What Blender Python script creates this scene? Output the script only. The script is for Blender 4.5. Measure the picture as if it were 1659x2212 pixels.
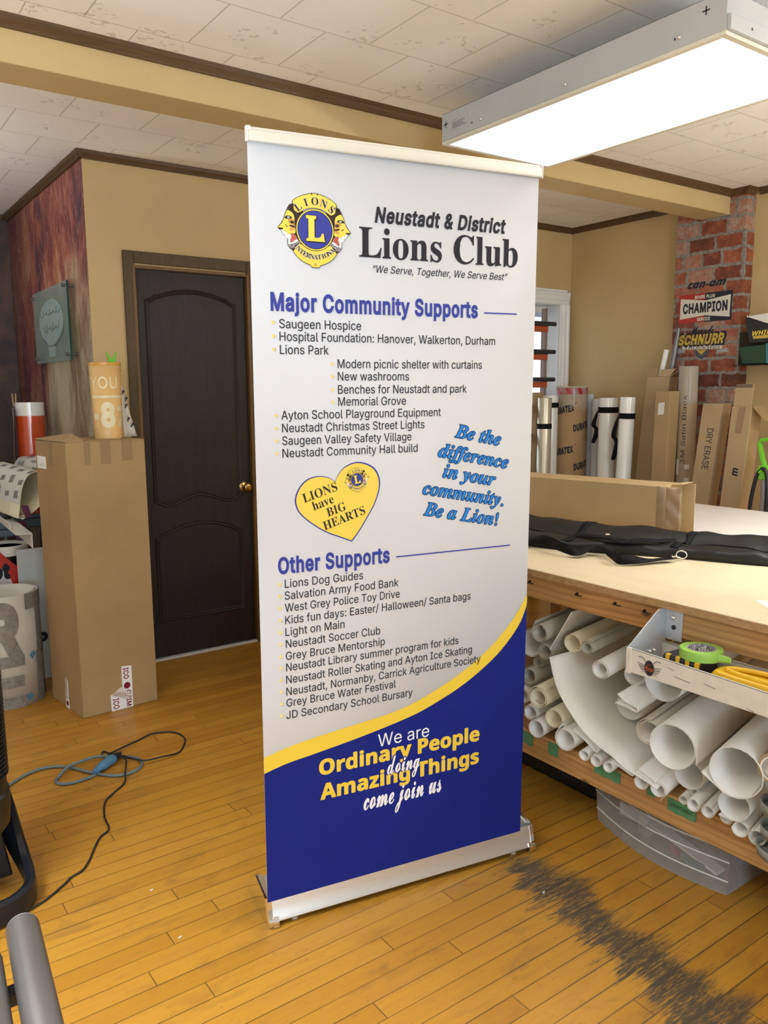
import bpy, bmesh, math, random
from mathutils import Vector, Matrix
from mathutils.geometry import delaunay_2d_cdt
random.seed(7)
PI = math.pi
sc = bpy.context.scene
for o in list(bpy.data.objects):
    bpy.data.objects.remove(o)
COL = sc.collection

# ------------------------------------------------------------------ camera
CAM_H, PITCH, ROLL, YAW = 1.4907, 0.14813, -0.00845, 0.61896
fw = Vector((math.sin(YAW)*math.cos(PITCH), math.cos(YAW)*math.cos(PITCH), -math.sin(PITCH)))
rt0 = Vector((math.cos(YAW), -math.sin(YAW), 0))
up0 = rt0.cross(fw)
rt = rt0*math.cos(ROLL) + up0*math.sin(ROLL)
up = up0*math.cos(ROLL) - rt0*math.sin(ROLL)
cd = bpy.data.cameras.new('camera')
cam = bpy.data.objects.new('camera', cd)
COL.objects.link(cam)
m = Matrix((rt, up, -fw)).transposed().to_4x4()
m.translation = (0, 0, CAM_H)
cam.matrix_world = m
cd.sensor_fit = 'VERTICAL'
cd.sensor_height = 36.0
cd.sensor_width = 27.0
cd.lens = 1738.84/2212*36.0
cd.clip_start = 0.05
sc.camera = cam

# ------------------------------------------------------------------ view, world and added lights
sc.view_settings.view_transform = 'Standard'
sc.view_settings.look = 'None'
sc.view_settings.gamma = 1
sc.view_settings.use_curve_mapping = False
sc.view_settings.exposure = 0.20
try:
    sc.cycles.max_bounces = 10
    sc.cycles.diffuse_bounces = 5
    sc.cycles.glossy_bounces = 4
    sc.cycles.transparent_max_bounces = 16
    sc.cycles.sample_clamp_indirect = 6
    sc.cycles.caustics_reflective = False
    sc.cycles.caustics_refractive = False
    sc.cycles.use_denoising = True
except Exception:
    pass
wd = bpy.data.worlds.new('sky')
sc.world = wd
wd.use_nodes = True
bg = wd.node_tree.nodes['Background']
bg.inputs[0].default_value = (0.86, 0.93, 1.0, 1)
bg.inputs[1].default_value = 1.7

def area(name, loc, direction, sx, sy, power, col):
    l = bpy.data.lights.new(name, 'AREA')
    l.shape = 'RECTANGLE'; l.size = sx; l.size_y = sy
    l.energy = power; l.color = col
    o = bpy.data.objects.new(name, l)
    o.location = loc
    o.rotation_euler = Vector(direction).to_track_quat('-Z', 'Y').to_euler()
    COL.objects.link(o)
    return o
WARM = (0.90, 0.96, 1.0)
FILL_BLUE = (0.63, 0.82, 1.0)
# area lamps added for assumed daylight from behind the camera and the left corner
area('assumed_front_daylight', (-1.0, -5.30, 1.50), (0.05, 1, 0.15), 3.0, 2.2, 210, FILL_BLUE)  # added lamp for assumed daylight, the front wall has no window
area('front_side_fill', (-2.50, -0.8, 1.50), (1, 0.35, 0.1), 3.0, 2.0, 32, FILL_BLUE)  # added fill from the left front, no window known there
area('side_fill', (-2.50, 2.7, 1.50), (1, 0.05, 0.1), 2.2, 1.8, 2, FILL_BLUE)  # weak fill added on the left, stands for no real window
area('assumed_corner_daylight', (-2.50, 5.2, 1.60), (1, -0.05, 0.25), 1.4, 1.6, 5, FILL_BLUE)  # added lamp, daylight assumed in the corner, no opening in the side wall
# unseen lamps added to fill the room: ceiling panels facing down, then uplights
for nm, x, y, pw in (('fill_lamp_side', -0.7, 1.3, 47), ('fill_lamp_front', 0.6, -0.7, 5), ('fill_lamp_table', 3.5, 0.6, 38)):
    area(nm, (x, y, 2.45), (0, 0, -1), 0.6, 1.2, pw, WARM).data.spread = math.radians(110)
area('up_fill_side', (-0.7, 1.5, 1.60), (0.25, 0.15, 1), 0.5, 0.5, 32, WARM)  # this and the next uplights are added to brighten the ceiling
area('up_fill_corner', (-0.5, 4.7, 1.70), (0.15, -0.1, 1), 0.4, 0.4, 18, WARM)
area('up_fill_right', (3.7, -0.3, 1.90), (0.0, 0.15, 1), 0.5, 0.5, 95, WARM)
area('up_fill_front', (0.2, -0.5, 1.90), (0.0, 0.25, 1), 0.5, 0.5, 12, WARM)

# ------------------------------------------------------------------ node helpers
def new_mat(name):
    mt = bpy.data.materials.new(name)
    mt.use_nodes = True
    nt = mt.node_tree
    return mt, nt, nt.nodes['Principled BSDF']
def nd(nt, typ, **kw):
    n = nt.nodes.new(typ)
    for k, v in kw.items():
        if k.startswith('i_'):
            key = k[2:]
            n.inputs[int(key) if key.isdigit() else key].default_value = v
        else:
            setattr(n, k, v)
    return n
def lk(nt, a, b):
    nt.links.new(a, b)
def mth(nt, op, a, b=None, c=None):
    n = nt.nodes.new('ShaderNodeMath'); n.operation = op
    for i, v in enumerate((a, b, c)):
        if v is None: continue
        if isinstance(v, (int, float)): n.inputs[i].default_value = v
        else: nt.links.new(v, n.inputs[i])
    return n.outputs[0]
def ramp(nt, fac, stops):
    r = nt.nodes.new('ShaderNodeValToRGB')
    el = r.color_ramp.elements
    while len(el) < len(stops): el.new(0.5)
    for e, (p, c) in zip(el, stops):
        e.position = p
        e.color = (c, c, c, 1) if isinstance(c, (int, float)) else (c[0], c[1], c[2], 1)
    nt.links.new(fac, r.inputs[0])
    return r.outputs[0]
def mixc(nt, fac, a, b, mode='MIX'):
    n = nt.nodes.new('ShaderNodeMix'); n.data_type = 'RGBA'; n.blend_type = mode
    for s, v in ((n.inputs[0], fac), (n.inputs[6], a), (n.inputs[7], b)):
        if isinstance(v, (int, float)): s.default_value = v
        elif isinstance(v, tuple): s.default_value = (v[0], v[1], v[2], 1)
        else: nt.links.new(v, s)
    return n.outputs[2]
def pos(nt):
    return nt.nodes.new('ShaderNodeNewGeometry').outputs['Position']
def objc(nt):
    return nt.nodes.new('ShaderNodeTexCoord').outputs['Object']
def mapn(nt, vec, scale=(1, 1, 1), rot=(0, 0, 0), loc=(0, 0, 0)):
    n = nt.nodes.new('ShaderNodeMapping')
    n.inputs['Scale'].default_value = scale; n.inputs['Rotation'].default_value = rot; n.inputs['Location'].default_value = loc
    nt.links.new(vec, n.inputs[0])
    return n.outputs[0]
def noise(nt, vec, scale, detail=4, rough=0.55, dist=0.0):
    n = nt.nodes.new('ShaderNodeTexNoise')
    n.inputs['Scale'].default_value = scale; n.inputs['Detail'].default_value = detail
    n.inputs['Roughness'].default_value = rough; n.inputs['Distortion'].default_value = dist
    nt.links.new(vec, n.inputs['Vector'])
    return n.outputs[0]
def bump(nt, b, h, strength=0.2, dist=0.002):
    n = nt.nodes.new('ShaderNodeBump')
    n.inputs['Strength'].default_value = strength; n.inputs['Distance'].default_value = dist
    nt.links.new(h, n.inputs['Height']); nt.links.new(n.outputs[0], b.inputs['Normal'])
def simple(name, col, rough=0.5, metal=0.0, var=0.06, nscale=9.0, bmp=0.0, bscale=300, coat=0.0, spec=0.5, stretch=(1, 1, 1), emit=None, es=0):
    mt, nt, b = new_mat(name)
    b.inputs['Roughness'].default_value = rough
    b.inputs['Metallic'].default_value = metal
    b.inputs['Specular IOR Level'].default_value = spec
    b.inputs['Coat Weight'].default_value = coat
    v = mapn(nt, objc(nt), stretch)
    f = noise(nt, v, nscale, 4)
    lo = tuple(c*(1-var) for c in col); hi = tuple(min(1, c*(1+var)) for c in col)
    lk(nt, ramp(nt, f, [(0.3, lo), (0.7, hi)]), b.inputs['Base Color'])
    if bmp:
        bump(nt, b, noise(nt, v, bscale, 3), bmp, 0.001)
    if emit:
        b.inputs['Emission Color'].default_value = (*emit, 1); b.inputs['Emission Strength'].default_value = es
    return mt

# ------------------------------------------------------------------ materials
def make_wall():
    mt, nt, b = new_mat('tan_wall_paint')
    p = pos(nt)
    f = noise(nt, p, 2.3, 5)
    c = ramp(nt, f, [(0.3, (0.47, 0.335, 0.150)), (0.7, (0.52, 0.375, 0.172))])
    s = noise(nt, p, 14, 3, 0.7)
    c = mixc(nt, ramp(nt, s, [(0.70, 0.0), (0.78, 0.25)]), c, (0.36, 0.26, 0.13))
    lk(nt, c, b.inputs['Base Color'])
    b.inputs['Roughness'].default_value = 0.6
    bump(nt, b, noise(nt, p, 160, 3), 0.15, 0.0008)
    return mt
def make_ceiling():
    mt, nt, b = new_mat('fibre_ceiling_tile')
    p = pos(nt)
    br = nt.nodes.new('ShaderNodeTexBrick')
    br.offset = 0.5; br.offset_frequency = 2
    br.inputs['Color1'].default_value = (0.86, 0.83, 0.78, 1); br.inputs['Color2'].default_value = (0.825, 0.795, 0.745, 1)
    br.inputs['Mortar'].default_value = (0.46, 0.42, 0.36, 1)
    br.inputs['Scale'].default_value = 1; br.inputs['Mortar Size'].default_value = 0.0023
    br.inputs['Mortar Smooth'].default_value = 0.3
    br.inputs['Brick Width'].default_value = 0.3495; br.inputs['Row Height'].default_value = 0.341
    lk(nt, mapn(nt, p, (1, 1, 1), (0, 0, 0), (-0.1470, -0.0950, 0)), br.inputs['Vector'])
    # bevel highlight painted as a white lip along the long tile edges
    sy = nt.nodes.new('ShaderNodeSeparateXYZ'); lk(nt, p, sy.inputs[0])
    fy = mth(nt, 'FRACT', mth(nt, 'DIVIDE', mth(nt, 'ADD', sy.outputs[1], -0.0950+0.006), 0.341))
    lip = mth(nt, 'LESS_THAN', fy, 0.013)
    c = mixc(nt, lip, br.outputs[0], (0.85, 0.81, 0.74))
    n1 = noise(nt, p, 5.5, 5, 0.6, 0.4)
    pe = ramp(nt, n1, [(0.575, 0.0), (0.60, 1.0)])
    n2 = noise(nt, p, 38, 3, 0.6)
    flake = mth(nt, 'MULTIPLY', pe, ramp(nt, n2, [(0.56, 0.0), (0.60, 1.0)]))
    c = mixc(nt, mth(nt, 'MULTIPLY', flake, 0.5), c, (0.50, 0.43, 0.34))
    dirt = noise(nt, p, 1.3, 4)
    c = mixc(nt, ramp(nt, dirt, [(0.35, 0.0), (0.75, 0.30)]), c, (0.72, 0.68, 0.62))
    lk(nt, c, b.inputs['Base Color'])
    b.inputs['Roughness'].default_value = 0.85
    h = mth(nt, 'ADD', mth(nt, 'MULTIPLY', noise(nt, p, 150, 3), 0.25), mth(nt, 'MULTIPLY', flake, 0.9))
    h = mth(nt, 'SUBTRACT', h, br.outputs['Fac'])
    bump(nt, b, h, 0.5, 0.004)
    return mt
def make_floor():
    mt, nt, b = new_mat('oak_strip_floor')
    p = pos(nt)
    s = nt.nodes.new('ShaderNodeSeparateXYZ'); lk(nt, p, s.inputs[0])
    x, y = s.outputs[0], s.outputs[1]
    BW = 0.0618
    ry = mth(nt, 'DIVIDE', mth(nt, 'ADD', y, -2.280+40*0.0618), BW)
    row = mth(nt, 'FLOOR', ry); fy = mth(nt, 'FRACT', ry)
    wn = nt.nodes.new('ShaderNodeTexWhiteNoise'); wn.noise_dimensions = '1D'; lk(nt, row, wn.inputs['W'])
    xs = mth(nt, 'DIVIDE', mth(nt, 'ADD', x, mth(nt, 'MULTIPLY', wn.outputs[0], 7.3)), 1.55)
    idx = mth(nt, 'FLOOR', xs); fx = mth(nt, 'FRACT', xs)
    cmb = nt.nodes.new('ShaderNodeCombineXYZ'); lk(nt, row, cmb.inputs[0]); lk(nt, idx, cmb.inputs[1])
    w2 = nt.nodes.new('ShaderNodeTexWhiteNoise'); w2.noise_dimensions = '2D'; lk(nt, cmb.outputs[0], w2.inputs['Vector'])
    cr = ramp(nt, w2.outputs[0], [(0.0, (0.385, 0.176, 0.015)), (0.4, (0.43, 0.205, 0.020)), (0.75, (0.48, 0.238, 0.027)), (1.0, (0.405, 0.186, 0.017))])
    # grain runs along the boards, shifted board by board
    off = nt.nodes.new('ShaderNodeVectorMath'); off.operation = 'MULTIPLY_ADD'
    lk(nt, cmb.outputs[0], off.inputs[0]); off.inputs[1].default_value = (3.7, 5.1, 0); lk(nt, p, off.inputs[2])
    g = noise(nt, mapn(nt, off.outputs[0], (2.2, 34, 1)), 2.0, 6, 0.6, 0.6)
    c = mixc(nt, ramp(nt, g, [(0.42, 0.0), (0.70, 0.42)]), cr, (0.33, 0.155, 0.035))
    sp = noise(nt, mapn(nt, p, (18, 60, 1)), 2.2, 3, 0.6)
    c = mixc(nt, ramp(nt, sp, [(0.62, 0.0), (0.72, 0.55)]), c, (0.17, 0.08, 0.022))
    blot = noise(nt, mapn(nt, p, (3.2, 7.5, 1)), 1.6, 4, 0.6, 0.5)
    c = mixc(nt, ramp(nt, blot, [(0.55, 0.0), (0.72, 0.50)]), c, (0.21, 0.10, 0.026))
    # worn grey track beside the banner and a fainter one across by the cords
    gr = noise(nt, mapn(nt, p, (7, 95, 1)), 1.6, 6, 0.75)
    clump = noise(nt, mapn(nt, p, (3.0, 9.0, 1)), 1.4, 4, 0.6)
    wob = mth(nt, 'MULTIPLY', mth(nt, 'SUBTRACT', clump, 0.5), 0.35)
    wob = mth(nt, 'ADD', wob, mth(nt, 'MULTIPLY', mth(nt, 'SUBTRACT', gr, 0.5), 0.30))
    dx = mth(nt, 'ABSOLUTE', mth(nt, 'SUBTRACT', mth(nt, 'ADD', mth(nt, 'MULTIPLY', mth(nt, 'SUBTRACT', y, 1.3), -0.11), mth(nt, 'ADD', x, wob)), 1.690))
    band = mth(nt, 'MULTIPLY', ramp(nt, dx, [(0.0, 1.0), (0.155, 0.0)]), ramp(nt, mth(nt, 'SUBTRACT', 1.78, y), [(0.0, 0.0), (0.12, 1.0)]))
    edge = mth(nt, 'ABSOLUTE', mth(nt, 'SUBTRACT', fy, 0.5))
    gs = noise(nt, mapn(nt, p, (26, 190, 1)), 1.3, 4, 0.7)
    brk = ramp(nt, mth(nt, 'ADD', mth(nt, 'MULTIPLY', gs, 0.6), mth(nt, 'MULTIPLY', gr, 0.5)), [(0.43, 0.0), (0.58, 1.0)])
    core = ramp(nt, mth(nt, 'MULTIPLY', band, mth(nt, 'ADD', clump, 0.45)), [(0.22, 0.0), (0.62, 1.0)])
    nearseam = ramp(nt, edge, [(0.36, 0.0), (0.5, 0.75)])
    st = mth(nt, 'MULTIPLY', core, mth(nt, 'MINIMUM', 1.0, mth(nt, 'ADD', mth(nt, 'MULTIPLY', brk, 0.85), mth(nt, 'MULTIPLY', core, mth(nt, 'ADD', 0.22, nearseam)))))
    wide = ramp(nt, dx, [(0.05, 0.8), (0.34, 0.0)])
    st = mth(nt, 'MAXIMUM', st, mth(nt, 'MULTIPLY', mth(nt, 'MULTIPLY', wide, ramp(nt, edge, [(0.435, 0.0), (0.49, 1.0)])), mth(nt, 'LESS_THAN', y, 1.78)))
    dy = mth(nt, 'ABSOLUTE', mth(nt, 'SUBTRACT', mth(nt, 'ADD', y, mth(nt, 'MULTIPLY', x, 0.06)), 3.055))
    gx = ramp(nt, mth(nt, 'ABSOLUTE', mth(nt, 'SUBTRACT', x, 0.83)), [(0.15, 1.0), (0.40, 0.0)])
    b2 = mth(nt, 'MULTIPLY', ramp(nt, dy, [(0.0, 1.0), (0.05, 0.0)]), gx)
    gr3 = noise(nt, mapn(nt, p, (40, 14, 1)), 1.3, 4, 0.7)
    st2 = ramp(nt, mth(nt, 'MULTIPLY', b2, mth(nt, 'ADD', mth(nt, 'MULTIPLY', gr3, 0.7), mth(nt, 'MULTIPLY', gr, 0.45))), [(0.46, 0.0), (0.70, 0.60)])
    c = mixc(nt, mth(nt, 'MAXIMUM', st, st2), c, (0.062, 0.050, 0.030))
    # seams
    e = mth(nt, 'MINIMUM', fy, mth(nt, 'SUBTRACT', 1.0, fy))
    sw = mth(nt, 'MULTIPLY_ADD', noise(nt, mapn(nt, p, (1.2, 9, 1)), 1.0, 2), 0.050, -0.004)
    seam = mth(nt, 'LESS_THAN', e, sw)
    e2 = mth(nt, 'MINIMUM', fx, mth(nt, 'SUBTRACT', 1.0, fx))
    seam2 = mth(nt, 'LESS_THAN', e2, 0.0009)
    sm = mth(nt, 'MAXIMUM', seam, seam2)
    c = mixc(nt, mth(nt, 'MULTIPLY', sm, 0.82), c, (0.075, 0.038, 0.012))
    lk(nt, c, b.inputs['Base Color'])
    rr = mth(nt, 'ADD', 0.30, mth(nt, 'MULTIPLY', noise(nt, p, 7, 4), 0.16))
    lk(nt, mth(nt, 'ADD', rr, mth(nt, 'MULTIPLY', mth(nt, 'MAXIMUM', st, st2), 0.3)), b.inputs['Roughness'])
    h = mth(nt, 'SUBTRACT', mth(nt, 'MULTIPLY', g, 0.25), sm)
    bump(nt, b, h, 0.25, 0.0012)
    return mt
def make_mural():
    mt, nt, b = new_mat('rust_mural_wallpaper')
    p = pos(nt)
    s = nt.nodes.new('ShaderNodeSeparateXYZ'); lk(nt, p, s.inputs[0])
    y, z = s.outputs[1], s.outputs[2]
    big = noise(nt, mapn(nt, p, (1, 1.5, 0.6)), 1.7, 5, 0.6, 0.5)
    mid = noise(nt, mapn(nt, p, (1, 5.0, 1.7)), 1.9, 7, 0.72, 1.0)
    fin = noise(nt, mapn(nt, p, (1, 30, 9)), 2.0, 5, 0.7, 1.0)
    fi2 = noise(nt, mapn(nt, p, (1, 26, 4.2), (0, 0, 0), (3, 5, 1)), 2.0, 5, 0.7, 1.4)
    v = mth(nt, 'ADD', mth(nt, 'MULTIPLY', big, 0.50), mth(nt, 'ADD', mth(nt, 'MULTIPLY', mid, 0.38), mth(nt, 'MULTIPLY', fi2, 0.12)))
    v = mth(nt, 'ADD', 0.5, mth(nt, 'MULTIPLY', mth(nt, 'SUBTRACT', v, 0.5), 1.9))
    red = ramp(nt, v, [(0.30, (0.045, 0.022, 0.032)), (0.42, (0.17, 0.040, 0.038)), (0.52, (0.30, 0.085, 0.055)), (0.62, (0.42, 0.19, 0.085)), (0.76, (0.50, 0.34, 0.27))])
    olive = ramp(nt, v, [(0.36, (0.20, 0.13, 0.075)), (0.5, (0.36, 0.30, 0.19)), (0.66, (0.50, 0.44, 0.31))])
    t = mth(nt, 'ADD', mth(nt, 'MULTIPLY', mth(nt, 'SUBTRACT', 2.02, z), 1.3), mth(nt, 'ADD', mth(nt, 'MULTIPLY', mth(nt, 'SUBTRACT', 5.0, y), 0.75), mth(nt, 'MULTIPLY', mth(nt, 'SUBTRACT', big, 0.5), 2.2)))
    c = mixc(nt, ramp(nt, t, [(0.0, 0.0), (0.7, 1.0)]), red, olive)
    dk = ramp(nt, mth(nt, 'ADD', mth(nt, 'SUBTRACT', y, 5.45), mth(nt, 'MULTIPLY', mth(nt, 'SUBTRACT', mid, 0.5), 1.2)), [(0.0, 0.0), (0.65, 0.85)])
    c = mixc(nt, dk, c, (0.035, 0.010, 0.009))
    c = mixc(nt, ramp(nt, fin, [(0.55, 0.0), (0.68, 0.50)]), c, (0.54, 0.41, 0.33))
    c = mixc(nt, ramp(nt, fin, [(0.32, 0.40), (0.44, 0.0)]), c, (0.085, 0.03, 0.03))
    lk(nt, c, b.inputs['Base Color'])
    b.inputs['Roughness'].default_value = 0.55
    return mt
def make_dark_mural():
    mt, nt, b = new_mat('dark_mural_wallpaper')
    p = pos(nt)
    v = noise(nt, mapn(nt, p, (1.6, 1, 1)), 2.2, 8, 0.7, 0.9)
    c = ramp(nt, v, [(0.30, (0.018, 0.014, 0.020)), (0.5, (0.055, 0.030, 0.030)), (0.62, (0.10, 0.045, 0.030)), (0.75, (0.16, 0.085, 0.055))])
    lk(nt, c, b.inputs['Base Color'])
    b.inputs['Roughness'].default_value = 0.55
    return mt
def make_brick():
    mt, nt, b = new_mat('brick_print_wallpaper')
    p = pos(nt)
    s = nt.nodes.new('ShaderNodeSeparateXYZ'); lk(nt, p, s.inputs[0])
    cb = nt.nodes.new('ShaderNodeCombineXYZ')
    lk(nt, mth(nt, 'ADD', s.outputs[1], s.outputs[0]), cb.inputs[0]); lk(nt, s.outputs[2], cb.inputs[1])
    w = nt.nodes.new('ShaderNodeTexNoise'); w.inputs['Scale'].default_value = 22; w.inputs['Detail'].default_value = 5
    lk(nt, cb.outputs[0], w.inputs['Vector'])
    wv = nt.nodes.new('ShaderNodeVectorMath'); wv.operation = 'MULTIPLY_ADD'
    lk(nt, w.outputs['Color'], wv.inputs[0]); wv.inputs[1].default_value = (0.034, 0.030, 0); lk(nt, cb.outputs[0], wv.inputs[2])
    br = nt.nodes.new('ShaderNodeTexBrick')
    br.offset = 0.42; br.offset_frequency = 2; br.squash = 0.72; br.squash_frequency = 3
    br.inputs['Color1'].default_value = (0.0, 0.0, 0.0, 1); br.inputs['Color2'].default_value = (1, 1, 1, 1)
    br.inputs['Mortar'].default_value = (0.5, 0.5, 0.5, 1)
    br.inputs['Scale'].default_value = 1; br.inputs['Mortar Size'].default_value = 0.0105; br.inputs['Mortar Smooth'].default_value = 0.25
    br.inputs['Brick Width'].default_value = 0.190; br.inputs['Row Height'].default_value = 0.0945
    lk(nt, wv.outputs[0], br.inputs['Vector'])
    bt = nt.nodes.new('ShaderNodeSeparateColor'); lk(nt, br.outputs[0], bt.inputs[0])
    n = noise(nt, cb.outputs[0], 17, 6, 0.7)
    tone = mth(nt, 'ADD', mth(nt, 'MULTIPLY', bt.outputs[0], 0.62), mth(nt, 'MULTIPLY', mth(nt, 'SUBTRACT', n, 0.25), 0.95))
    c = ramp(nt, tone, [(0.18, (0.085, 0.024, 0.014)), (0.38, (0.20, 0.045, 0.020)), (0.55, (0.30, 0.085, 0.038)), (0.72, (0.34, 0.15, 0.090)), (0.90, (0.36, 0.26, 0.20))])
    fine = noise(nt, cb.outputs[0], 60, 4, 0.7)
    c = mixc(nt, ramp(nt, fine, [(0.35, 0.55), (0.5, 0.0)]), c, (0.10, 0.035, 0.02))
    c = mixc(nt, ramp(nt, fine, [(0.62, 0.0), (0.72, 0.5)]), c, (0.48, 0.38, 0.30))
    mo = ramp(nt, noise(nt, cb.outputs[0], 45, 4), [(0.3, (0.12, 0.10, 0.085)), (0.7, (0.30, 0.27, 0.23))])
    c = mixc(nt, br.outputs['Fac'], c, mo)
    lk(nt, c, b.inputs['Base Color'])
    b.inputs['Roughness'].default_value = 0.5
    return mt
def make_card(name, col=(0.36, 0.243, 0.116), var=0.10):
    mt, nt, b = new_mat(name)
    p = objc(nt)
    f = noise(nt, p, 3.0, 5)
    lo = tuple(c*(1-var) for c in col); hi = tuple(c*(1+var) for c in col)
    c = ramp(nt, f, [(0.3, lo), (0.7, hi)])
    fi = noise(nt, mapn(nt, p, (60, 60, 14)), 4, 3)
    c = mixc(nt, ramp(nt, fi, [(0.5, 0.0), (0.75, 0.22)]), c, tuple(c_*0.72 for c_ in col))
    lk(nt, c, b.inputs['Base Color'])
    b.inputs['Roughness'].default_value = 0.75
    b.inputs['Specular IOR Level'].default_value = 0.25
    bump(nt, b, noise(nt, mapn(nt, p, (1, 1, 0.2)), 120, 3), 0.12, 0.0008)
    return mt
def make_wood(name, lo, hi, axis=1, scale=1.0, rough=0.55, knots=True, coat=0.0):
    mt, nt, b = new_mat(name)
    p = objc(nt)
    st = [22, 22, 22]; st[axis] = 1.4
    g = noise(nt, mapn(nt, p, tuple(v*scale for v in st)), 1.2, 6, 0.6, 1.1)
    c = ramp(nt, g, [(0.32, lo), (0.68, hi)])
    ring = nt.nodes.new('ShaderNodeTexWave'); ring.wave_type = 'BANDS'; ring.bands_direction = 'Z'
    ring.inputs['Scale'].default_value = 14*scale; ring.inputs['Distortion'].default_value = 9; ring.inputs['Detail'].default_value = 2; ring.inputs['Detail Scale'].default_value = 0.5
    st2 = [1, 1, 1]; st2[axis] = 0.16
    lk(nt, mapn(nt, p, tuple(st2)), ring.inputs['Vector'])
    c = mixc(nt, ramp(nt, ring.outputs[0], [(0.55, 0.0), (0.95, 0.35 if knots else 0.12)]), c, tuple(v*0.55 for v in lo))
    if knots:
        vo = nt.nodes.new('ShaderNodeTexVoronoi'); vo.inputs['Scale'].default_value = 3.2
        st3 = [3, 3, 3]; st3[axis] = 1.0
        lk(nt, mapn(nt, p, tuple(st3)), vo.inputs['Vector'])
        c = mixc(nt, ramp(nt, vo.outputs['Distance'], [(0.04, 0.85), (0.09, 0.0)]), c, (0.09, 0.035, 0.012))
    lk(nt, c, b.inputs['Base Color'])
    b.inputs['Roughness'].default_value = rough
    b.inputs['Coat Weight'].default_value = coat
    b.inputs['Specular IOR Level'].default_value = 0.3
    bump(nt, b, g, 0.12, 0.0006)
    return mt
def make_top(name, col, stain, gl):
    mt, nt, b = new_mat(name)
    p = objc(nt)
    f = noise(nt, p, 2.2, 6, 0.6)
    c = ramp(nt, f, [(0.3, tuple(v*0.92 for v in col)), (0.7, tuple(v*1.06 for v in col))])
    s = noise(nt, mapn(nt, p, (5, 1.2, 1)), 3, 6, 0.7, 0.6)
    c = mixc(nt, ramp(nt, s, [(0.52, 0.0), (0.72, 0.5)]), c, stain)
    sc_ = noise(nt, mapn(nt, p, (3, 40, 1), (0, 0, 0.5)), 4, 2)
    c = mixc(nt, ramp(nt, sc_, [(0.72, 0.0), (0.76, 0.35)]), c, tuple(v*0.6 for v in stain))
    lk(nt, c, b.inputs['Base Color'])
    lk(nt, mth(nt, 'ADD', gl, mth(nt, 'MULTIPLY', f, 0.12)), b.inputs['Roughness'])
    b.inputs['Coat Weight'].default_value = 0.25
    b.inputs['Coat Roughness'].default_value = gl
    return mt
def make_clear(name, tint, alpha, rough):
    mt, nt, b = new_mat(name)
    b.inputs['Base Color'].default_value = (*tint, 1)
    b.inputs['Roughness'].default_value = rough
    n = noise(nt, objc(nt), 12, 3)
    tr = nt.nodes.new('ShaderNodeBsdfTransparent'); tr.inputs[0].default_value = (*[min(1, 0.6+0.4*t) for t in tint], 1)
    mx = nt.nodes.new('ShaderNodeMixShader')
    lw = nt.nodes.new('ShaderNodeLayerWeight'); lw.inputs[0].default_value = 0.25
    fac = mth(nt, 'ADD', alpha, mth(nt, 'ADD', mth(nt, 'MULTIPLY', lw.outputs['Facing'], 0.35), mth(nt, 'MULTIPLY', mth(nt, 'SUBTRACT', n, 0.5), 0.15)))
    fac = mth(nt, 'MINIMUM', fac, 1.0)
    out = nt.nodes['Material Output']
    lk(nt, fac, mx.inputs[0]); lk(nt, tr.outputs[0], mx.inputs[1]); lk(nt, b.outputs[0], mx.inputs[2])
    lk(nt, mx.outputs[0], out.inputs[0])
    return mt

M = {}
M['wall'] = make_wall(); M['ceiling'] = make_ceiling(); M['floor'] = make_floor()
M['mural'] = make_mural(); M['darkmural'] = make_dark_mural(); M['brick'] = make_brick()
M['card'] = make_card('corrugated_cardboard'); M['card2'] = make_card('pale_cardboard', (0.405, 0.285, 0.152)); M['kraft'] = make_card('kraft_tube_paper', (0.335, 0.250, 0.155), 0.08)
M['carddk'] = make_card('shaded_cardboard', (0.16, 0.10, 0.055))  # darker card colour for the shade inside a carton
M['pine'] = make_wood('pine_board', (0.34, 0.175, 0.058), (0.53, 0.30, 0.112), 1, 1.0)
M['trim'] = make_wood('brown_stained_trim', (0.070, 0.036, 0.013), (0.108, 0.058, 0.022), 0, 2.0, 0.45, False)
M['trimz'] = make_wood('brown_stained_casing', (0.064, 0.039, 0.014), (0.094, 0.058, 0.022), 2, 2.0, 0.45, False)
M['jamb'] = make_wood('golden_wood_jamb', (0.105, 0.056, 0.017), (0.185, 0.10, 0.030), 2, 2.0, 0.4, False)
M['door'] = make_wood('dark_walnut_door', (0.020, 0.0145, 0.0135), (0.033, 0.024, 0.022), 2, 2.5, 0.50, False)
M['mdf'] = make_top('worn_tan_worktop', (0.70, 0.575, 0.375), (0.58, 0.45, 0.25), 0.33)
M['mdfedge'] = simple('worn_board_edge', (0.36, 0.215, 0.09), 0.7, var=0.25, nscale=40, stretch=(1, 1, 4))
M['whitetop'] = make_top('pale_worktop', (0.66, 0.60, 0.545), (0.55, 0.49, 0.43), 0.30)  # paler top colour for the rear work surface
M['white'] = simple('white_paint', (0.74, 0.73, 0.69), 0.45, var=0.03)
M['jambwhite'] = simple('pale_grey_jamb_paint', (0.60, 0.61, 0.62), 0.5, var=0.02)
M['vinyl'] = simple('white_vinyl_sheet', (0.70, 0.675, 0.61), 0.42, var=0.03, nscale=4)
M['vinylb'] = simple('backing_paper', (0.66, 0.635, 0.57), 0.5, var=0.03, nscale=4)
M['cream'] = simple('cream_backing_paper', (0.74, 0.66, 0.46), 0.5, var=0.04, nscale=5)
M['clearroll'] = make_clear('frosted_film', (0.66, 0.62, 0.50), 0.55, 0.3)
M['film'] = simple('white_film_roll', (0.78, 0.75, 0.68), 0.22, var=0.02, coat=0.5)
M['champagne'] = simple('champagne_film_roll', (0.56, 0.51, 0.40), 0.28, metal=0.45, var=0.03, coat=0.4)
M['black'] = simple('matt_black', (0.012, 0.012, 0.013), 0.5, var=0.2)
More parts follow.
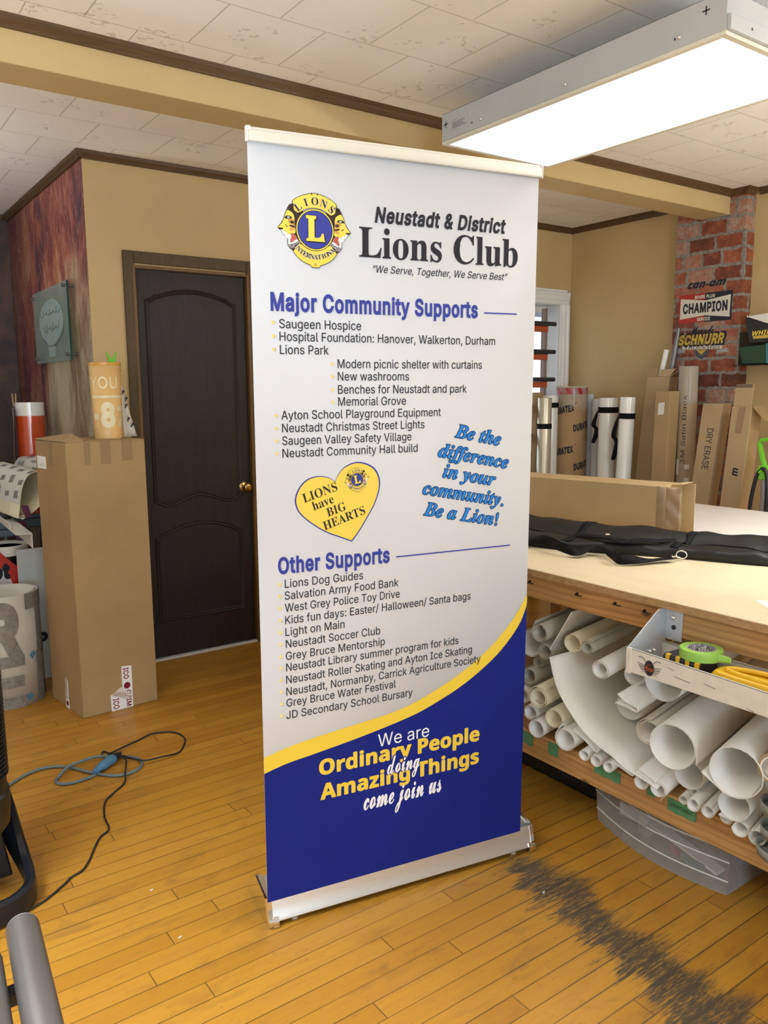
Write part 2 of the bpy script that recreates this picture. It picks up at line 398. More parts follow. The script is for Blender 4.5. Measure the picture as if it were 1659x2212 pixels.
M['strap'] = simple('black_webbing', (0.006, 0.006, 0.0065), 0.8, spec=0.15, var=0.3, bmp=0.4, bscale=500)
M['nylon'] = simple('black_nylon', (0.0075, 0.0075, 0.007), 0.5, spec=0.3, var=0.25, nscale=20, bmp=0.6, bscale=38)
M['blackplastic'] = simple('black_plastic', (0.014, 0.014, 0.015), 0.38, var=0.15)
M['navyplastic'] = simple('glossy_dark_plastic', (0.010, 0.012, 0.017), 0.30, var=0.1, spec=0.35)
M['steel'] = simple('brushed_grey_steel', (0.19, 0.18, 0.172), 0.40, metal=0.7, var=0.12, nscale=14, stretch=(1, 0.2, 1))
M['steel2'] = simple('pale_grey_steel', (0.36, 0.37, 0.37), 0.5, metal=0.35, var=0.06)
M['chrome'] = simple('chrome', (0.86, 0.86, 0.86), 0.07, metal=1.0, var=0.01)
M['alu'] = simple('satin_aluminium', (0.80, 0.79, 0.76), 0.30, metal=0.9, var=0.03, nscale=200, stretch=(0.05, 1, 1))
M['alutop'] = simple('pale_satin_rail', (0.80, 0.79, 0.70), 0.35, metal=0.5, var=0.02)
M['brass'] = simple('antique_brass', (0.42, 0.28, 0.10), 0.22, metal=1.0, var=0.08)
M['greymetal'] = simple('grey_painted_metal', (0.42, 0.425, 0.41), 0.45, metal=0.1, var=0.03)
M['creamframe'] = simple('cream_lens_frame', (0.62, 0.58, 0.47), 0.45, var=0.02)
M['tray'] = simple('white_enamel_metal', (0.66, 0.64, 0.57), 0.35, var=0.05, nscale=25, coat=0.2)
M['traydk'] = simple('pale_blue_grey_metal', (0.50, 0.52, 0.54), 0.38, metal=0.3, var=0.06)
M['bannerwhite'] = simple('banner_white_print', (0.66, 0.675, 0.71), 0.62, spec=0.12, var=0.012, nscale=3)
M['royal'] = simple('royal_blue_print', (0.010, 0.018, 0.185), 0.62, spec=0.12, var=0.05)
M['heading'] = simple('heading_blue_print', (0.050, 0.062, 0.330), 0.62, spec=0.12, var=0.03)
M['yellow'] = simple('gold_yellow_print', (0.78, 0.56, 0.055), 0.62, spec=0.12, var=0.03)
M['lemon'] = simple('lion_yellow_print', (0.86, 0.67, 0.11), 0.62, spec=0.12, var=0.02)
M['paleyel'] = simple('pale_yellow_print', (0.80, 0.68, 0.26), 0.62, spec=0.12, var=0.02)
M['ink'] = simple('dark_ink_print', (0.028, 0.028, 0.036), 0.62, spec=0.12, var=0.05)
M['cyan'] = simple('sky_blue_print', (0.030, 0.235, 0.700), 0.62, spec=0.12, var=0.03)
M['navyink'] = simple('navy_outline_print', (0.012, 0.030, 0.12), 0.62, spec=0.12, var=0.03)
M['whiteink'] = simple('white_lettering_print', (0.84, 0.84, 0.84), 0.62, spec=0.12, var=0.01)
M['mane'] = simple('lion_mane_brown_print', (0.052, 0.034, 0.026), 0.62, spec=0.12, var=0.6, nscale=160, stretch=(1, 1, 0.4))
M['tanprint'] = simple('lion_tan_print', (0.60, 0.33, 0.10), 0.62, spec=0.12, var=0.35, nscale=120)
M['pinkprint'] = simple('lion_mouth_red_print', (0.52, 0.12, 0.10), 0.62, spec=0.12, var=0.1)
M['greyprint'] = simple('lion_jaw_grey_print', (0.30, 0.29, 0.29), 0.62, spec=0.12, var=0.6, nscale=170)
M['redprint'] = simple('sign_red_print', (0.36, 0.022, 0.018), 0.35, var=0.04)
M['bone'] = simple('sign_bone_print', (0.60, 0.57, 0.46), 0.35, var=0.02)
M['goldprint'] = simple('gold_lettering_print', (0.50, 0.34, 0.045), 0.35, var=0.25, nscale=30)
M['silverprint'] = simple('silver_ribbon_print', (0.33, 0.33, 0.34), 0.35, var=0.08)
M['orangered'] = simple('orange_red_vinyl', (0.56, 0.072, 0.016), 0.18, var=0.04, coat=0.6)
M['red'] = simple('red_vinyl', (0.50, 0.028, 0.018), 0.3, var=0.04)
M['transfer'] = simple('peach_transfer_tape', (0.70, 0.445, 0.175), 0.4, var=0.10, nscale=14)
M['transferlet'] = simple('cream_cut_lettering', (0.76, 0.67, 0.42), 0.4, var=0.04)
M['orangecore'] = simple('orange_roll_lip', (0.62, 0.30, 0.03), 0.35, var=0.03)
M['lime'] = simple('lime_green_plastic', (0.16, 0.52, 0.03), 0.35, var=0.05)
M['tape'] = simple('green_masking_tape', (0.27, 0.50, 0.075), 0.55, var=0.05)
M['painter'] = simple('painter_tape_green', (0.075, 0.22, 0.10), 0.55, var=0.10, nscale=30)
M['yellowpl'] = simple('yellow_plastic', (0.72, 0.42, 0.012), 0.35, var=0.04)
M['bench'] = simple('blue_grey_plastic', (0.12, 0.165, 0.185), 0.45, var=0.06)
M['purple'] = simple('plum_plastic', (0.115, 0.018, 0.05), 0.35, var=0.05)
M['cordblue'] = simple('grey_blue_cord', (0.125, 0.165, 0.175), 0.45, var=0.1)
M['plugblue'] = simple('blue_connector', (0.075, 0.20, 0.33), 0.45, var=0.05)
M['greyvinyl'] = simple('mottled_grey_vinyl', (0.25, 0.235, 0.215), 0.5, var=0.28, nscale=60)
M['palepanel'] = simple('pale_grey_board', (0.52, 0.56, 0.55), 0.45, var=0.02)
M['orangebar'] = simple('orange_painted_steel', (0.44, 0.085, 0.028), 0.45, var=0.06)
M['pipe'] = simple('dark_steel_pipe', (0.055, 0.06, 0.068), 0.3, metal=0.6, var=0.05)
M['darkgreen'] = simple('dark_green_cover', (0.010, 0.048, 0.020), 0.4, var=0.08)
M['smoke'] = make_clear('smoked_acrylic', (0.045, 0.035, 0.025), 0.55, 0.15)
M['bin'] = make_clear('clear_bin_plastic', (0.60, 0.57, 0.54), 0.24, 0.22)
M['plasticwrap'] = make_clear('clear_plastic_wrap', (0.80, 0.78, 0.74), 0.20, 0.10)
M['packtape'] = make_clear('clear_packing_tape', (0.56, 0.42, 0.26), 0.28, 0.10)
M['greenglass'] = make_clear('pale_green_glass', (0.42, 0.52, 0.47), 0.16, 0.05)
M['glassedge'] = simple('dark_green_glass_edge', (0.006, 0.05, 0.035), 0.1, var=0.05)
M['etch'] = make_clear('etched_glass', (0.40, 0.50, 0.50), 0.42, 0.5)
M['windowglass'] = make_clear('window_glass', (0.9, 0.95, 0.97), 0.03, 0.02)
M['organizer'] = simple('grey_green_plastic', (0.26, 0.28, 0.25), 0.4, var=0.04)
M['teal'] = simple('teal_blue_plastic', (0.05, 0.17, 0.20), 0.5, var=0.05)
M['skytape'] = simple('pale_sky_blue_print', (0.10, 0.27, 0.42), 0.45, var=0.05)
M['lamp'] = simple('lit_lens', (0.9, 0.9, 0.88), 0.4, emit=(0.96, 0.985, 1.0), es=5.0)
M['paleroom'] = simple('off_white_wall_paint', (0.74, 0.72, 0.68), 0.6, var=0.03)
M['backlitsash'] = simple('backlit_sash_brown', (0.22, 0.165, 0.145), 0.5, var=0.06)  # brown of the backlit window sash, painted on the rack posts

# ------------------------------------------------------------------ mesh collector
class B:
    def __init__(s):
        s.v = []; s.f = []; s.m = []
    def add(s, vs, fs, mi=0):
        n = len(s.v)
        s.v += [Vector(q) for q in vs]
        for f in fs:
            s.f.append([i+n for i in f]); s.m.append(mi)
        return s
    def box(s, a, c, mi=0):
        x0, y0, z0 = a; x1, y1, z1 = c
        return s.add([(x0,y0,z0),(x1,y0,z0),(x1,y1,z0),(x0,y1,z0),(x0,y0,z1),(x1,y0,z1),(x1,y1,z1),(x0,y1,z1)],
                     [(0,3,2,1),(4,5,6,7),(0,1,5,4),(1,2,6,5),(2,3,7,6),(3,0,4,7)], mi)
    def obox(s, o, ax, ay, az, mi=0):            # corner o and three edge vectors
        o, ax, ay, az = map(Vector, (o, ax, ay, az))
        vs = [o, o+ax, o+ax+ay, o+ay, o+az, o+ax+az, o+ax+ay+az, o+ay+az]
        return s.add(vs, [(0,3,2,1),(4,5,6,7),(0,1,5,4),(1,2,6,5),(2,3,7,6),(3,0,4,7)], mi)
    def rings(s, rs, closed=True, caps=True, mi=0):
        n = len(rs[0]); base = len(s.v)
        for r in rs: s.v += [Vector(q) for q in r]
        for i in range(len(rs)-1):
            for j in range(n if closed else n-1):
                k = (j+1) % n
                s.f.append([base+i*n+j, base+i*n+k, base+(i+1)*n+k, base+(i+1)*n+j]); s.m.append(mi)
        if caps and closed:
            s.f.append([base+j for j in range(n)][::-1]); s.m.append(mi)
            s.f.append([base+(len(rs)-1)*n+j for j in range(n)]); s.m.append(mi)
        return s
    def cyl(s, p0, p1, r0, r1=None, seg=24, mi=0, caps=True):
        p0, p1 = Vector(p0), Vector(p1); r1 = r0 if r1 is None else r1
        d = (p1-p0).normalized()
        a = d.orthogonal().normalized(); b = d.cross(a)
        ring = lambda p, r: [p+a*math.cos(2*PI*i/seg)*r+b*math.sin(2*PI*i/seg)*r for i in range(seg)]
        return s.rings([ring(p0, r0), ring(p1, r1)], True, caps, mi)
    def lathe(s, prof, o, d=(0,0,1), seg=32, mi=0):
        o = Vector(o); d = Vector(d).normalized(); a = d.orthogonal().normalized(); b = d.cross(a)
        return s.rings([[o+d*h+(a*math.cos(2*PI*i/seg)+b*math.sin(2*PI*i/seg))*max(r, 1e-5) for i in range(seg)] for r, h in prof], True, True, mi)
    def tube(s, path, r, seg=8, mi=0, caps=True):
        path = [Vector(p) for p in path]; rs = []; prev = None
        for i, p in enumerate(path):
            t = (path[min(i+1, len(path)-1)] - path[max(i-1, 0)]).normalized()
            if prev is None: a = t.orthogonal().normalized()
            else:
                a = prev - t*prev.dot(t)
                a = a.normalized() if a.length > 1e-6 else t.orthogonal().normalized()
            prev = a; b = t.cross(a); rr = r[i] if isinstance(r, (list, tuple)) else r
            rs.append([p+a*math.cos(2*PI*j/seg)*rr+b*math.sin(2*PI*j/seg)*rr for j in range(seg)])
        return s.rings(rs, True, caps, mi)
    def ribbon(s, path, width_dirs, w, mi=0):     # flat strip; width_dirs one vector or one per point
        path = [Vector(p) for p in path]; base = len(s.v)
        for i, p in enumerate(path):
            d = Vector(width_dirs[i] if isinstance(width_dirs, list) else width_dirs).normalized()
            s.v += [p-d*w/2, p+d*w/2]
        for i in range(len(path)-1):
            s.f.append([base+2*i, base+2*i+1, base+2*i+3, base+2*i+2]); s.m.append(mi)
        return s
    def poly(s, pts, mi=0):
        return s.add(pts, [list(range(len(pts)))], mi)
    def prism(s, pts, d, mi=0):
        pts = [Vector(p) for p in pts]; d = Vector(d); n = len(pts)
        return s.rings([pts, [p+d for p in pts]], True, True, mi)
    def grid(s, fn, nu, nv, mi=0):
        base = len(s.v)
        for i in range(nu+1):
            for j in range(nv+1): s.v.append(Vector(fn(i/nu, j/nv)))
        for i in range(nu):
            for j in range(nv):
                a = base+i*(nv+1)+j
                s.f.append([a, a+1, a+nv+2, a+nv+1]); s.m.append(mi)
        return s
    def text(s, body, style, o, R, U, width=None, cap=None, mi=0, bold=0.0, shear=0.0, anchor='l', height=None, fat=0.0):
        if fat:                                   # heavier strokes: the same letters laid over each other, shifted all round
            for k in range(8):
                s.text(body, style, Vector(o)-Vector(R).normalized().cross(Vector(U).normalized())*(0.00003*(k+1))+Vector(R).normalized()*fat*math.cos(k*PI/4)+Vector(U).normalized()*fat*math.sin(k*PI/4), R, U, width, cap, mi, bold, shear, anchor, height)
        vs, fs, x0, x1, y0, y1 = text_mesh(body, style, bold)
        R = Vector(R).normalized(); U = Vector(U).normalized(); o = Vector(o)
        ky = cap if cap else (height/(y1-y0) if height else None)
        kx = width/(x1-x0) if width else ky
        if ky is None: ky = kx
        if kx is None: kx = ky
        off = {'l': 0, 'c': 0.5, 'r': 1.0}[anchor]*(x1-x0)
        out = []
        for x, y in vs:
            yy = (y-y0) if height else y
            xx = x - x0 - off
            out.append(o + R*(xx*kx + shear*yy*ky) + U*(yy*ky))
        return s.add(out, fs, mi)
    def text_arc(s, body, style, cen, R, U, rad, a0, a1, cap, mi=0, bold=0.0, inward=False, kx=1.0):
        R = Vector(R).normalized(); U = Vector(U).normalized(); cen = Vector(cen)
        for i, ch in enumerate(body):
            if ch == ' ': continue
            a = a0+(a1-a0)*i/max(1, len(body)-1)
            rd = R*math.cos(a)+U*math.sin(a)
            tg = R*math.sin(a)-U*math.cos(a)
            if inward: rd_, tg = -rd, -tg
            else: rd_ = rd
            s.text(ch, style, cen+rd*rad, tg, rd_, cap=cap, mi=mi, bold=bold, anchor='c', width=None)
        return s
    def text_wrap(s, body, style, fn, x0w, width, cap, mi=0, bold=0.0, shear=0.0, step=0.012):
        """letters wrapped on a curved surface: fn(x, y) gives the point for arc length x and height y"""
        vs, fs, x0, x1, y0, y1 = text_mesh(body, style, bold)
        kx = width/(x1-x0) if width else cap
        bm = bmesh.new()
        bv = [bm.verts.new(((x-x0)*kx+x0w+shear*y*cap, y*cap, 0)) for x, y in vs]
        for f in fs:
            try: bm.faces.new([bv[i] for i in f])
            except ValueError: pass
        xs = x0w-abs(shear)*cap
        while xs < x0w+(x1-x0)*kx+abs(shear)*cap:
            xs += step
            bmesh.ops.bisect_plane(bm, geom=bm.verts[:]+bm.edges[:]+bm.faces[:], plane_co=(xs, 0, 0), plane_no=(1, 0, 0))
        bm.verts.index_update()
        s.add([fn(v.co.x, v.co.y) for v in bm.verts], [[v.index for v in f.verts] for f in bm.faces], mi)
        bm.free()
        return s

# ------------------------------------------------------------------ lettering
# plain sans alphabet: advance width, then closed contours
GL = {33: [196, [67, 160, 63, 509, 132, 509, 128, 160], [98, -4, 81, -1, 66, 9, 56, 24, 52, 41, 56, 58, 66, 73, 81, 83, 98, 86, 116, 83, 130, 73, 140, 58, 143, 41, 140, 24, 130, 9, 116, -1]],
38: [448, [197, -7, 150, -2, 110, 12, 78, 34, 54, 62, 39, 96, 34, 133, 37, 163, 47, 189, 63, 213, 85, 235, 140, 279, 216, 335, 237, 352, 255, 375, 262, 405, 258, 427, 245, 445, 226, 457, 201, 461, 168, 453, 145, 431, 139, 416, 137, 399, 145, 363, 169, 327, 204, 284, 438, 0, 364, 0, 171, 231, 121, 293, 87, 344, 78, 370, 75, 398, 79, 430, 91, 458, 109, 481, 134, 499, 165, 510, 200, 513, 235, 510, 266, 499, 290, 482, 308, 459, 320, 433, 324, 404, 315, 362, 291, 325, 256, 293, 154, 217, 128, 195, 110, 174, 100, 154, 97, 131, 100, 108, 109, 87, 124, 70, 143, 57, 166, 49, 193, 46, 223, 50, 251, 59, 278, 75, 301, 95, 321, 121, 336, 151, 346, 186, 349, 224, 408, 224, 405, 180, 397, 144, 371, 92, 345, 62, 333, 47, 305, 23, 271, 7, 234, -3]],
39: [206, [78, 318, 70, 509, 136, 509, 128, 318]],
44: [188, [38, -119, 68, 71, 137, 71, 84, -119]],
45: [453, [337, 244, 337, 188, 114, 188, 114, 244]],
46: [188, [95, -4, 78, -1, 63, 9, 53, 24, 50, 41, 53, 59, 63, 73, 78, 83, 95, 87, 113, 83, 128, 73, 138, 59, 141, 41, 138, 24, 128, 9, 113, -1]],
47: [249, [235, 533, 71, -76, 14, -76, 178, 533]],
48: [453, [227, -7, 174, 1, 130, 24, 95, 62, 69, 113, 53, 178, 48, 254, 53, 330, 69, 395, 95, 447, 130, 484, 174, 508, 227, 516, 279, 508, 323, 484, 358, 447, 384, 395, 400, 330, 405, 254, 400, 178, 384, 113, 359, 62, 323, 24, 279, 1], [227, 50, 261, 56, 290, 74, 313, 103, 330, 144, 340, 194, 344, 254, 340, 314, 330, 365, 313, 405, 290, 435, 261, 453, 227, 460, 192, 453, 163, 435, 140, 405, 123, 365, 113, 314, 109, 254, 113, 194, 123, 144, 140, 103, 163, 74, 192, 56]],
49: [453, [76, 0, 76, 55, 391, 55, 391, 0], [276, 509, 276, 0, 212, 0, 212, 448, 86, 358, 86, 427, 198, 509]],
50: [453, [64, 0, 64, 47, 234, 229, 282, 282, 311, 327, 318, 348, 320, 371, 317, 397, 308, 419, 293, 436, 273, 449, 250, 457, 224, 460, 196, 457, 172, 447, 153, 433, 139, 413, 130, 390, 127, 362, 66, 362, 71, 405, 86, 442, 111, 473, 143, 496, 182, 511, 225, 516, 268, 511, 306, 497, 337, 474, 361, 445, 376, 411, 381, 372, 378, 345, 371, 318, 357, 290, 336, 259, 267, 180, 153, 60, 389, 57, 389, 0]],
51: [453, [218, -7, 173, -3, 133, 10, 98, 30, 70, 57, 52, 91, 44, 132, 109, 132, 115, 107, 126, 87, 144, 71, 165, 59, 191, 52, 219, 50, 248, 53, 275, 61, 297, 74, 315, 93, 325, 116, 329, 145, 326, 172, 316, 196, 299, 217, 275, 234, 242, 244, 201, 248, 157, 248, 157, 299, 288, 448, 288, 452, 70, 452, 70, 509, 372, 509, 372, 461, 211, 278, 211, 289, 264, 288, 308, 276, 344, 253, 371, 222, 387, 186, 393, 145, 387, 103, 370, 66, 344, 36, 309, 12, 266, -2]],
52: [453, [40, 105, 40, 158, 247, 509, 311, 509, 109, 166, 413, 163, 413, 105], [282, 0, 282, 121, 282, 146, 282, 318, 343, 318, 343, 0]],
53: [453, [221, -7, 178, -2, 140, 11, 108, 32, 83, 60, 66, 93, 60, 130, 122, 130, 127, 108, 138, 89, 154, 73, 173, 60, 196, 52, 221, 50, 250, 53, 276, 64, 298, 82, 314, 104, 324, 131, 328, 162, 324, 193, 314, 221, 297, 244, 275, 262, 248, 273, 218, 277, 167, 268, 145, 258, 128, 246, 67, 253, 96, 509, 366, 509, 366, 452, 151, 452, 134, 301, 155, 315, 178, 325, 203, 331, 229, 334, 263, 330, 294, 321, 321, 306, 345, 285, 364, 260, 379, 231, 388, 199, 391, 163, 385, 117, 369, 76, 343, 41, 309, 15, 268, -1]],
54: [453, [226, -7, 182, -1, 142, 15, 109, 40, 84, 74, 69, 115, 64, 162, 68, 199, 80, 239, 102, 285, 137, 340, 252, 509, 322, 509, 151, 261, 145, 261, 165, 288, 196, 307, 235, 314, 278, 309, 316, 295, 346, 271, 370, 240, 384, 201, 389, 157, 384, 112, 368, 73, 343, 39, 310, 14, 271, -2], [226, 48, 254, 52, 279, 63, 299, 79, 314, 101, 324, 128, 327, 157, 324, 187, 314, 213, 299, 235, 279, 251, 254, 262, 226, 265, 198, 262, 174, 252, 153, 235, 138, 214, 128, 188, 125, 158, 128, 128, 138, 102, 153, 79, 174, 63, 198, 52]],
55: [453, [97, 0, 323, 448, 323, 452, 62, 452, 62, 509, 391, 509, 391, 449, 165, 0]],
56: [453, [226, -7, 178, -2, 136, 11, 101, 33, 74, 62, 57, 96, 52, 135, 55, 166, 65, 195, 81, 220, 101, 241, 125, 256, 153, 265, 119, 282, 93, 308, 76, 342, 70, 380, 75, 417, 90, 450, 114, 477, 146, 498, 184, 511, 226, 516, 269, 511, 306, 498, 337, 477, 361, 450, 377, 417, 382, 380, 376, 342, 359, 308, 333, 282, 300, 267, 327, 256, 351, 241, 372, 220, 387, 195, 397, 166, 401, 135, 395, 96, 378, 62, 352, 33, 317, 11, 275, -2], [226, 49, 258, 52, 285, 60, 307, 74, 323, 91, 333, 113, 337, 139, 333, 165, 322, 189, 305, 208, 283, 223, 256, 232, 226, 235, 196, 232, 169, 223, 147, 208, 130, 189, 119, 165, 115, 139, 119, 113, 129, 91, 145, 74, 167, 60, 195, 52], [226, 290, 252, 292, 274, 300, 293, 313, 307, 330, 316, 351, 319, 376, 316, 399, 308, 420, 294, 437, 275, 449, 252, 457, 226, 460, 200, 457, 177, 449, 159, 437, 145, 420, 136, 399, 133, 376, 136, 351, 145, 330, 159, 313, 178, 300, 201, 292]],
57: [453, [226, 516, 271, 510, 310, 494, 343, 468, 368, 434, 384, 393, 389, 347, 385, 309, 373, 270, 350, 224, 315, 168, 200, 0, 130, 0, 301, 248, 307, 248, 287, 221, 257, 202, 218, 195, 175, 199, 137, 214, 106, 237, 83, 269, 68, 307, 64, 352, 69, 397, 85, 436, 110, 469, 143, 494, 182, 510], [226, 460, 199, 457, 174, 446, 154, 429, 138, 407, 129, 381, 125, 352, 129, 322, 138, 295, 154, 274, 174, 257, 199, 247, 226, 243, 254, 247, 279, 257, 299, 273, 314, 295, 324, 321, 327, 350, 324, 381, 314, 407, 299, 429, 279, 446, 254, 457]],
58: [188, [95, -4, 78, -1, 63, 9, 53, 24, 50, 41, 53, 59, 63, 73, 78, 83, 95, 87, 113, 83, 128, 73, 138, 59, 141, 41, 138, 24, 128, 9, 113, -1], [95, 271, 78, 274, 63, 284, 53, 299, 50, 316, 53, 334, 63, 349, 78, 359, 95, 362, 113, 359, 128, 349, 138, 334, 141, 316, 138, 299, 128, 284, 113, 274]],
65: [480, [16, 0, 201, 509, 276, 509, 463, 0, 395, 0, 287, 302, 264, 372, 232, 478, 245, 478, 213, 371, 191, 302, 85, 0], [110, 142, 110, 199, 370, 199, 370, 142]],
66: [456, [60, 0, 60, 509, 241, 509, 289, 504, 329, 491, 359, 469, 381, 442, 394, 410, 398, 374, 395, 344, 387, 320, 373, 301, 356, 286, 315, 267, 315, 262, 339, 257, 363, 245, 385, 227, 402, 203, 414, 173, 418, 136, 413, 100, 400, 67, 377, 39, 344, 18, 301, 4, 247, 0], [125, 57, 245, 57, 296, 63, 330, 80, 349, 105, 355, 137, 352, 161, 342, 184, 327, 203, 306, 218, 279, 228, 248, 231, 125, 231], [125, 285, 238, 285, 265, 288, 288, 296, 308, 309, 323, 326, 333, 348, 336, 372, 330, 403, 313, 429, 283, 446, 240, 452, 125, 452]],
67: [510, [267, -7, 205, 1, 150, 25, 104, 63, 70, 115, 48, 179, 40, 254, 48, 329, 70, 393, 104, 445, 150, 484, 205, 508, 267, 516, 305, 513, 340, 504, 373, 490, 402, 471, 427, 447, 448, 418, 463, 385, 473, 348, 408, 348, 401, 373, 389, 395, 357, 428, 315, 449, 267, 456, 223, 450, 184, 432, 150, 403, 125, 364, 109, 314, 103, 254, 109, 194, 125, 145, 151, 105, 184, 76, 223, 59, 267, 53, 315, 60, 357, 81, 389, 114, 408, 160, 473, 160, 463, 124, 448, 91, 428, 62, 402, 38, 373, 19, 341, 5, 305, -4]],
68: [502, [219, 0, 96, 0, 96, 57, 215, 57, 272, 63, 318, 81, 354, 110, 379, 149, 394, 198, 399, 255, 394, 312, 379, 361, 354, 399, 320, 428, 275, 446, 221, 452, 93, 452, 93, 509, 225, 509, 294, 501, 353, 478, 385, 455, 412, 426, 433, 391, 455, 329, 462, 255, 455, 181, 433, 119, 411, 83, 384, 54, 351, 31, 291, 8], [125, 509, 125, 0, 60, 0, 60, 509]],
69: [419, [60, 0, 60, 509, 372, 509, 372, 452, 125, 452, 125, 286, 355, 286, 355, 229, 125, 229, 125, 57, 375, 57, 375, 0]],
70: [410, [60, 0, 60, 509, 369, 509, 369, 452, 125, 452, 125, 278, 346, 278, 346, 221, 125, 221, 125, 0]],
71: [520, [269, -7, 205, 1, 149, 25, 104, 64, 69, 116, 47, 179, 40, 254, 47, 329, 69, 393, 103, 445, 149, 484, 203, 508, 265, 516, 304, 513, 340, 504, 374, 489, 403, 469, 429, 445, 449, 416, 465, 384, 474, 349, 408, 349, 387, 393, 356, 427, 315, 448, 265, 456, 222, 450, 183, 432, 150, 404, 125, 364, 109, 314, 103, 254, 109, 194, 125, 145, 151, 105, 184, 76, 224, 59, 269, 53, 309, 57, 345, 71, 374, 93, 396, 123, 410, 160, 415, 202, 434, 199, 283, 199, 283, 256, 478, 256, 478, 200, 471, 141, 451, 91, 419, 50, 377, 19, 326, 0]],
72: [517, [60, 0, 60, 509, 125, 509, 125, 289, 392, 289, 392, 509, 457, 509, 457, 0, 392, 0, 392, 232, 125, 232, 125, 0]],
73: [300, [31, 0, 31, 57, 118, 57, 118, 452, 31, 452, 31, 509, 269, 509, 269, 452, 183, 452, 183, 57, 269, 57, 269, 0]],
74: [396, [185, -7, 143, -2, 106, 11, 75, 33, 52, 63, 38, 100, 33, 145, 33, 173, 98, 173, 98, 145, 104, 104, 122, 74, 149, 56, 185, 50, 220, 56, 248, 74, 266, 104, 272, 145, 272, 509, 336, 509, 336, 145, 332, 100, 318, 63, 294, 33, 263, 11, 227, -2]],
75: [467, [104, 145, 104, 216, 139, 261, 174, 303, 212, 344, 364, 509, 448, 509, 231, 276], [60, 0, 60, 509, 125, 509, 125, 334, 124, 225, 125, 193, 125, 0], [372, 0, 188, 259, 228, 309, 449, 0]],
76: [393, [60, 0, 60, 509, 125, 509, 125, 57, 361, 57, 361, 0]],
77: [628, [60, 0, 60, 509, 152, 509, 277, 187, 287, 159, 299, 123, 311, 84, 322, 49, 307, 49, 318, 83, 330, 121, 342, 158, 352, 187, 476, 509, 568, 509, 568, 0, 504, 0, 504, 291, 504, 327, 505, 369, 506, 413, 507, 457, 513, 457, 498, 409, 482, 363, 467, 322, 456, 291, 342, 0, 286, 0, 170, 291, 159, 321, 145, 361, 129, 408, 112, 457, 119, 457, 120, 416, 121, 372, 122, 328, 122, 291, 122, 0]],
78: [523, [60, 0, 60, 509, 136, 509, 343, 183, 363, 151, 388, 107, 414, 55, 405, 54, 401, 108, 399, 157, 399, 195, 399, 509, 463, 509, 463, 0, 387, 0, 202, 290, 177, 331, 148, 381, 108, 452, 119, 454, 122, 384, 124, 328, 125, 291, 125, 0]],
79: [533, [267, -7, 205, 1, 150, 25, 105, 63, 70, 115, 48, 179, 40, 254, 48, 329, 70, 393, 105, 445, 150, 484, 205, 508, 267, 516, 329, 508, 384, 484, 429, 445, 464, 393, 486, 329, 493, 254, 486, 179, 464, 115, 429, 63, 384, 25, 329, 1], [267, 53, 310, 59, 349, 76, 383, 105, 408, 144, 425, 194, 430, 254, 425, 314, 408, 365, 383, 404, 349, 433, 310, 450, 267, 456, 223, 450, 184, 433, 151, 404, 125, 364, 109, 314, 103, 254, 109, 194, 125, 144, 151, 105, 184, 76, 223, 59]],
80: [445, [60, 0, 60, 509, 235, 509, 289, 503, 332, 487, 366, 462, 390, 430, 404, 391, 409, 348, 404, 304, 390, 265, 366, 233, 332, 207, 289, 191, 235, 186, 109, 186, 109, 242, 233, 242, 269, 246, 297, 256, 318, 272, 333, 294, 342, 319, 344, 348, 342, 376, 333, 402, 318, 423, 297, 439, 268, 449, 232, 452, 125, 452, 125, 0]],
82: [449, [60, 0, 60, 509, 236, 509, 290, 504, 333, 489, 367, 465, 390, 433, 405, 395, 409, 352, 405, 309, 390, 271, 367, 240, 333, 217, 289, 203, 236, 198, 96, 198, 96, 255, 234, 255, 269, 258, 298, 267, 319, 281, 334, 300, 342, 324, 345, 352, 342, 380, 334, 405, 319, 425, 298, 440, 269, 449, 233, 452, 125, 452, 125, 0], [353, 0, 230, 229, 303, 229, 428, 0]],
83: [447, [224, -9, 172, -4, 128, 9, 91, 31, 64, 60, 46, 96, 38, 137, 104, 137, 110, 110, 123, 88, 142, 71, 166, 59, 194, 52, 224, 49, 257, 52, 286, 60, 311, 74, 329, 92, 341, 114, 346, 139, 342, 161, 332, 179, 316, 193, 296, 205, 245, 222, 184, 239, 128, 260, 86, 289, 67, 313, 56, 341, 52, 372, 58, 413, 75, 448, 102, 476, 138, 498, 180, 511, 227, 516, 275, 511, 316, 498, 351, 476, 377, 449, 394, 415, 401, 378, 337, 378, 326, 412, 302, 437, 267, 453, 225, 459, 194, 456, 167, 448, 145, 435, 129, 418, 118, 398, 115, 376, 119, 352, 131, 334, 148, 319, 169, 308, 212, 293, 264, 279, 312, 264, 359, 238, 379, 220, 395, 198, 405, 171, 408, 139, 403, 99, 386, 64, 360, 34, 323, 11, 278, -4]],
84: [449, [32, 452, 32, 509, 417, 509, 417, 452, 257, 452, 257, 0, 193, 0, 193, 452]],
85: [517, [259, -8, 203, -2, 154, 15, 114, 43, 85, 80, 66, 124, 60, 173, 60, 509, 124, 509, 124, 178, 128, 144, 141, 113, 160, 87, 187, 68, 220, 56, 259, 52, 298, 56, 331, 68, 357, 87, 377, 113, 389, 144, 393, 178, 393, 509, 457, 509, 457, 173, 451, 124, 433, 80, 403, 43, 363, 15, 315, -2]],
86: [480, [204, 0, 16, 509, 84, 509, 192, 206, 215, 137, 248, 31, 235, 31, 267, 138, 290, 206, 395, 509, 463, 509, 278, 0]],
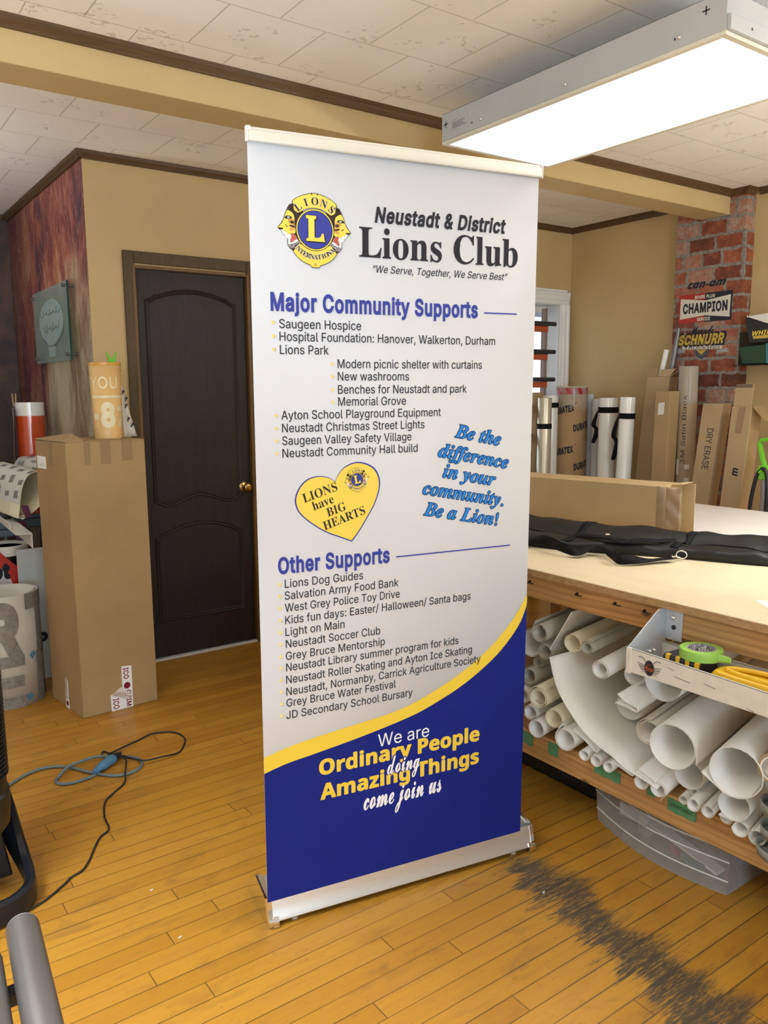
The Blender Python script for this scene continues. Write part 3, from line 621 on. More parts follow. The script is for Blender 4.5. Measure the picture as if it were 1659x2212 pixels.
87: [686, [155, 0, 16, 509, 82, 509, 163, 196, 175, 145, 187, 94, 197, 40, 189, 40, 200, 94, 211, 145, 224, 196, 306, 509, 380, 509, 462, 196, 474, 145, 486, 94, 497, 40, 488, 40, 499, 94, 510, 145, 523, 196, 603, 509, 670, 509, 530, 0, 455, 0, 368, 323, 351, 391, 336, 475, 350, 475, 335, 395, 318, 323, 230, 0]],
88: [474, [18, 0, 217, 284, 217, 236, 29, 509, 104, 509, 178, 400, 204, 361, 223, 329, 243, 292, 232, 292, 252, 329, 272, 361, 298, 400, 374, 509, 446, 509, 259, 239, 259, 287, 456, 0, 382, 0, 292, 129, 268, 165, 250, 195, 230, 231, 244, 231, 225, 196, 206, 166, 182, 129, 91, 0]],
89: [472, [203, 0, 203, 208, 16, 509, 91, 509, 192, 344, 222, 292, 250, 230, 224, 230, 251, 293, 280, 344, 381, 509, 455, 509, 268, 208, 268, 0]],
90: [438, [42, 0, 42, 46, 273, 385, 306, 431, 341, 476, 348, 454, 285, 452, 223, 452, 40, 452, 40, 509, 397, 509, 397, 462, 169, 129, 134, 81, 97, 33, 90, 54, 152, 57, 214, 57, 399, 57, 399, 0]],
97: [389, [160, -9, 126, -5, 94, 5, 68, 22, 48, 45, 35, 73, 30, 108, 34, 138, 43, 161, 58, 179, 78, 193, 125, 211, 178, 220, 234, 227, 265, 235, 273, 243, 276, 255, 273, 279, 267, 297, 256, 311, 240, 322, 220, 329, 196, 331, 171, 329, 149, 322, 118, 301, 100, 274, 41, 291, 57, 322, 79, 346, 104, 364, 133, 375, 163, 382, 194, 384, 239, 379, 286, 360, 306, 343, 322, 320, 333, 290, 337, 251, 337, 0, 277, 0, 277, 52, 272, 52, 252, 25, 215, 1, 190, -6], [170, 45, 202, 49, 228, 59, 248, 74, 263, 93, 272, 115, 276, 138, 276, 190, 259, 182, 231, 176, 200, 171, 175, 168, 134, 159, 117, 150, 103, 139, 95, 124, 92, 105, 94, 87, 102, 72, 114, 61, 130, 52]],
98: [424, [229, -8, 198, -5, 172, 4, 138, 31, 118, 59, 112, 59, 112, 0, 53, 0, 53, 509, 114, 509, 114, 319, 118, 319, 137, 346, 171, 373, 197, 381, 229, 384, 274, 378, 313, 361, 345, 332, 370, 293, 385, 245, 390, 189, 385, 133, 370, 84, 346, 45, 313, 16, 274, -2], [220, 47, 253, 51, 279, 66, 301, 88, 316, 117, 325, 151, 328, 189, 325, 227, 316, 261, 301, 290, 280, 311, 253, 325, 220, 330, 188, 325, 161, 312, 140, 291, 125, 263, 116, 229, 113, 189, 116, 150, 125, 115, 140, 86, 162, 65, 188, 51]],
99: [396, [207, -8, 159, -2, 117, 16, 82, 46, 56, 85, 40, 133, 34, 187, 40, 243, 56, 291, 82, 330, 117, 360, 159, 378, 207, 384, 260, 377, 305, 356, 340, 322, 362, 277, 303, 262, 290, 289, 270, 311, 242, 325, 207, 330, 173, 325, 145, 310, 124, 287, 108, 258, 99, 224, 96, 187, 99, 151, 108, 117, 124, 89, 145, 66, 173, 51, 207, 46, 243, 52, 271, 66, 292, 89, 304, 117, 363, 102, 354, 78, 341, 56, 306, 21, 261, -1]],
100: [424, [195, -8, 151, -2, 111, 16, 79, 45, 55, 84, 39, 133, 34, 189, 39, 245, 55, 293, 79, 332, 112, 361, 151, 378, 196, 384, 228, 381, 253, 373, 287, 346, 306, 319, 311, 319, 311, 509, 372, 509, 372, 0, 313, 0, 313, 59, 307, 59, 287, 31, 252, 4, 227, -5], [205, 47, 236, 51, 263, 65, 284, 86, 299, 115, 309, 150, 312, 189, 309, 229, 300, 263, 284, 291, 263, 312, 237, 325, 205, 330, 172, 325, 145, 311, 124, 290, 108, 261, 99, 227, 96, 189, 99, 151, 109, 117, 124, 88, 145, 66, 172, 51]],
101: [404, [212, -8, 161, -2, 117, 16, 82, 46, 56, 85, 40, 132, 34, 187, 39, 242, 55, 290, 81, 329, 115, 359, 157, 378, 205, 384, 236, 382, 266, 374, 294, 361, 319, 341, 341, 315, 357, 282, 368, 242, 371, 194, 371, 169, 75, 169, 75, 221, 338, 221, 310, 202, 307, 237, 298, 269, 283, 294, 263, 314, 237, 326, 205, 330, 173, 326, 146, 313, 125, 294, 109, 270, 99, 241, 96, 211, 96, 178, 100, 139, 110, 106, 128, 80, 151, 61, 179, 50, 212, 46, 254, 53, 285, 73, 306, 105, 365, 91, 353, 63, 335, 39, 311, 19, 283, 4, 249, -5]],
102: [254, [228, 379, 228, 327, 6, 327, 6, 379], [81, 0, 81, 432, 84, 461, 96, 486, 113, 505, 135, 519, 161, 527, 187, 530, 222, 527, 243, 521, 227, 468, 215, 472, 195, 474, 171, 470, 154, 460, 145, 443, 142, 419, 142, 0]],
103: [425, [207, -151, 168, -148, 134, -140, 105, -127, 82, -110, 64, -91, 51, -69, 101, -41, 122, -66, 154, -88, 178, -95, 207, -97, 249, -92, 282, -75, 298, -58, 308, -34, 311, -6, 311, 68, 306, 68, 287, 41, 252, 16, 227, 8, 195, 5, 152, 10, 113, 27, 80, 53, 55, 90, 39, 136, 34, 191, 39, 246, 55, 293, 80, 332, 112, 361, 152, 378, 196, 384, 228, 382, 253, 373, 288, 346, 308, 319, 313, 319, 313, 379, 372, 379, 372, -9, 367, -54, 350, -90, 324, -117, 291, -136, 251, -147], [205, 59, 237, 63, 264, 75, 285, 95, 300, 121, 309, 154, 312, 193, 309, 231, 300, 264, 285, 291, 264, 312, 237, 325, 205, 330, 172, 325, 145, 312, 124, 290, 109, 262, 99, 229, 96, 193, 99, 155, 109, 123, 124, 96, 145, 76, 172, 63]],
104: [410, [114, 227, 114, 0, 53, 0, 53, 509, 114, 509, 114, 287, 102, 287, 124, 332, 152, 362, 187, 379, 227, 384, 264, 380, 295, 369, 321, 349, 341, 321, 353, 285, 357, 240, 357, 0, 296, 0, 296, 235, 290, 275, 273, 304, 246, 323, 210, 329, 184, 326, 161, 317, 141, 303, 126, 283, 117, 257]],
105: [167, [53, 0, 53, 379, 114, 379, 114, 0], [84, 443, 67, 446, 54, 455, 44, 468, 41, 483, 44, 499, 54, 512, 67, 521, 84, 524, 100, 521, 114, 512, 123, 499, 126, 483, 123, 468, 114, 455, 100, 446]],
106: [167, [53, 379, 114, 379, 114, -30, 111, -63, 102, -90, 86, -113, 65, -129, 37, -139, 4, -143, -10, -143, -10, -87, 2, -87, 25, -83, 40, -72, 50, -54, 53, -29], [83, 443, 67, 446, 53, 455, 44, 468, 41, 483, 44, 499, 53, 512, 67, 521, 83, 524, 100, 521, 114, 512, 123, 499, 126, 483, 123, 468, 114, 455, 100, 446]],
107: [381, [110, 137, 110, 212, 121, 212, 284, 379, 360, 379, 184, 199, 177, 199], [53, 0, 53, 509, 114, 509, 114, 0], [294, 0, 148, 186, 191, 229, 372, 0]],
108: [189, [139, -2, 101, 3, 74, 20, 58, 47, 53, 84, 53, 509, 114, 509, 114, 99, 115, 77, 120, 62, 130, 54, 146, 52, 160, 53, 170, 54, 181, 3, 162, -1]],
109: [610, [53, 0, 53, 379, 112, 379, 112, 295, 108, 295, 118, 323, 132, 346, 151, 363, 172, 376, 195, 384, 219, 386, 257, 380, 287, 361, 309, 331, 321, 295, 312, 295, 322, 321, 337, 343, 357, 361, 381, 375, 407, 383, 437, 386, 468, 383, 497, 372, 522, 354, 541, 328, 553, 296, 557, 255, 557, 0, 496, 0, 496, 254, 490, 289, 473, 313, 447, 326, 419, 330, 395, 328, 374, 320, 358, 307, 345, 290, 338, 270, 335, 247, 335, 0, 274, 0, 274, 260, 269, 288, 253, 311, 229, 326, 199, 330, 178, 328, 158, 320, 140, 307, 126, 289, 117, 266, 114, 238, 114, 0]],
110: [410, [114, 227, 114, 0, 53, 0, 53, 379, 112, 379, 112, 287, 102, 287, 124, 332, 152, 362, 187, 379, 227, 384, 264, 380, 295, 369, 321, 349, 341, 321, 353, 285, 357, 240, 357, 0, 296, 0, 296, 235, 290, 275, 273, 304, 246, 323, 210, 329, 184, 326, 161, 317, 141, 303, 126, 283, 117, 257]],
111: [415, [207, -8, 159, -2, 117, 16, 82, 46, 56, 85, 40, 133, 34, 187, 40, 243, 56, 291, 82, 330, 117, 360, 159, 378, 207, 384, 256, 378, 299, 360, 333, 330, 359, 291, 376, 243, 381, 187, 376, 133, 359, 85, 333, 46, 299, 16, 256, -2], [207, 46, 242, 51, 270, 66, 292, 89, 307, 117, 316, 151, 319, 187, 316, 224, 307, 258, 292, 287, 270, 310, 242, 325, 207, 330, 173, 325, 145, 310, 124, 287, 108, 258, 99, 224, 96, 187, 99, 151, 108, 117, 124, 89, 145, 66, 173, 51]],
112: [424, [53, -143, 53, 379, 112, 379, 112, 319, 118, 319, 137, 346, 171, 373, 197, 381, 229, 384, 274, 378, 313, 361, 345, 332, 370, 293, 385, 245, 390, 189, 385, 133, 370, 84, 346, 45, 313, 16, 274, -2, 229, -8, 198, -5, 173, 4, 138, 31, 118, 59, 114, 59, 114, -143], [220, 47, 253, 51, 279, 66, 301, 88, 316, 117, 325, 151, 328, 189, 325, 227, 316, 261, 301, 290, 280, 311, 253, 325, 220, 330, 188, 325, 161, 312, 140, 291, 125, 263, 116, 229, 113, 189, 116, 150, 125, 115, 140, 86, 162, 65, 188, 51]],
113: [424, [372, -143, 311, -143, 311, 59, 306, 59, 287, 31, 252, 4, 227, -5, 195, -8, 151, -2, 111, 16, 79, 45, 55, 84, 39, 133, 34, 189, 39, 245, 55, 293, 79, 332, 112, 361, 151, 378, 196, 384, 228, 381, 253, 373, 287, 346, 307, 319, 313, 319, 313, 379, 372, 379], [205, 47, 236, 51, 263, 65, 284, 86, 299, 115, 309, 150, 312, 189, 309, 229, 300, 263, 284, 291, 263, 312, 237, 325, 205, 330, 172, 325, 145, 311, 124, 290, 108, 261, 99, 227, 96, 189, 99, 151, 109, 117, 124, 88, 145, 66, 172, 51]],
114: [259, [53, 0, 53, 379, 112, 379, 112, 321, 130, 347, 152, 367, 181, 380, 213, 385, 229, 384, 243, 384, 243, 322, 230, 324, 207, 326, 182, 323, 159, 315, 140, 301, 126, 284, 117, 262, 114, 237, 114, 0]],
115: [365, [182, -8, 145, -5, 112, 3, 84, 18, 62, 38, 45, 63, 36, 94, 94, 107, 105, 79, 124, 60, 150, 49, 181, 45, 217, 50, 244, 62, 262, 81, 268, 103, 265, 121, 254, 136, 237, 147, 212, 155, 149, 170, 104, 186, 72, 208, 53, 237, 47, 274, 51, 305, 65, 332, 87, 354, 115, 370, 149, 381, 187, 384, 223, 381, 254, 372, 279, 358, 299, 339, 314, 316, 324, 290, 268, 277, 258, 298, 243, 316, 219, 328, 187, 333, 156, 329, 131, 317, 114, 299, 109, 277, 112, 258, 124, 243, 144, 232, 172, 223, 229, 209, 275, 194, 306, 171, 325, 142, 331, 107, 326, 75, 312, 47, 290, 24, 260, 6, 223, -5]],
116: [227, [204, 379, 204, 327, 6, 327, 6, 379], [65, 471, 126, 471, 126, 98, 128, 76, 136, 61, 150, 53, 170, 50, 185, 51, 202, 54, 213, 2, 192, -3, 168, -4, 125, 2, 92, 21, 72, 52, 65, 93]],
117: [410, [182, -5, 146, -1, 115, 11, 89, 31, 69, 59, 57, 95, 53, 139, 53, 379, 114, 379, 114, 144, 119, 105, 137, 75, 164, 56, 200, 50, 226, 53, 249, 62, 268, 77, 283, 97, 293, 122, 296, 153, 296, 379, 357, 379, 357, 0, 298, 0, 298, 92, 307, 92, 286, 47, 257, 17, 222, 0]],
118: [389, [163, 0, 17, 379, 84, 379, 165, 155, 187, 87, 206, 21, 184, 21, 203, 87, 224, 155, 305, 379, 371, 379, 226, 0]],
119: [567, [138, 0, 23, 379, 87, 379, 133, 214, 154, 137, 175, 41, 165, 41, 186, 135, 206, 214, 252, 379, 316, 379, 362, 214, 382, 136, 402, 41, 391, 41, 413, 135, 434, 214, 480, 379, 545, 379, 429, 0, 368, 0, 319, 172, 305, 225, 291, 280, 277, 338, 291, 338, 277, 280, 263, 225, 248, 172, 199, 0]],
120: [379, [21, 0, 171, 218, 171, 171, 29, 379, 100, 379, 147, 306, 179, 253, 207, 206, 175, 206, 202, 253, 233, 306, 282, 379, 352, 379, 209, 169, 209, 214, 358, 0, 287, 0, 231, 85, 200, 136, 173, 182, 205, 182, 178, 136, 148, 85, 91, 0]],
121: [389, [47, -139, 61, -86, 71, -87, 104, -89, 118, -84, 130, -74, 141, -58, 151, -36, 163, -1, 17, 379, 84, 379, 165, 155, 187, 87, 206, 21, 184, 21, 202, 87, 224, 155, 305, 379, 371, 379, 204, -58, 177, -107, 159, -124, 139, -136, 117, -143, 91, -145, 65, -143]],
122: [380, [42, 0, 42, 46, 254, 320, 48, 323, 48, 379, 333, 379, 333, 331, 126, 60, 126, 56, 339, 56, 339, 0]],
174: [463, [231, 118, 192, 122, 154, 134, 121, 152, 91, 177, 67, 206, 48, 240, 37, 277, 33, 317, 37, 357, 48, 394, 67, 428, 91, 457, 121, 482, 154, 500, 192, 512, 231, 516, 271, 512, 309, 500, 343, 482, 372, 457, 396, 428, 415, 394, 426, 357, 430, 317, 426, 277, 415, 240, 396, 206, 372, 177, 343, 152, 309, 134, 271, 122], [231, 166, 271, 171, 307, 187, 338, 210, 362, 241, 377, 277, 382, 317, 377, 357, 362, 393, 338, 423, 307, 447, 271, 462, 231, 467, 192, 462, 156, 447, 125, 423, 101, 393, 86, 357, 81, 317, 86, 277, 101, 241, 125, 210, 156, 187, 192, 171], [273, 226, 228, 312, 273, 312, 319, 226], [161, 226, 161, 409, 253, 409, 279, 402, 302, 383, 309, 368, 311, 350, 309, 332, 302, 316, 278, 295, 250, 287, 185, 287, 185, 319, 239, 319, 257, 327, 264, 337, 267, 350, 264, 364, 257, 372, 239, 378, 203, 378, 203, 226]],
8220: [300, [52, 318, 104, 509, 151, 509, 121, 318], [175, 318, 228, 509, 274, 509, 244, 318]],
8221: [300, [52, 318, 82, 509, 151, 509, 98, 318], [175, 318, 205, 509, 274, 509, 222, 318]],
32: [188]}
STY = {'serif': (0x1D400, 0x1D41A), 'serifi': (0x1D468, 0x1D482), 'script': (0x1D4D0, 0x1D4EA), 'sansb': (0x1D5D4, 0x1D5EE), 'sansbi': (0x1D63C, 0x1D656)}
_TC = {}
def grow(pts, d):
    """move every outline point outwards by d (outer contours run clockwise, counters the other way)"""
    n = len(pts); out = []
    for i in range(n):
        (xa, ya), (xb, yb), (xc, yc) = pts[i-1], pts[i], pts[(i+1) % n]
        ux_, uy_ = xb-xa, yb-ya; l = math.hypot(ux_, uy_) or 1; ux_, uy_ = ux_/l, uy_/l
        vx_, vy_ = xc-xb, yc-yb; l = math.hypot(vx_, vy_) or 1; vx_, vy_ = vx_/l, vy_/l
        nx, ny = -(uy_+vy_), ux_+vx_; l = math.hypot(nx, ny)
        if l < 0.25: nx, ny, k = -uy_, ux_, 1.0
        else:
            nx, ny = nx/l, ny/l; k = min(1.6, 2/l)
        out.append((xb+nx*d*k, yb+ny*d*k))
    return out
def _fill(curve):
    ob = bpy.data.objects.new('lettering_tmp', curve)
    COL.objects.link(ob)
    dg = bpy.context.evaluated_depsgraph_get()
    me = bpy.data.meshes.new_from_object(ob.evaluated_get(dg))
    vs = [(v.co.x, v.co.y) for v in me.vertices]; fs = [list(p.vertices) for p in me.polygons]
    bpy.data.objects.remove(ob); bpy.data.meshes.remove(me); bpy.data.curves.remove(curve)
    return vs, fs
_GC = {}
def poly_fill(pts):
    pts = [Vector((x, y)) for x, y in pts]
    res = delaunay_2d_cdt(pts, [(i, (i+1) % len(pts)) for i in range(len(pts))], [], 0, 1e-9)
    fs = []
    for f in res[2]:
        px = sum(res[0][i].x for i in f)/len(f); py = sum(res[0][i].y for i in f)/len(f); wind = 0
        for a, b in zip(pts, pts[1:]+pts[:1]):
            if (a.y <= py) != (b.y <= py) and a.x+(py-a.y)*(b.x-a.x)/(b.y-a.y) > px: wind += 1 if b.y > a.y else -1
        if wind: fs.append(list(f))
    return [(q.x, q.y) for q in res[0]], fs
def glyph_fill(contours, bold):
    """triangles of all places the contours wind around, so that overlapping strokes unite"""
    cs = []
    for c in contours:
        pts = [(c[i]/1000, c[i+1]/1000) for i in range(0, len(c), 2)]
        cs.append(grow(pts, bold) if bold else pts)
    if not cs: return [], []
    co = []; ed = []
    for pts in cs:
        n = len(co); co += [Vector(q) for q in pts]
        ed += [(n+i, n+(i+1) % len(pts)) for i in range(len(pts))]
    res = delaunay_2d_cdt(co, ed, [], 0, 1e-6)
    vs = [(q.x, q.y) for q in res[0]]; fs = []
    for f in res[2]:
        px = sum(vs[i][0] for i in f)/len(f); py = sum(vs[i][1] for i in f)/len(f); wind = 0
        for pts in cs:
            for (xa, ya), (xb, yb) in zip(pts, pts[1:]+pts[:1]):
                if (ya <= py) != (yb <= py) and xa+(py-ya)*(xb-xa)/(yb-ya) > px: wind += 1 if yb > ya else -1
        if wind: fs.append(list(f))
    return vs, fs
def _raw(body, style, bold):
    if style == 'sans':
        x = 0.0; vs = []; fs = []
        for ch in body:
            k = (ch, round(bold, 4))
            if k not in _GC: _GC[k] = glyph_fill(GL.get(ord(ch), GL[32])[1:], bold)
            gv, gf = _GC[k]; n = len(vs)
            vs += [(x+q[0], q[1]) for q in gv]; fs += [[i+n for i in f] for f in gf]
            x += GL.get(ord(ch), GL[32])[0]/1000 + bold*1.3
        return vs, fs
    U0, L0 = STY[style]
    t = ''.join(chr(U0+ord(c)-65) if 'A' <= c <= 'Z' else chr(L0+ord(c)-97) if 'a' <= c <= 'z' else c for c in body)
    cu = bpy.data.curves.new('lettering_tmp', 'FONT'); cu.body = t; cu.size = 1; cu.resolution_u = 3; cu.fill_mode = 'FRONT'; cu.offset = bold
    return _fill(cu)
_CAP = {}
def text_mesh(body, style, bold=0.0):
    k = (body, style, round(bold, 4))
    if k not in _TC:
        if style not in _CAP:
            v, f = _raw('H', style, 0.0)
            ys = [q[1] for q in v] or [0, 1]
            _CAP[style] = max(ys)-max(0, min(ys))
        c = _CAP[style]
        vs, fs = _raw(body, style, bold)
        vs = [(x/c, y/c) for x, y in vs]
        xs = [q[0] for q in vs] or [0, 1]; ys = [q[1] for q in vs] or [0, 1]
        _TC[k] = (vs, fs, min(xs), max(xs), min(ys), max(ys))
    return _TC[k]

# ------------------------------------------------------------------ objects
BASE = {}
def thing(name, label, cat, loc, group=None):
    o = bpy.data.objects.new(name, None)
    o.empty_display_size = 0.1
    COL.objects.link(o); o.location = loc
    o['label'] = label; o['category'] = cat
    if group: o['group'] = group
    BASE[o.name] = Vector(loc)
    return o
def obj(name, b, mats, parent=None, smooth=35, bevel=0, solid=0, loc=None, label=None, subd=0):
    """one mesh object; geometry is given in world coordinates"""
    base = BASE[parent.name] if parent else Vector(loc) if loc else Vector((0, 0, 0))
    me = bpy.data.meshes.new(name)
    me.from_pydata([tuple(v-base) for v in b.v], [], b.f)
    if not isinstance(mats, (list, tuple)): mats = [mats]
    for mm in mats: me.materials.append(M[mm] if isinstance(mm, str) else mm)
    for p_, mi in zip(me.polygons, b.m): p_.material_index = mi
    me.validate(); me.update()
    if smooth:
        me.shade_smooth()
        me.set_sharp_from_angle(angle=math.radians(smooth))
    o = bpy.data.objects.new(name, me)
    COL.objects.link(o)
    if parent: o.parent = parent
    else: o.location = base
    BASE[o.name] = base
    if bevel:
        md = o.modifiers.new('bevel', 'BEVEL'); md.width = bevel; md.segments = 2; md.limit_method = 'ANGLE'; md.angle_limit = math.radians(40)
    if solid:
        md = o.modifiers.new('thickness', 'SOLIDIFY'); md.thickness = solid; md.offset = 0
    if subd:
        md = o.modifiers.new('subsurf', 'SUBSURF'); md.levels = subd; md.render_levels = subd
    if label: o['label'] = label
    return o
def tag(o, label, cat, group=None):
    o['label'] = label; o['category'] = cat
    if group: o['group'] = group
    return o
def struct(name, b, mats, **kw):
    o = obj(name, b, mats, **kw); o['kind'] = 'structure'
    return o
def V(*a): return Vector(a)
def smooth_path(pts, n=6, closed=False):
    pts = [Vector(p) for p in pts]; out = []; N = len(pts)
    for i in range(N if closed else N-1):
        if closed: p0, p1, p2, p3 = pts[(i-1) % N], pts[i], pts[(i+1) % N], pts[(i+2) % N]
        else: p0, p1, p2, p3 = pts[max(i-1, 0)], pts[i], pts[i+1], pts[min(i+2, N-1)]
        for k in range(n):
            t = k/n
            out.append(0.5*((2*p1)+(p2-p0)*t+(2*p0-5*p1+4*p2-p3)*t*t+(3*p1-p0-3*p2+p3)*t**3))
    if not closed: out.append(pts[-1])
    return out
# ================================================================== THE SETTING
XL, XR, YF, YB, YFAR, ZC = -2.6, 4.825, -5.4, 4.30, 6.10, 2.69
XM = 1.235                                   # mural wall plane
struct('floor', B().box((XL-0.1, YF-0.1, -0.1), (XR+0.1, YFAR+0.1, 0.0)), 'floor')
struct('ceiling', B().box((XL-0.1, YF-0.1, ZC), (XR+0.1, YFAR+0.1, ZC+0.1)), 'ceiling')
DX0, DX1, DZ = 1.467, 2.111, 2.145           # door opening
WX0, WX1, WZ0, WZ1 = 3.45, 4.706, 0.86, 2.13 # window opening
T = 0.15
b = B()
for x0, x1, z0, z1 in ((XM, DX0-0.012, 0, ZC), (DX0-0.012, DX1+0.012, DZ+0.012, ZC), (DX1+0.012, WX0, 0, ZC), (WX0, WX1, 0, WZ0), (WX0, WX1, WZ1, ZC), (WX1, XR+0.1, 0, ZC)):
    b.box((x0, YB, z0), (x1, YB+T, z1))
struct('wall_back', b, 'wall')
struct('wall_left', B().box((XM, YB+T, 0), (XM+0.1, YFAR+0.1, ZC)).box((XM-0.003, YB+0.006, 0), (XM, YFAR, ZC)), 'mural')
struct('wall_far', B().box((XL-0.1, YFAR, 0), (XM, YFAR+0.1, ZC)), 'darkmural')
struct('wall_right', B().box((XR, YF-0.1, 0), (XR+0.1, YB, ZC)), 'wall')
struct('wall_side', B().box((XL-0.1, YF-0.1, 0), (XL, YFAR, ZC)), 'paleroom')
struct('wall_front', B().box((XL, YF-0.1, 0), (XR, YF, ZC)), 'paleroom')
PX, PY0, PY1 = 4.73, 2.845, 3.325
struct('wall_pillar', B().box((PX, PY0, 0), (XR, PY1, ZC)), 'brick')
BY0, BY1, BZ = 2.956, 3.150, 2.548
struct('trim_beam', B().box((XL, BY0, BZ), (PX, BY1, ZC)), 'wall', bevel=0.004)
# brown cove trims at the ceiling, profile swept along each wall
def cove(name, p0, p1, nrm, mat='trim'):
    p0, p1, n = Vector(p0), Vector(p1), Vector(nrm)
    prof = [(0, 0), (0.012, 0), (0.016, 0.010), (0.026, 0.022), (0.030, 0.039), (0, 0.039)]
    rs = []
    for p in (p0, p1):
        rs.append([p+n*a+Vector((0, 0, ZC-0.039+z)) for a, z in prof])
    return struct(name, B().rings(rs), mat, smooth=20)
cove('trim_1', (XL, BY0, 0), (PX-0.0, BY0, 0), (0, -1, 0))
cove('trim_2', (XM-0.03, YB, 0), (XR-0.03, YB, 0), (0, -1, 0))
cove('trim_3', (XM-0.003, YFAR, 0), (XM-0.003, YB-0.03, 0), (-1, 0, 0))
cove('trim_4', (XR, YB, 0), (XR, PY1, 0), (-1, 0, 0))
cove('trim_5', (PX, BY0, 0), (PX, PY0-0.0, 0), (-1, 0, 0))
cove('trim_6', (PX-0.03, PY0, 0), (XR-0.03, PY0, 0), (0, -1, 0))
cove('trim_7', (XR, PY0-0.03, 0), (XR, YF, 0), (-1, 0, 0))
cove('trim_8', (XL, YFAR, 0), (XM-0.033, YFAR, 0), (0, -1, 0))

# door with moulded panels
dr = bpy.data.objects.new('door_1', None); COL.objects.link(dr); dr.location = (1.79, 4.30, 0); dr['kind'] = 'structure'; BASE['door_1'] = Vector((1.79, 4.30, 0))
cs = B()
for x0, x1, z0, z1 in ((DX0-0.058, DX0, 0, DZ+0.083), (DX1, DX1+0.058, 0, DZ+0.083), (DX0, DX1, DZ+0.022, DZ+0.083)):
    cs.box((x0, YB-0.016, z0), (x1, YB, z1))
obj('casing', cs, 'trimz', dr, bevel=0.003)
jb = B()
for x0, x1, z0, z1 in ((DX0-0.012, DX0+0.004, 0, DZ+0.012), (DX1-0.004, DX1+0.012, 0, DZ+0.012), (DX0+0.004, DX1-0.004, DZ-0.004, DZ+0.012)):
    jb.box((x0, YB-0.017, z0), (x1, YB+0.13, z1))
obj('jamb', jb, 'jamb', dr, bevel=0.002)
YD = 4.312
obj('door_slab', B().box((DX0+0.006, YD, 0.012), (DX1-0.006, YD+0.04, DZ-0.006)), 'door', dr, bevel=0.002)
def moulding(b, pts, w=0.024, h=0.007):
    pts = [Vector((x, YD, z)) for x, z in pts]
    n = len(pts); rs = []
    for i, p in enumerate(pts):
        t0 = (p-pts[i-1]).normalized(); t1 = (pts[(i+1) % n]-p).normalized()
        t = (t0+t1).normalized(); s = t.cross(Vector((0, 1, 0)))
        k = 1/max(0.5, math.sqrt((1+t0.dot(t1))/2))
        rs.append([p+s*(u*w*k)+Vector((0, -d*h, 0)) for u, d in ((-0.5, 0), (-0.42, 0.8), (-0.3, 1), (-0.12, 0.45), (0, 0.25), (0.12, 0.5), (0.3, 0.9), (0.42, 0.6), (0.5, 0))])
    rs.append(rs[0])
    b.rings(rs, False, False)
def arch(xa, xb, zs, rise):
    L = xb-xa
    a = [(xa, zs), (xa+L*0.045, zs+rise*0.10), (xa+L*0.080, zs+rise*0.30), (xa+L*0.095, zs+rise*0.42), (xa+L*0.13, zs+rise*0.44)]
    a += [(xa+L*(0.13+0.37*t/10), zs+rise*(0.44+0.56*(1-(1-t/10)**2))) for t in range(1, 11)]
    return a + [(xa+xb-x, z) for x, z in a[-2::-1]]
ox0, ox1 = 1.530, 2.036
top = arch(ox0, ox1, 1.978, 0.062)
bot = [(ox0, 0.905), (ox0+0.025, 0.893), (ox0+0.055, 0.878), (ox0+0.10, 0.882), (ox0+0.18, 0.912), ((ox0+ox1)/2, 0.930), (ox1-0.18, 0.912), (ox1-0.10, 0.882), (ox1-0.055, 0.878), (ox1-0.025, 0.893), (ox1, 0.905)]
mb = B(); moulding(mb, top + bot[::-1])
obj('panel_moulding', mb, 'door', dr, smooth=50)
mb = B(); moulding(mb, arch(ox0-0.005, ox1-0.004, 0.690, 0.075) + [(ox1-0.004, 0.228), (ox0-0.005, 0.228)])
obj('panel_moulding', mb, 'door', dr, smooth=50)
kb = B().lathe([(0.031, 0), (0.031, 0.004), (0.024, 0.009), (0.013, 0.012), (0.012, 0.030), (0.020, 0.036), (0.0265, 0.046), (0.027, 0.056), (0.022, 0.064), (0.012, 0.066), (0.0115, 0.063), (0.0, 0.064)], (2.062, YD, 0.946), (0, -1, 0))
obj('door_knob', kb, 'brass', dr, smooth=50)
obj('threshold', B().box((DX0+0.004, YB-0.01, 0), (DX1-0.004, YB+0.13, 0.008)), simple('pale_floor_strip', (0.72, 0.72, 0.68), 0.4), dr)

# window with white casing, deep jambs and sash
wn = bpy.data.objects.new('window_1', None); COL.objects.link(wn); wn.location = (4.08, 4.30, 0.86); wn['kind'] = 'structure'; BASE['window_1'] = Vector((4.08, 4.30, 0.86))
def casing_piece(p0, p1, inner):
    p0, p1, n = Vector(p0), Vector(p1), Vector(inner)
    pr = [(0, 0), (0, 0.010), (0.010, 0.014), (0.026, 0.014), (0.032, 0.020), (0.060, 0.022), (0.070, 0.028), (0.084, 0.028), (0.090, 0.022), (0.090, 0)]
    return [[p+n*(-a)+Vector((0, -d, 0)) for a, d in pr] for p in (p0, p1)]
cb_ = B()
cb_.rings(casing_piece((WX1, YB, WZ0-0.02), (WX1, YB, WZ1), (-1, 0, 0)))
cb_.rings(casing_piece((WX0, YB, WZ0-0.02), (WX0, YB, WZ1), (1, 0, 0)))
cb_.rings(casing_piece((WX0-0.09, YB, WZ1), (WX1+0.088, YB, WZ1), (0, 0, -1)))
cb_.box((WX0-0.08, YB-0.012, WZ1+0.088), (WX1+0.07, YB, WZ1+0.108))
obj('casing', cb_, 'white', wn, smooth=25)
jm = B()
YG = 4.445
jm.box((WX1-0.004, YB+0.002, WZ0), (WX1+0.001, YG+0.03, WZ1)).box((WX0-0.001, YB+0.002, WZ0), (WX0+0.004, YG+0.03, WZ1)).box((WX0, YB+0.002, WZ1-0.004), (WX1, YG+0.03, WZ1+0.001))
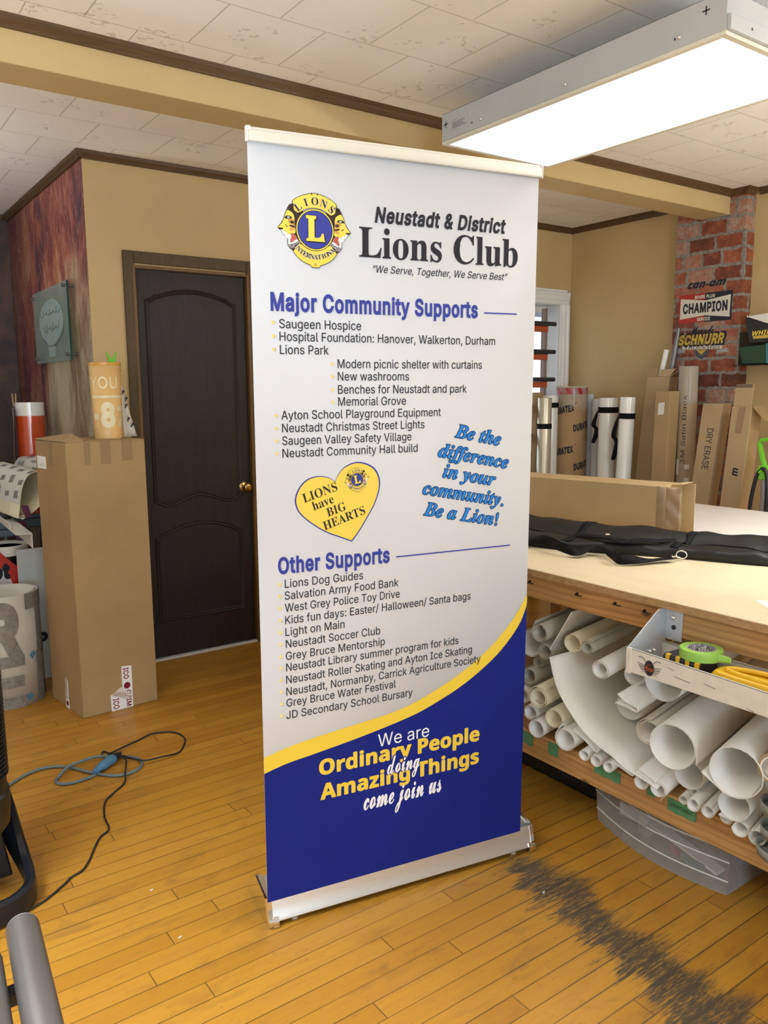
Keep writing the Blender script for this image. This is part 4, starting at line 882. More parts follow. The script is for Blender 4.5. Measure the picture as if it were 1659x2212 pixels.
obj('jamb', jm, 'jambwhite', wn)
obj('window_sill', B().box((WX0-0.1, YB-0.06, WZ0-0.03), (WX1+0.1, YG+0.03, WZ0)), 'white', wn, bevel=0.004)
sb = B()
for x0, x1, z0, z1 in ((WX0+0.004, WX0+0.045, WZ0, WZ1-0.004), (WX1-0.026, WX1-0.004, WZ0, WZ1-0.004), (WX0+0.045, WX1-0.026, WZ1-0.05, WZ1-0.004), (WX0+0.045, WX1-0.026, WZ0, WZ0+0.07)):
    sb.box((x0, YG-0.014, z0), (x1, YG+0.018, z1))
obj('window_frame', sb, 'white', wn, bevel=0.003)
obj('glass', B().box((WX0+0.045, YG, WZ0+0.07), (WX1-0.026, YG+0.004, WZ1-0.05)), 'windowglass', wn)
obj('window_blind', B().box((WX0+0.05, YG-0.012, WZ1-0.085), (WX1-0.03, YG-0.006, WZ1-0.006)), simple('pale_blue_film', (0.55, 0.66, 0.80), 0.4), wn)

# ================================================================== CEILING TROFFER
LX0, LX1, LY0, LY1, LZ0, LZ1 = 2.190, 2.800, 1.410, 2.650, 2.472, 2.588
tr = thing('ceiling_light', 'long grey metal troffer light with a glowing white lens hanging under the tiled ceiling', 'light', (2.495, 2.03, ZC))
hb = B()
hb.box((LX0, LY0, LZ0+0.012), (LX0+0.004, LY1, LZ1)).box((LX1-0.004, LY0, LZ0+0.012), (LX1, LY1, LZ1))
hb.box((LX0+0.004, LY0+0.001, LZ0+0.012), (LX1-0.004, LY0+0.005, LZ1)).box((LX0+0.004, LY1-0.005, LZ0+0.012), (LX1-0.004, LY1-0.001, LZ1)).box((LX0, LY0, LZ1-0.003), (LX1, LY1, LZ1))
hb.box((LX0+0.004, LY0-0.012, LZ0+0.012), (LX1-0.004, LY0+0.001, LZ0+0.052))
obj('housing', hb, 'greymetal', tr, bevel=0.001)
fb = B()
w = 0.022
for a, c in (((LX0, LY0, LZ0), (LX1, LY0+w, LZ0+0.012)), ((LX0, LY1-w, LZ0), (LX1, LY1, LZ0+0.012)), ((LX0, LY0+w, LZ0), (LX0+w, LY1-w, LZ0+0.012)), ((LX1-w, LY0+w, LZ0), (LX1, LY1-w, LZ0+0.012))):
    fb.box(a, c)
obj('lens_frame', fb, 'creamframe', tr, bevel=0.002)
obj('diffuser', B().box((LX0+w, LY0+w, LZ0+0.003), (LX1-w, LY1-w, LZ0+0.006)), 'lamp', tr)
sx = LX0-0.0004
lb = B().box((sx-0.0006, 2.495, 2.515), (sx+0.0002, 2.600, 2.556))
lb.text('APPROVED TYPE', 'sans', (sx-0.001, 2.590, 2.545), (0, -1, 0), (0, 0, 1), width=0.04, mi=1)
for k, wd_ in enumerate((0.075, 0.062, 0.068, 0.085)):
    lb.box((sx-0.0008, 2.585-wd_, 2.538-k*0.006), (sx-0.0005, 2.585, 2.5405-k*0.006), 1)
obj('rating_label', lb, ['greymetal', simple('grey_label_ink', (0.12, 0.12, 0.12), 0.6)], tr, label='small printed rating label')
for y in (2.42, 2.0, 1.56):
    obj('screw', B().lathe([(0.006, 0), (0.006, 0.002), (0.003, 0.005), (0, 0.005)], (LX0, y, 2.512), (-1, 0, 0), 12), 'chrome', tr, smooth=50)
for y, z in ((2.625, 2.545), (1.475, 2.555)):
    obj('knockout_slot', B().box((LX0-0.0005, y-0.002, z-0.012), (LX0+0.0003, y+0.002, z+0.012)).box((LX0-0.0005, y-0.012, z-0.002), (LX0+0.0003, y+0.012, z+0.002)), 'black', tr)
for y, z in ((2.47, 2.512), (1.575, 2.512)):
    obj('knockout_hole', B().lathe([(0.0035, 0), (0.0035, 0.0006), (0, 0.0006)], (LX0, y, z), (-1, 0, 0), 12), 'black', tr)
for x, z in ((2.30, 2.505), (2.42, 2.545)):
    obj('knockout_hole', B().lathe([(0.004, 0), (0.004, 0.0006), (0, 0.0006)], (x, LY0-0.012 if z < 2.52 else LY0+0.001, z), (0, -1, 0), 12), 'black', tr)
for y in (1.62, 2.44):
    obj('hanger', B().box((2.44, y-0.012, LZ1-0.003), (2.55, y+0.012, ZC-0.0005)), 'greymetal', tr)

# ================================================================== ROLL-UP BANNER
BYAW = -0.18002; LEAN = -0.017414
ux = Vector((math.cos(BYAW), math.sin(BYAW), 0)); un = Vector((-math.sin(BYAW), math.cos(BYAW), 0))
uu = (un*math.tan(LEAN)+Vector((0, 0, 1))).normalized()
uf = ux.cross(uu).normalized()               # out of the print towards the viewer side
if uf.y > 0: uf = -uf
BO = Vector((1.347891, 1.807855, 0.09))
def bp(s, t, lift=0.0): return BO+ux*s+uu*t+uf*lift
bn = thing('banner_stand', 'tall white and blue roll-up banner with club text standing on a silver base', 'banner', (1.37, 1.85, 0))
FLc = Vector((0.9228, 1.8734, 0)); BU = (Vector((1.8154, 1.7094, 0))-FLc).normalized(); BN = Vector((-BU.y, BU.x, 0)); BL = 0.9075
def bs(s, u, z): return FLc+BU*s+BN*u+Vector((0, 0, z))
prof = [(0.002, 0.014), (-0.003, 0.020), (0.003, 0.030), (0.010, 0.060), (0.0165, 0.083), (0.0165, 0.070), (0.030, 0.070), (0.030, 0.087), (0.075, 0.093), (0.110, 0.096), (0.160, 0.064), (0.198, 0.034), (0.202, 0.014)]
obj('base_housing', B().rings([[bs(s, u, z) for u, z in prof] for s in (0.014, BL-0.014)]), 'alu', bn, smooth=30)
cprof = [(0.0, 0.0), (-0.007, 0.013), (-0.006, 0.022), (0.001, 0.031), (0.008, 0.060), (0.015, 0.086), (0.040, 0.092), (0.077, 0.098), (0.111, 0.103), (0.135, 0.092), (0.163, 0.070), (0.190, 0.048), (0.205, 0.034), (0.211, 0.014), (0.206, 0.0)]
cu_, cz_ = 0.10, 0.040
for s0, s1, sg in ((0.0, 0.016, -1), (BL-0.016, BL, 1)):
    so, si = (s0, s1) if sg < 0 else (s1, s0)
    outer = [bs(so, cu_+(u-cu_)*0.93, cz_+(z-cz_)*0.93 if z > 0.001 else z) for u, z in cprof]
    mid = [bs(so-sg*0.004, u, z) for u, z in cprof]
    inn = [bs(si, u, z) for u, z in cprof]
    cb2 = B().rings([outer, mid, inn])
    # front toe that wraps on to the housing
    toe = [(-0.0072, 0.004), (-0.0075, 0.020), (0.0005, 0.0325), (0.004, 0.030), (-0.001, 0.012), (0.0, 0.004)]
    sa, sb_ = (s1, s1+0.016) if sg < 0 else (s0-0.012, s0)
    cb2.rings([[bs(s, u, z) for u, z in toe] for s in (sa, sb_)])
    obj('end_cap', cb2, 'chrome', bn, smooth=28)
for s in (0.085, BL-0.075):
    for u in (0.022, 0.18):
        obj('rubber_foot', B().cyl(bs(s, u, 0), bs(s, u, 0.016), 0.011, seg=16), simple('clear_rubber', (0.45, 0.43, 0.38), 0.4) if 'clear_rubber' not in bpy.data.materials else bpy.data.materials['clear_rubber'], bn)
# support pole behind the sheet and the top rail
obj('support_pole', B().cyl(bs(BL/2, 0.085, 0.09), bp(0, 1.985, -0.016), 0.008, seg=14), 'alu', bn)
TR_ = 2.0045
rail = [(0.004, -0.006), (0.011, -0.004), (0.012, 0.002), (0.011, 0.019), (0.008, 0.0205), (0.006, 0.0205), (0.006, 0.027), (-0.004, 0.027), (-0.006, 0.018), (-0.005, -0.003)]
tr0 = obj('top_rail', B().rings([[bp(s, TR_+z, f) for f, z in rail] for s in (-0.425, 0.4272)]), 'alutop', bn, smooth=25)
for s0, s1, d0 in ((-0.4285, -0.4195, 1), (0.4272, 0.4312, 0)):
    e = B()
    e.rings([[bp(s, TR_+z, f) for f, z in ((0.013, 0.017), (0.011, 0.028), (-0.004, 0.030), (-0.007, 0.028), (-0.007, 0.014), (0.006, 0.014))] for s in (s0, s1)])
    e.rings([[bp(s, TR_+z, f) for f, z in ((0.0115, -0.008), (0.0125, 0.016), (-0.006, 0.016), (-0.006, -0.005))] for s in ((s0, s0+0.003) if d0 else (s1-0.003, s1))])
    obj('rail_end_cap', e, 'white', tr0)
# printed sheet: slight bow, 1 mm thick
sh = obj('banner_sheet', B().grid(lambda a, c: bp(-0.425+0.85*c, -0.015+2.017*a, -0.0009), 2, 2), 'bannerwhite', bn, solid=0.0009)
# yellow sweep and blue field
yt = [(-0.425, 0.4183), (-0.3592, 0.4345), (-0.2782, 0.4480), (-0.1437, 0.4640), (-0.0206, 0.4805), (0.0828, 0.512), (0.2046, 0.5674), (0.2984, 0.6296), (0.3617, 0.689), (0.3934, 0.7276), (0.425, 0.7780)]
bt = [(-0.425, 0.3720), (-0.3602, 0.3882), (-0.279, 0.4000), (-0.144, 0.4210), (0.0, 0.4490), (0.0832, 0.4728), (0.2054, 0.5248), (0.3186, 0.598), (0.3949, 0.6788), (0.425, 0.7420)]
yt = smooth_path([(x, z, 0) for x, z in yt], 5); bt = smooth_path([(x, z, 0) for x, z in bt], 5)
def field(pts, mat, lift, name, label=None):
    bb = B()
    for p, q in zip(pts, pts[1:]):
        bb.add([bp(p.x, -0.015, lift), bp(q.x, -0.015, lift), bp(q.x, q.y, lift), bp(p.x, p.y, lift)], [(0, 1, 2, 3)])
    return obj(name, bb, mat, sh, smooth=0, label=label)
field(yt, 'yellow', 0.0002, 'yellow_sweep', 'yellow curved band')
field(bt, 'royal', 0.0005, 'blue_field', 'royal blue lower field')
def line(bb, s, t, text, w, cap, mi=0, bold=0.0, style='sans', shear=0.0, lift=0.0008, fat=0.0):
    return bb.text(text, style, bp(s, t, lift), ux, uu, width=w, cap=cap, mi=mi, bold=bold, shear=shear, fat=fat)
def rule(bb, s0, s1, t, h, mi):
    bb.add([bp(s0, t-h/2, 0.0008), bp(s1, t-h/2, 0.0008), bp(s1, t+h/2, 0.0008), bp(s0, t+h/2, 0.0008)], [(0, 1, 2, 3)], mi)
def dot(bb, s, t, r, mi):
    bb.poly([bp(s+math.cos(2*PI*i/20)*r, t+math.sin(2*PI*i/20)*r, 0.0008) for i in range(20)], mi)
bb = B(); line(bb, -0.0890, 1.8398, 'Neustadt & District', 0.4022, 0.0362, bold=0.030, shear=0.16)
obj('lettering', bb, 'ink', sh, smooth=0, label='black slanted heading at the top of the print')
bb = B(); line(bb, -0.1332, 1.7500, 'Lions Club', 0.4925, 0.0743, style='serif', fat=0.0004)
obj('lettering', bb, 'ink', sh, smooth=0, label='large black serif heading with the club name')
bb = B(); line(bb, -0.0976, 1.7120, '“We Serve, Together, We Serve Best”', 0.4204, 0.0185, shear=0.22, bold=0.004)
obj('lettering', bb, 'ink', sh, smooth=0, label='thin slanted motto in quotation marks')
bb = B(); line(bb, -0.3765, 1.6064, 'Major Community Supports', 0.6065, 0.0415, bold=0.030); rule(bb, 0.2504, 0.361, 1.6196, 0.0036, 0)
obj('lettering', bb, 'heading', sh, smooth=0, label='blue heading Major Community Supports')
bb = B(); line(bb, -0.3727, 0.9275, 'Other Supports', 0.3273, 0.0415, bold=0.030); rule(bb, -0.0258, 0.3576, 0.9398, 0.0036, 0)
obj('lettering', bb, 'heading', sh, smooth=0, label='blue heading Other Supports')
rows = [(-0.3551, 1.5625, -0.1293, 'Saugeen Hospice', -0.3712, 1.5760), (-0.3549, 1.5310, 0.2896, 'Hospital Foundation: Hanover, Walkerton, Durham', -0.3711, 1.5425), (-0.3547, 1.4983, -0.2221, 'Lions Park', -0.3709, 1.5091),
 (-0.1975, 1.4638, 0.2467, 'Modern picnic shelter with curtains', -0.2124, 1.4742), (-0.1973, 1.4313, 0.0132, 'New washrooms', -0.2123, 1.4415), (-0.1972, 1.3970, 0.1976, 'Benches for Neustadt and park', -0.2122, 1.4081), (-0.1970, 1.3654, 0.0041, 'Memorial Grove', -0.2121, 1.3750),
 (-0.3546, 1.3325, 0.1141, 'Ayton School Playground Equipment', -0.3692, 1.3435), (-0.3534, 1.2996, 0.0620, 'Neustadt Christmas Street Lights', -0.3692, 1.3102), (-0.3537, 1.2668, 0.0212, 'Saugeen Valley Safety Village', -0.3690, 1.2777), (-0.3539, 1.2345, 0.0410, 'Neustadt Community Hall build', -0.3691, 1.2460),
 (-0.3553, 0.8869, -0.1274, 'Lions Dog Guides', -0.3695, 0.8985), (-0.3561, 0.8543, -0.0178, 'Salvation Army Food Bank', -0.3697, 0.8655), (-0.3563, 0.8208, -0.0137, 'West Grey Police Toy Drive', -0.3700, 0.8328), (-0.3560, 0.7867, 0.2224, 'Kids fun days: Easter/ Halloween/ Santa bags', -0.3703, 0.7990), (-0.3563, 0.7537, -0.1846, 'Light on Main', -0.3705, 0.7654), (-0.3560, 0.7203, -0.0752, 'Neustadt Soccer Club', -0.3708, 0.7320), (-0.3567, 0.6862, -0.0606, 'Grey Bruce Mentorship', -0.3711, 0.6985), (-0.3565, 0.6543, 0.1826, 'Neustadt Library summer program for kids', -0.3713, 0.6653), (-0.3572, 0.6193, 0.2300, 'Neustadt Roller Skating and Ayton Ice Skating', -0.3716, 0.6315), (-0.3574, 0.5851, 0.2611, 'Neustadt, Normanby, Carrick Agriculture Society', -0.3719, 0.5980), (-0.3576, 0.5529, -0.0258, 'Grey Bruce Water Festival', -0.3716, 0.5642), (-0.3589, 0.5178, 0.0292, 'JD Secondary School Bursary', -0.3719, 0.5298)]
for s0, t, s1, txt, ds, dt in rows:
    bb = B(); line(bb, s0, t, txt, s1-s0, 0.0225, bold=0.003); dot(bb, ds, dt, 0.0045, 1)
    obj('lettering', bb, ['ink', 'paleyel'], sh, smooth=0)
# slogan block, leaning lines of sky blue italic with a navy outline
sl = [('Be the', 0.1599, 1.2722, 0.3131, 1.2418), ('difference', 0.1061, 1.2190, 0.3413, 1.1729), ('in your', 0.1220, 1.1590, 0.2975, 1.1240), ('community.', 0.0572, 1.1145, 0.3289, 1.0610), ('Be a Lion!', 0.0605, 1.0536, 0.3082, 1.0040)]
bb = B()
for txt, s0, t0, s1, t1 in sl:
    d = (bp(s1, t1)-bp(s0, t0)); R_ = d.normalized(); U_ = uf.cross(R_) if uf.cross(R_).z > 0 else R_.cross(uf)
    bb.text(txt, 'serifi', bp(s0, t0, 0.0008), R_, U_, width=d.length, cap=0.0372, mi=1, fat=0.0021)
    bb.text(txt, 'serifi', bp(s0, t0, 0.0012), R_, U_, width=d.length, cap=0.0372, mi=0)
obj('lettering', bb, ['cyan', 'navyink'], sh, smooth=0, label='sky blue leaning slogan Be the difference in your community')
# blue field lettering
bb = B(); line(bb, -0.0830, 0.3805, 'We are', 0.1682, 0.0380, lift=0.0009); obj('lettering', bb, 'whiteink', sh, smooth=0, label='white words We are')
bb = B(); line(bb, -0.2646, 0.3325, 'Ordinary People', 0.5257, 0.0442, lift=0.0009, style='sansb', fat=0.0016); obj('lettering', bb, 'yellow', sh, smooth=0, label='heavy yellow words Ordinary People')
bb = B(); line(bb, -0.2618, 0.2576, 'Amazing Things', 0.5224, 0.0455, lift=0.0009, style='sansb', fat=0.0016); obj('lettering', bb, 'yellow', sh, smooth=0, label='heavy yellow words Amazing Things')
bb = B(); bb.text('doing', 'script', bp(-0.0535, 0.2615, 0.0011), ux, uu, width=0.107, height=0.081, mi=1, fat=0.0042)
bb.text('doing', 'script', bp(-0.0535, 0.2615, 0.0014), ux, uu, width=0.107, height=0.081, mi=0, fat=0.0006); obj('lettering', bb, ['whiteink', 'royal'], sh, smooth=0, label='white script word doing')
bb = B(); bb.text('come join us', 'script', bp(-0.1291, 0.1600, 0.0009), ux, uu, width=0.2582, height=0.0850, fat=0.0008); obj('lettering', bb, 'whiteink', sh, smooth=0, label='white script words come join us')

# ---- round club emblem with two lion heads (drawn in a 1600-unit square)
def emblem(name, cen, k, ang, parent, lift, label):
    E = B()
    ca, sa = math.cos(ang), math.sin(ang)
    ax, ay = ux*ca+uu*sa, -ux*sa+uu*ca
    O_ = bp(cen[0], cen[1])
    def P(x, y, l): # emblem units, y down
        return O_+ax*((x-830)*k*1.11)+ay*((895-y)*k)+uf*(lift+l*0.00022)
    def pg(pts, mi, l, mirror=False, sm=0):
        if sm: pts = [(q.x, q.y) for q in smooth_path([(x, y, 0) for x, y in pts], sm, True)]
        if mirror: pts = [(1660-x, y) for x, y in pts]
        q2, fs = poly_fill(pts)
        E.add([P(x, y, l) for x, y in q2], fs, mi)
    def disc(r, mi, l): pg([(830+math.cos(2*PI*i/48)*r/1.11*1.0, 895+math.sin(2*PI*i/48)*r) for i in range(48)], mi, l)
    # slots: 0 ink 1 lemon 2 blue 3 mane 4 white 5 red 6 tan 7 grey
    for mr in (False, True):
        pg([(470, 400), (400, 405), (330, 430), (295, 495), (265, 560), (235, 640), (212, 725), (165, 805), (118, 870), (98, 900), (122, 930), (160, 948), (190, 1005), (228, 1045), (262, 1085), (290, 1100), (283, 1170), (290, 1240), (335, 1300), (395, 1340), (460, 1300), (530, 1230), (600, 1180), (600, 500)], 3, 0, mr)
        pg([(300, 545), (345, 560), (400, 600), (425, 660), (430, 740), (420, 830), (445, 900), (440, 985), (380, 995), (300, 1012), (225, 1030), (195, 1000), (165, 935), (128, 918), (112, 898), (178, 812), (226, 722), (248, 640), (275, 575)], 1, 1, mr, 3)
        pg([(330, 690), (400, 700), (430, 770), (436, 900), (400, 930), (350, 960), (340, 900), (390, 850), (310, 780)], 6, 2, mr, 3)
        pg([(345, 760), (395, 745), (425, 790), (365, 805)], 3, 3, mr, 2); pg([(335, 830), (430, 850), (420, 880), (340, 862)], 3, 3, mr, 2); pg([(240, 810), (275, 850), (310, 870), (270, 868)], 3, 3, mr, 2)
        pg([(160, 930), (205, 945), (260, 985), (300, 1008), (225, 1030), (195, 1000)], 4, 3, mr, 3)
        pg([(112, 898), (150, 900), (205, 905), (190, 935), (140, 925)], 3, 4, mr, 3)
        pg([(240, 690), (275, 655), (350, 660), (385, 690), (320, 715), (245, 712)], 0, 3, mr, 2); pg([(285, 685), (312, 668), (340, 688), (312, 706)], 4, 4, mr, 2); pg([(300, 688), (312, 678), (322, 690), (312, 699)], 0, 5, mr, 2)
        pg([(232, 1035), (300, 1018), (370, 1000), (420, 1010), (460, 1060), (470, 1110), (430, 1140), (345, 1165), (310, 1170), (300, 1105), (262, 1085)], 4, 2, mr, 2)
        pg([(345, 1005), (415, 1010), (455, 1060), (462, 1105), (420, 1130), (350, 1165), (340, 1120), (365, 1060)], 5, 3, mr, 3)
        pg([(238, 1035), (275, 1040), (298, 1095), (262, 1078)], 4, 3, mr); pg([(302, 1110), (328, 1160), (312, 1180), (296, 1150)], 4, 3, mr)
        pg([(290, 1160), (340, 1178), (420, 1150), (480, 1100), (545, 1170), (510, 1220), (440, 1215), (400, 1290), (335, 1280), (300, 1240)], 7, 2, mr, 2)
        pg([(296, 1165), (340, 1182), (420, 1152), (475, 1110), (495, 1135), (430, 1180), (350, 1205), (310, 1215)], 4, 3, mr, 2)
    up_ = [(830, 168), (930, 182), (1075, 230), (1180, 285), (1262, 352), (1270, 400), (1235, 430), (1255, 470), (1240, 545), (1170, 590), (1105, 560), (1060, 520), (990, 482), (900, 462), (830, 458)]
    outl = up_ + [(1660-x, y) for x, y in up_[-2:0:-1]]
    pg([(830+(x-830)*1.016, 380+(y-380)*1.03) for x, y in outl], 0, 4); pg([(830+(x-830)*0.985, 380+(y-380)*0.965) for x, y in outl], 1, 5)
    for sx_ in (-1, 1):
        pg([(830+sx_*(60+30*math.cos(a)), 190+26*math.sin(a)) for a in [i*PI/8 for i in range(16)]], 1, 5); pg([(830+sx_*(60+15*math.cos(a)), 178+16*math.sin(a)) for a in [i*PI/8 for i in range(16)]], 0, 6)
    lo_ = [(830, 1655), (905, 1650), (930, 1605), (1000, 1580), (1100, 1530), (1190, 1455), (1270, 1345), (1240, 1300), (1150, 1180), (830, 1290)]
    outl = lo_ + [(1660-x, y) for x, y in lo_[-2:0:-1]]
    pg([(830+(x-830)*1.015, 1400+(y-1400)*1.02) for x, y in outl], 0, 4); pg([(830+(x-830)*0.985, 1400+(y-1400)*0.965) for x, y in outl], 1, 5)
    for r, mi, l in ((425, 0, 6), (412, 1, 7), (388, 0, 8), (376, 2, 9)): disc(r, mi, l)
    Lp = [(650, 615), (850, 615), (850, 672), (815, 690), (815, 1050), (900, 1050), (945, 1015), (965, 955), (1000, 965), (1010, 1060), (1025, 1125), (650, 1125), (650, 1082), (695, 1060), (695, 690), (650, 668)]
    pg([(x+22, y+24) for x, y in Lp], 0, 10); pg([(830+(x-830)*1.05, 870+(y-870)*1.04) for x, y in Lp], 0, 11); pg(Lp, 1, 12)
    def arc(txt, rad, a0, a1, cap, inward, kx):
        for i, ch in enumerate(txt):
            a = math.radians(a0+(a1-a0)*i/(len(txt)-1))
            rd = ax*math.cos(a)+ay*math.sin(a); tg = ax*math.sin(a)-ay*math.cos(a)
            ctr = O_+rd*rad*k
            if inward: rd, tg = -rd, -tg
            E.text(ch, 'serif', ctr+uf*(lift+0.0030)+tg*(6*k), tg, rd, cap=cap*k, mi=4, anchor='c', fat=4*k)
            E.text(ch, 'serif', ctr+uf*(lift+0.0032), tg, rd, cap=cap*k, mi=0, anchor='c')
    arc('LIONS', 490, 131, 49, 150, False, 1.0)
    arc('INTERNATIONAL', 592, 219, 322, 96, True, 1.0)
    disc_ = [(830+math.cos(2*PI*i/20)*26, 1590+math.sin(2*PI*i/20)*28) for i in range(20)]
    pg(disc_, 0, 6); pg([(830+(x-830)*0.8, 1590+(y-1590)*0.8) for x, y in disc_], 1, 7)
    E.text('R', 'sans', P(830, 1604, 8), ax, ay, cap=28*k, mi=0, anchor='c')
    return obj(name, E, ['ink', 'lemon', 'heading', 'mane', 'whiteink', 'pinkprint', 'tanprint', 'greyprint'], parent, smooth=0, label=label)
emblem('club_emblem', (-0.2553, 1.8068), 1.2155e-4, 0.0, sh, 0.0004, 'round yellow and blue club emblem with two lion heads')
# ---- heart
hp = [(-0.2085, 1.1646), (-0.2263, 1.1761), (-0.2567, 1.1815), (-0.2869, 1.1746), (-0.3097, 1.1545), (-0.3220, 1.1268), (-0.3205, 1.1053), (-0.311, 1.0855), (-0.2839, 1.0595), (-0.2386, 1.0291), (-0.1973, 1.0109), (-0.1605, 0.9953), (-0.139, 1.0209), (-0.112, 1.0612), (-0.0902, 1.0971), (-0.0766, 1.136), (-0.0760, 1.1658), (-0.0899, 1.1936), (-0.1166, 1.2095), (-0.1483, 1.2140), (-0.1797, 1.2027), (-0.198, 1.1843)]
hp = [hp[0]] + [(q.x, q.y) for q in smooth_path([(x, y, 0) for x, y in hp[0:12]], 4)][1:] + [(q.x, q.y) for q in smooth_path([(x, y, 0) for x, y in hp[11:]+hp[:1]], 4)][1:-1]
def tri_poly(bb, lift, pts2, mi):
    q2, fs = poly_fill(pts2)
    bb.add([bp(x, y, lift) for x, y in q2], fs, mi)
hc = (-0.197, 1.110)
H = B()
tri_poly(H, 0.0004, hp, 1)
ins = [(hc[0]+(x-hc[0])*0.968, hc[1]+(y-hc[1])*0.966) for x, y in hp]
tri_poly(H, 0.0007, ins, 0)
for txt, s0, t0, s1, t1, cp in (('LIONS', -0.2965, 1.1120, -0.2000, 1.1400, 0.0240), ('have', -0.2700, 1.0895, -0.2107, 1.1076, 0.0235), ('BIG', -0.2292, 1.0695, -0.1756, 1.0856, 0.0235), ('HEARTS', -0.2395, 1.0335, -0.1184, 1.0707, 0.0235)):
    d = bp(s1, t1)-bp(s0, t0); R_ = d.normalized(); U_ = uf.cross(R_); U_ = U_ if U_.z > 0 else -U_
    H.text(txt, 'serif', bp(s0, t0, 0.0010), R_, U_, width=d.length, cap=cp, mi=2)
ht = obj('heart_print', H, ['lemon', 'heading', 'mane'], sh, smooth=0, label='yellow heart with a blue outline and black serif words')
emblem('heart_emblem', (-0.1446, 1.1660), 4.55e-5, math.radians(10), sh, 0.0010, 'small copy of the lion emblem inside the heart')
# ================================================================== LEFT SIDE: TALL CARTON AND ROLLS BY THE DOOR
BX0, BX1, BYa, BYb, BH = 0.921, 1.2835, 3.715, 4.093, 1.283
c3 = Vector((0.921, 3.713, 0)); ax_ = Vector((0.3625, 0.020, 0)); ay_ = Vector((-0.046, 0.372, 0))
tb = thing('cardboard_carton', 'tall brown cardboard carton standing on end in front of the dark door', 'box', (1.10, 3.90, 0))
nrmf = ax_.cross(Vector((0, 0, 1))).normalized()
if nrmf.y > 0: nrmf = -nrmf
nrml = Vector((-1, 0, 0)); nrml = (nrml - ay_.normalized()*nrml.dot(ay_.normalized())).normalized()
cbm = B()
cbm.obox(c3, ax_, ay_, (0, 0, BH-0.004))
obj('carton_body', cbm, 'card', tb, bevel=0.004)
# top flaps: front one lies flat, left end slightly open
fl = B()
fl.obox(c3+V(0.006, 0.002, BH-0.004), ax_*0.98, ay_*0.5, (0, 0, 0.004)); fl.obox(c3+ay_*0.505+V(0.006, 0, BH-0.004), ax_*0.98, ay_*0.49, (0, 0, 0.004))
obj('top_flap', fl, 'card', tb, bevel=0.001)
lf = B()
p0 = c3+V(0, 0, BH); p1 = c3+ay_+V(0, 0, BH)
lf.add([p0+V(-0.001, 0, 0.000), p1+V(-0.001, 0, 0.001), p1*0.45+p0*0.55+V(0.090, 0, 0.030), p0+V(0.085, 0.030, 0.003)], [(0, 1, 2, 3)])
obj('top_flap', lf, 'card2', tb, solid=0.004, smooth=0)
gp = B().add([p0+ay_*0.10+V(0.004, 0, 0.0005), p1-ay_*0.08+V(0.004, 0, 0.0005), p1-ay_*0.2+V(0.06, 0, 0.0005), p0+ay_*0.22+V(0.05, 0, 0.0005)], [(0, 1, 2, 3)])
obj('gap_shade', gp, 'black', tb, smooth=0, label='black sheet painted as shade under the lifted flap')  # black patch paints the shade beneath the flap
def onF(x, z, l=0.0008):      # point on the carton's front face
    s = (x-0.921)/0.3625
    return c3+ax_*s+V(0, 0, z)+nrmf*l
def onL(y, z, l=0.0008):
    s = (y-3.713)/0.372
    return c3+ay_*s+V(0, 0, z)+nrml*l
for x0, x1, z0 in ((1.073, 1.121, 1.176), (1.172, 1.222, 1.188), (1.000, 1.028, 1.178)):
    t = B().grid(lambda a, c: onF(x0+(x1-x0)*c, z0+(BH-z0)*a, 0.0012+0.0018*abs(math.sin(a*9+c*4+x0*50))), 8, 5)
    t.grid(lambda a, c: c3+ax_*((x0+(x1-x0)*c-0.921)/0.3625)+ay_*(a*0.42)+V(0, 0, BH+0.0012), 2, 2)
    obj('packing_tape', t, 'packtape', tb)
t = B().grid(lambda a, c: onL(3.88+0.035*c, 1.170+(BH-1.170)*a, 0.0012+0.0022*abs(math.sin(a*8+c*5))), 8, 4); obj('packing_tape', t, 'packtape', tb)
t = B()
t.add([onL(4.066, 1.206), onL(3.955, 1.206), onL(3.955, 1.148), onL(4.066, 1.148)], [(0, 1, 2, 3)])
for k in range(3): t.add([onL(4.04, 1.172-k*0.006, 0.0012), onL(3.98, 1.172-k*0.006, 0.0012), onL(3.98, 1.1705-k*0.006, 0.0012), onL(4.04, 1.1705-k*0.006, 0.0012)], [(0, 1, 2, 3)], 1)
obj('shipping_label', t, ['whiteink', 'greyprint'], tb, label='small white paper label', smooth=0)
# printed tape on the front and the left side
mar = simple('maroon_tape_print', (0.22, 0.012, 0.030), 0.45)
t = B()
t.add([onF(1.111, 0.212), onF(1.160, 0.205), onF(1.158, 0.001), onF(1.109, 0.001)], [(0, 1, 2, 3)])
t.add([onF(1.052, 0.080, 0.001), onF(1.085, 0.098, 0.001), onF(1.110, 0.080, 0.0012), onF(1.110, 0.001, 0.0012), onF(1.054, 0.001, 0.001)], [(0, 1, 2, 3, 4)])
t.add([onF(1.054, 0.082, 0.003), onF(1.105, 0.112, 0.006), onF(1.150, 0.062, 0.010), onF(1.128, 0.048, 0.004)], [(0, 1, 2, 3)], 2)
dn = V(0, 0, -1); rx = ax_.normalized()
t.text('ICO', 'sans', onF(1.120, 0.200, 0.0014), dn, rx, cap=0.024, width=0.055, mi=1, bold=0.02)
t.lathe([(0.016, 0), (0.016, 0.0002), (0.012, 0.0002), (0.012, 0)], onF(1.134, 0.112, 0.0013), nrmf, 24, 1)
t.text('e', 'sans', onF(1.127, 0.121, 0.0014), dn, rx, cap=0.026, mi=1, bold=0.02)
t.text('CRIM', 'sans', onF(1.128, 0.088, 0.0016), dn, rx, cap=0.022, width=0.08, mi=1, bold=0.02)
t.text('ICO', 'sans', onF(1.064, 0.060, 0.0014), dn, rx, cap=0.026, width=0.052, mi=1, bold=0.02)
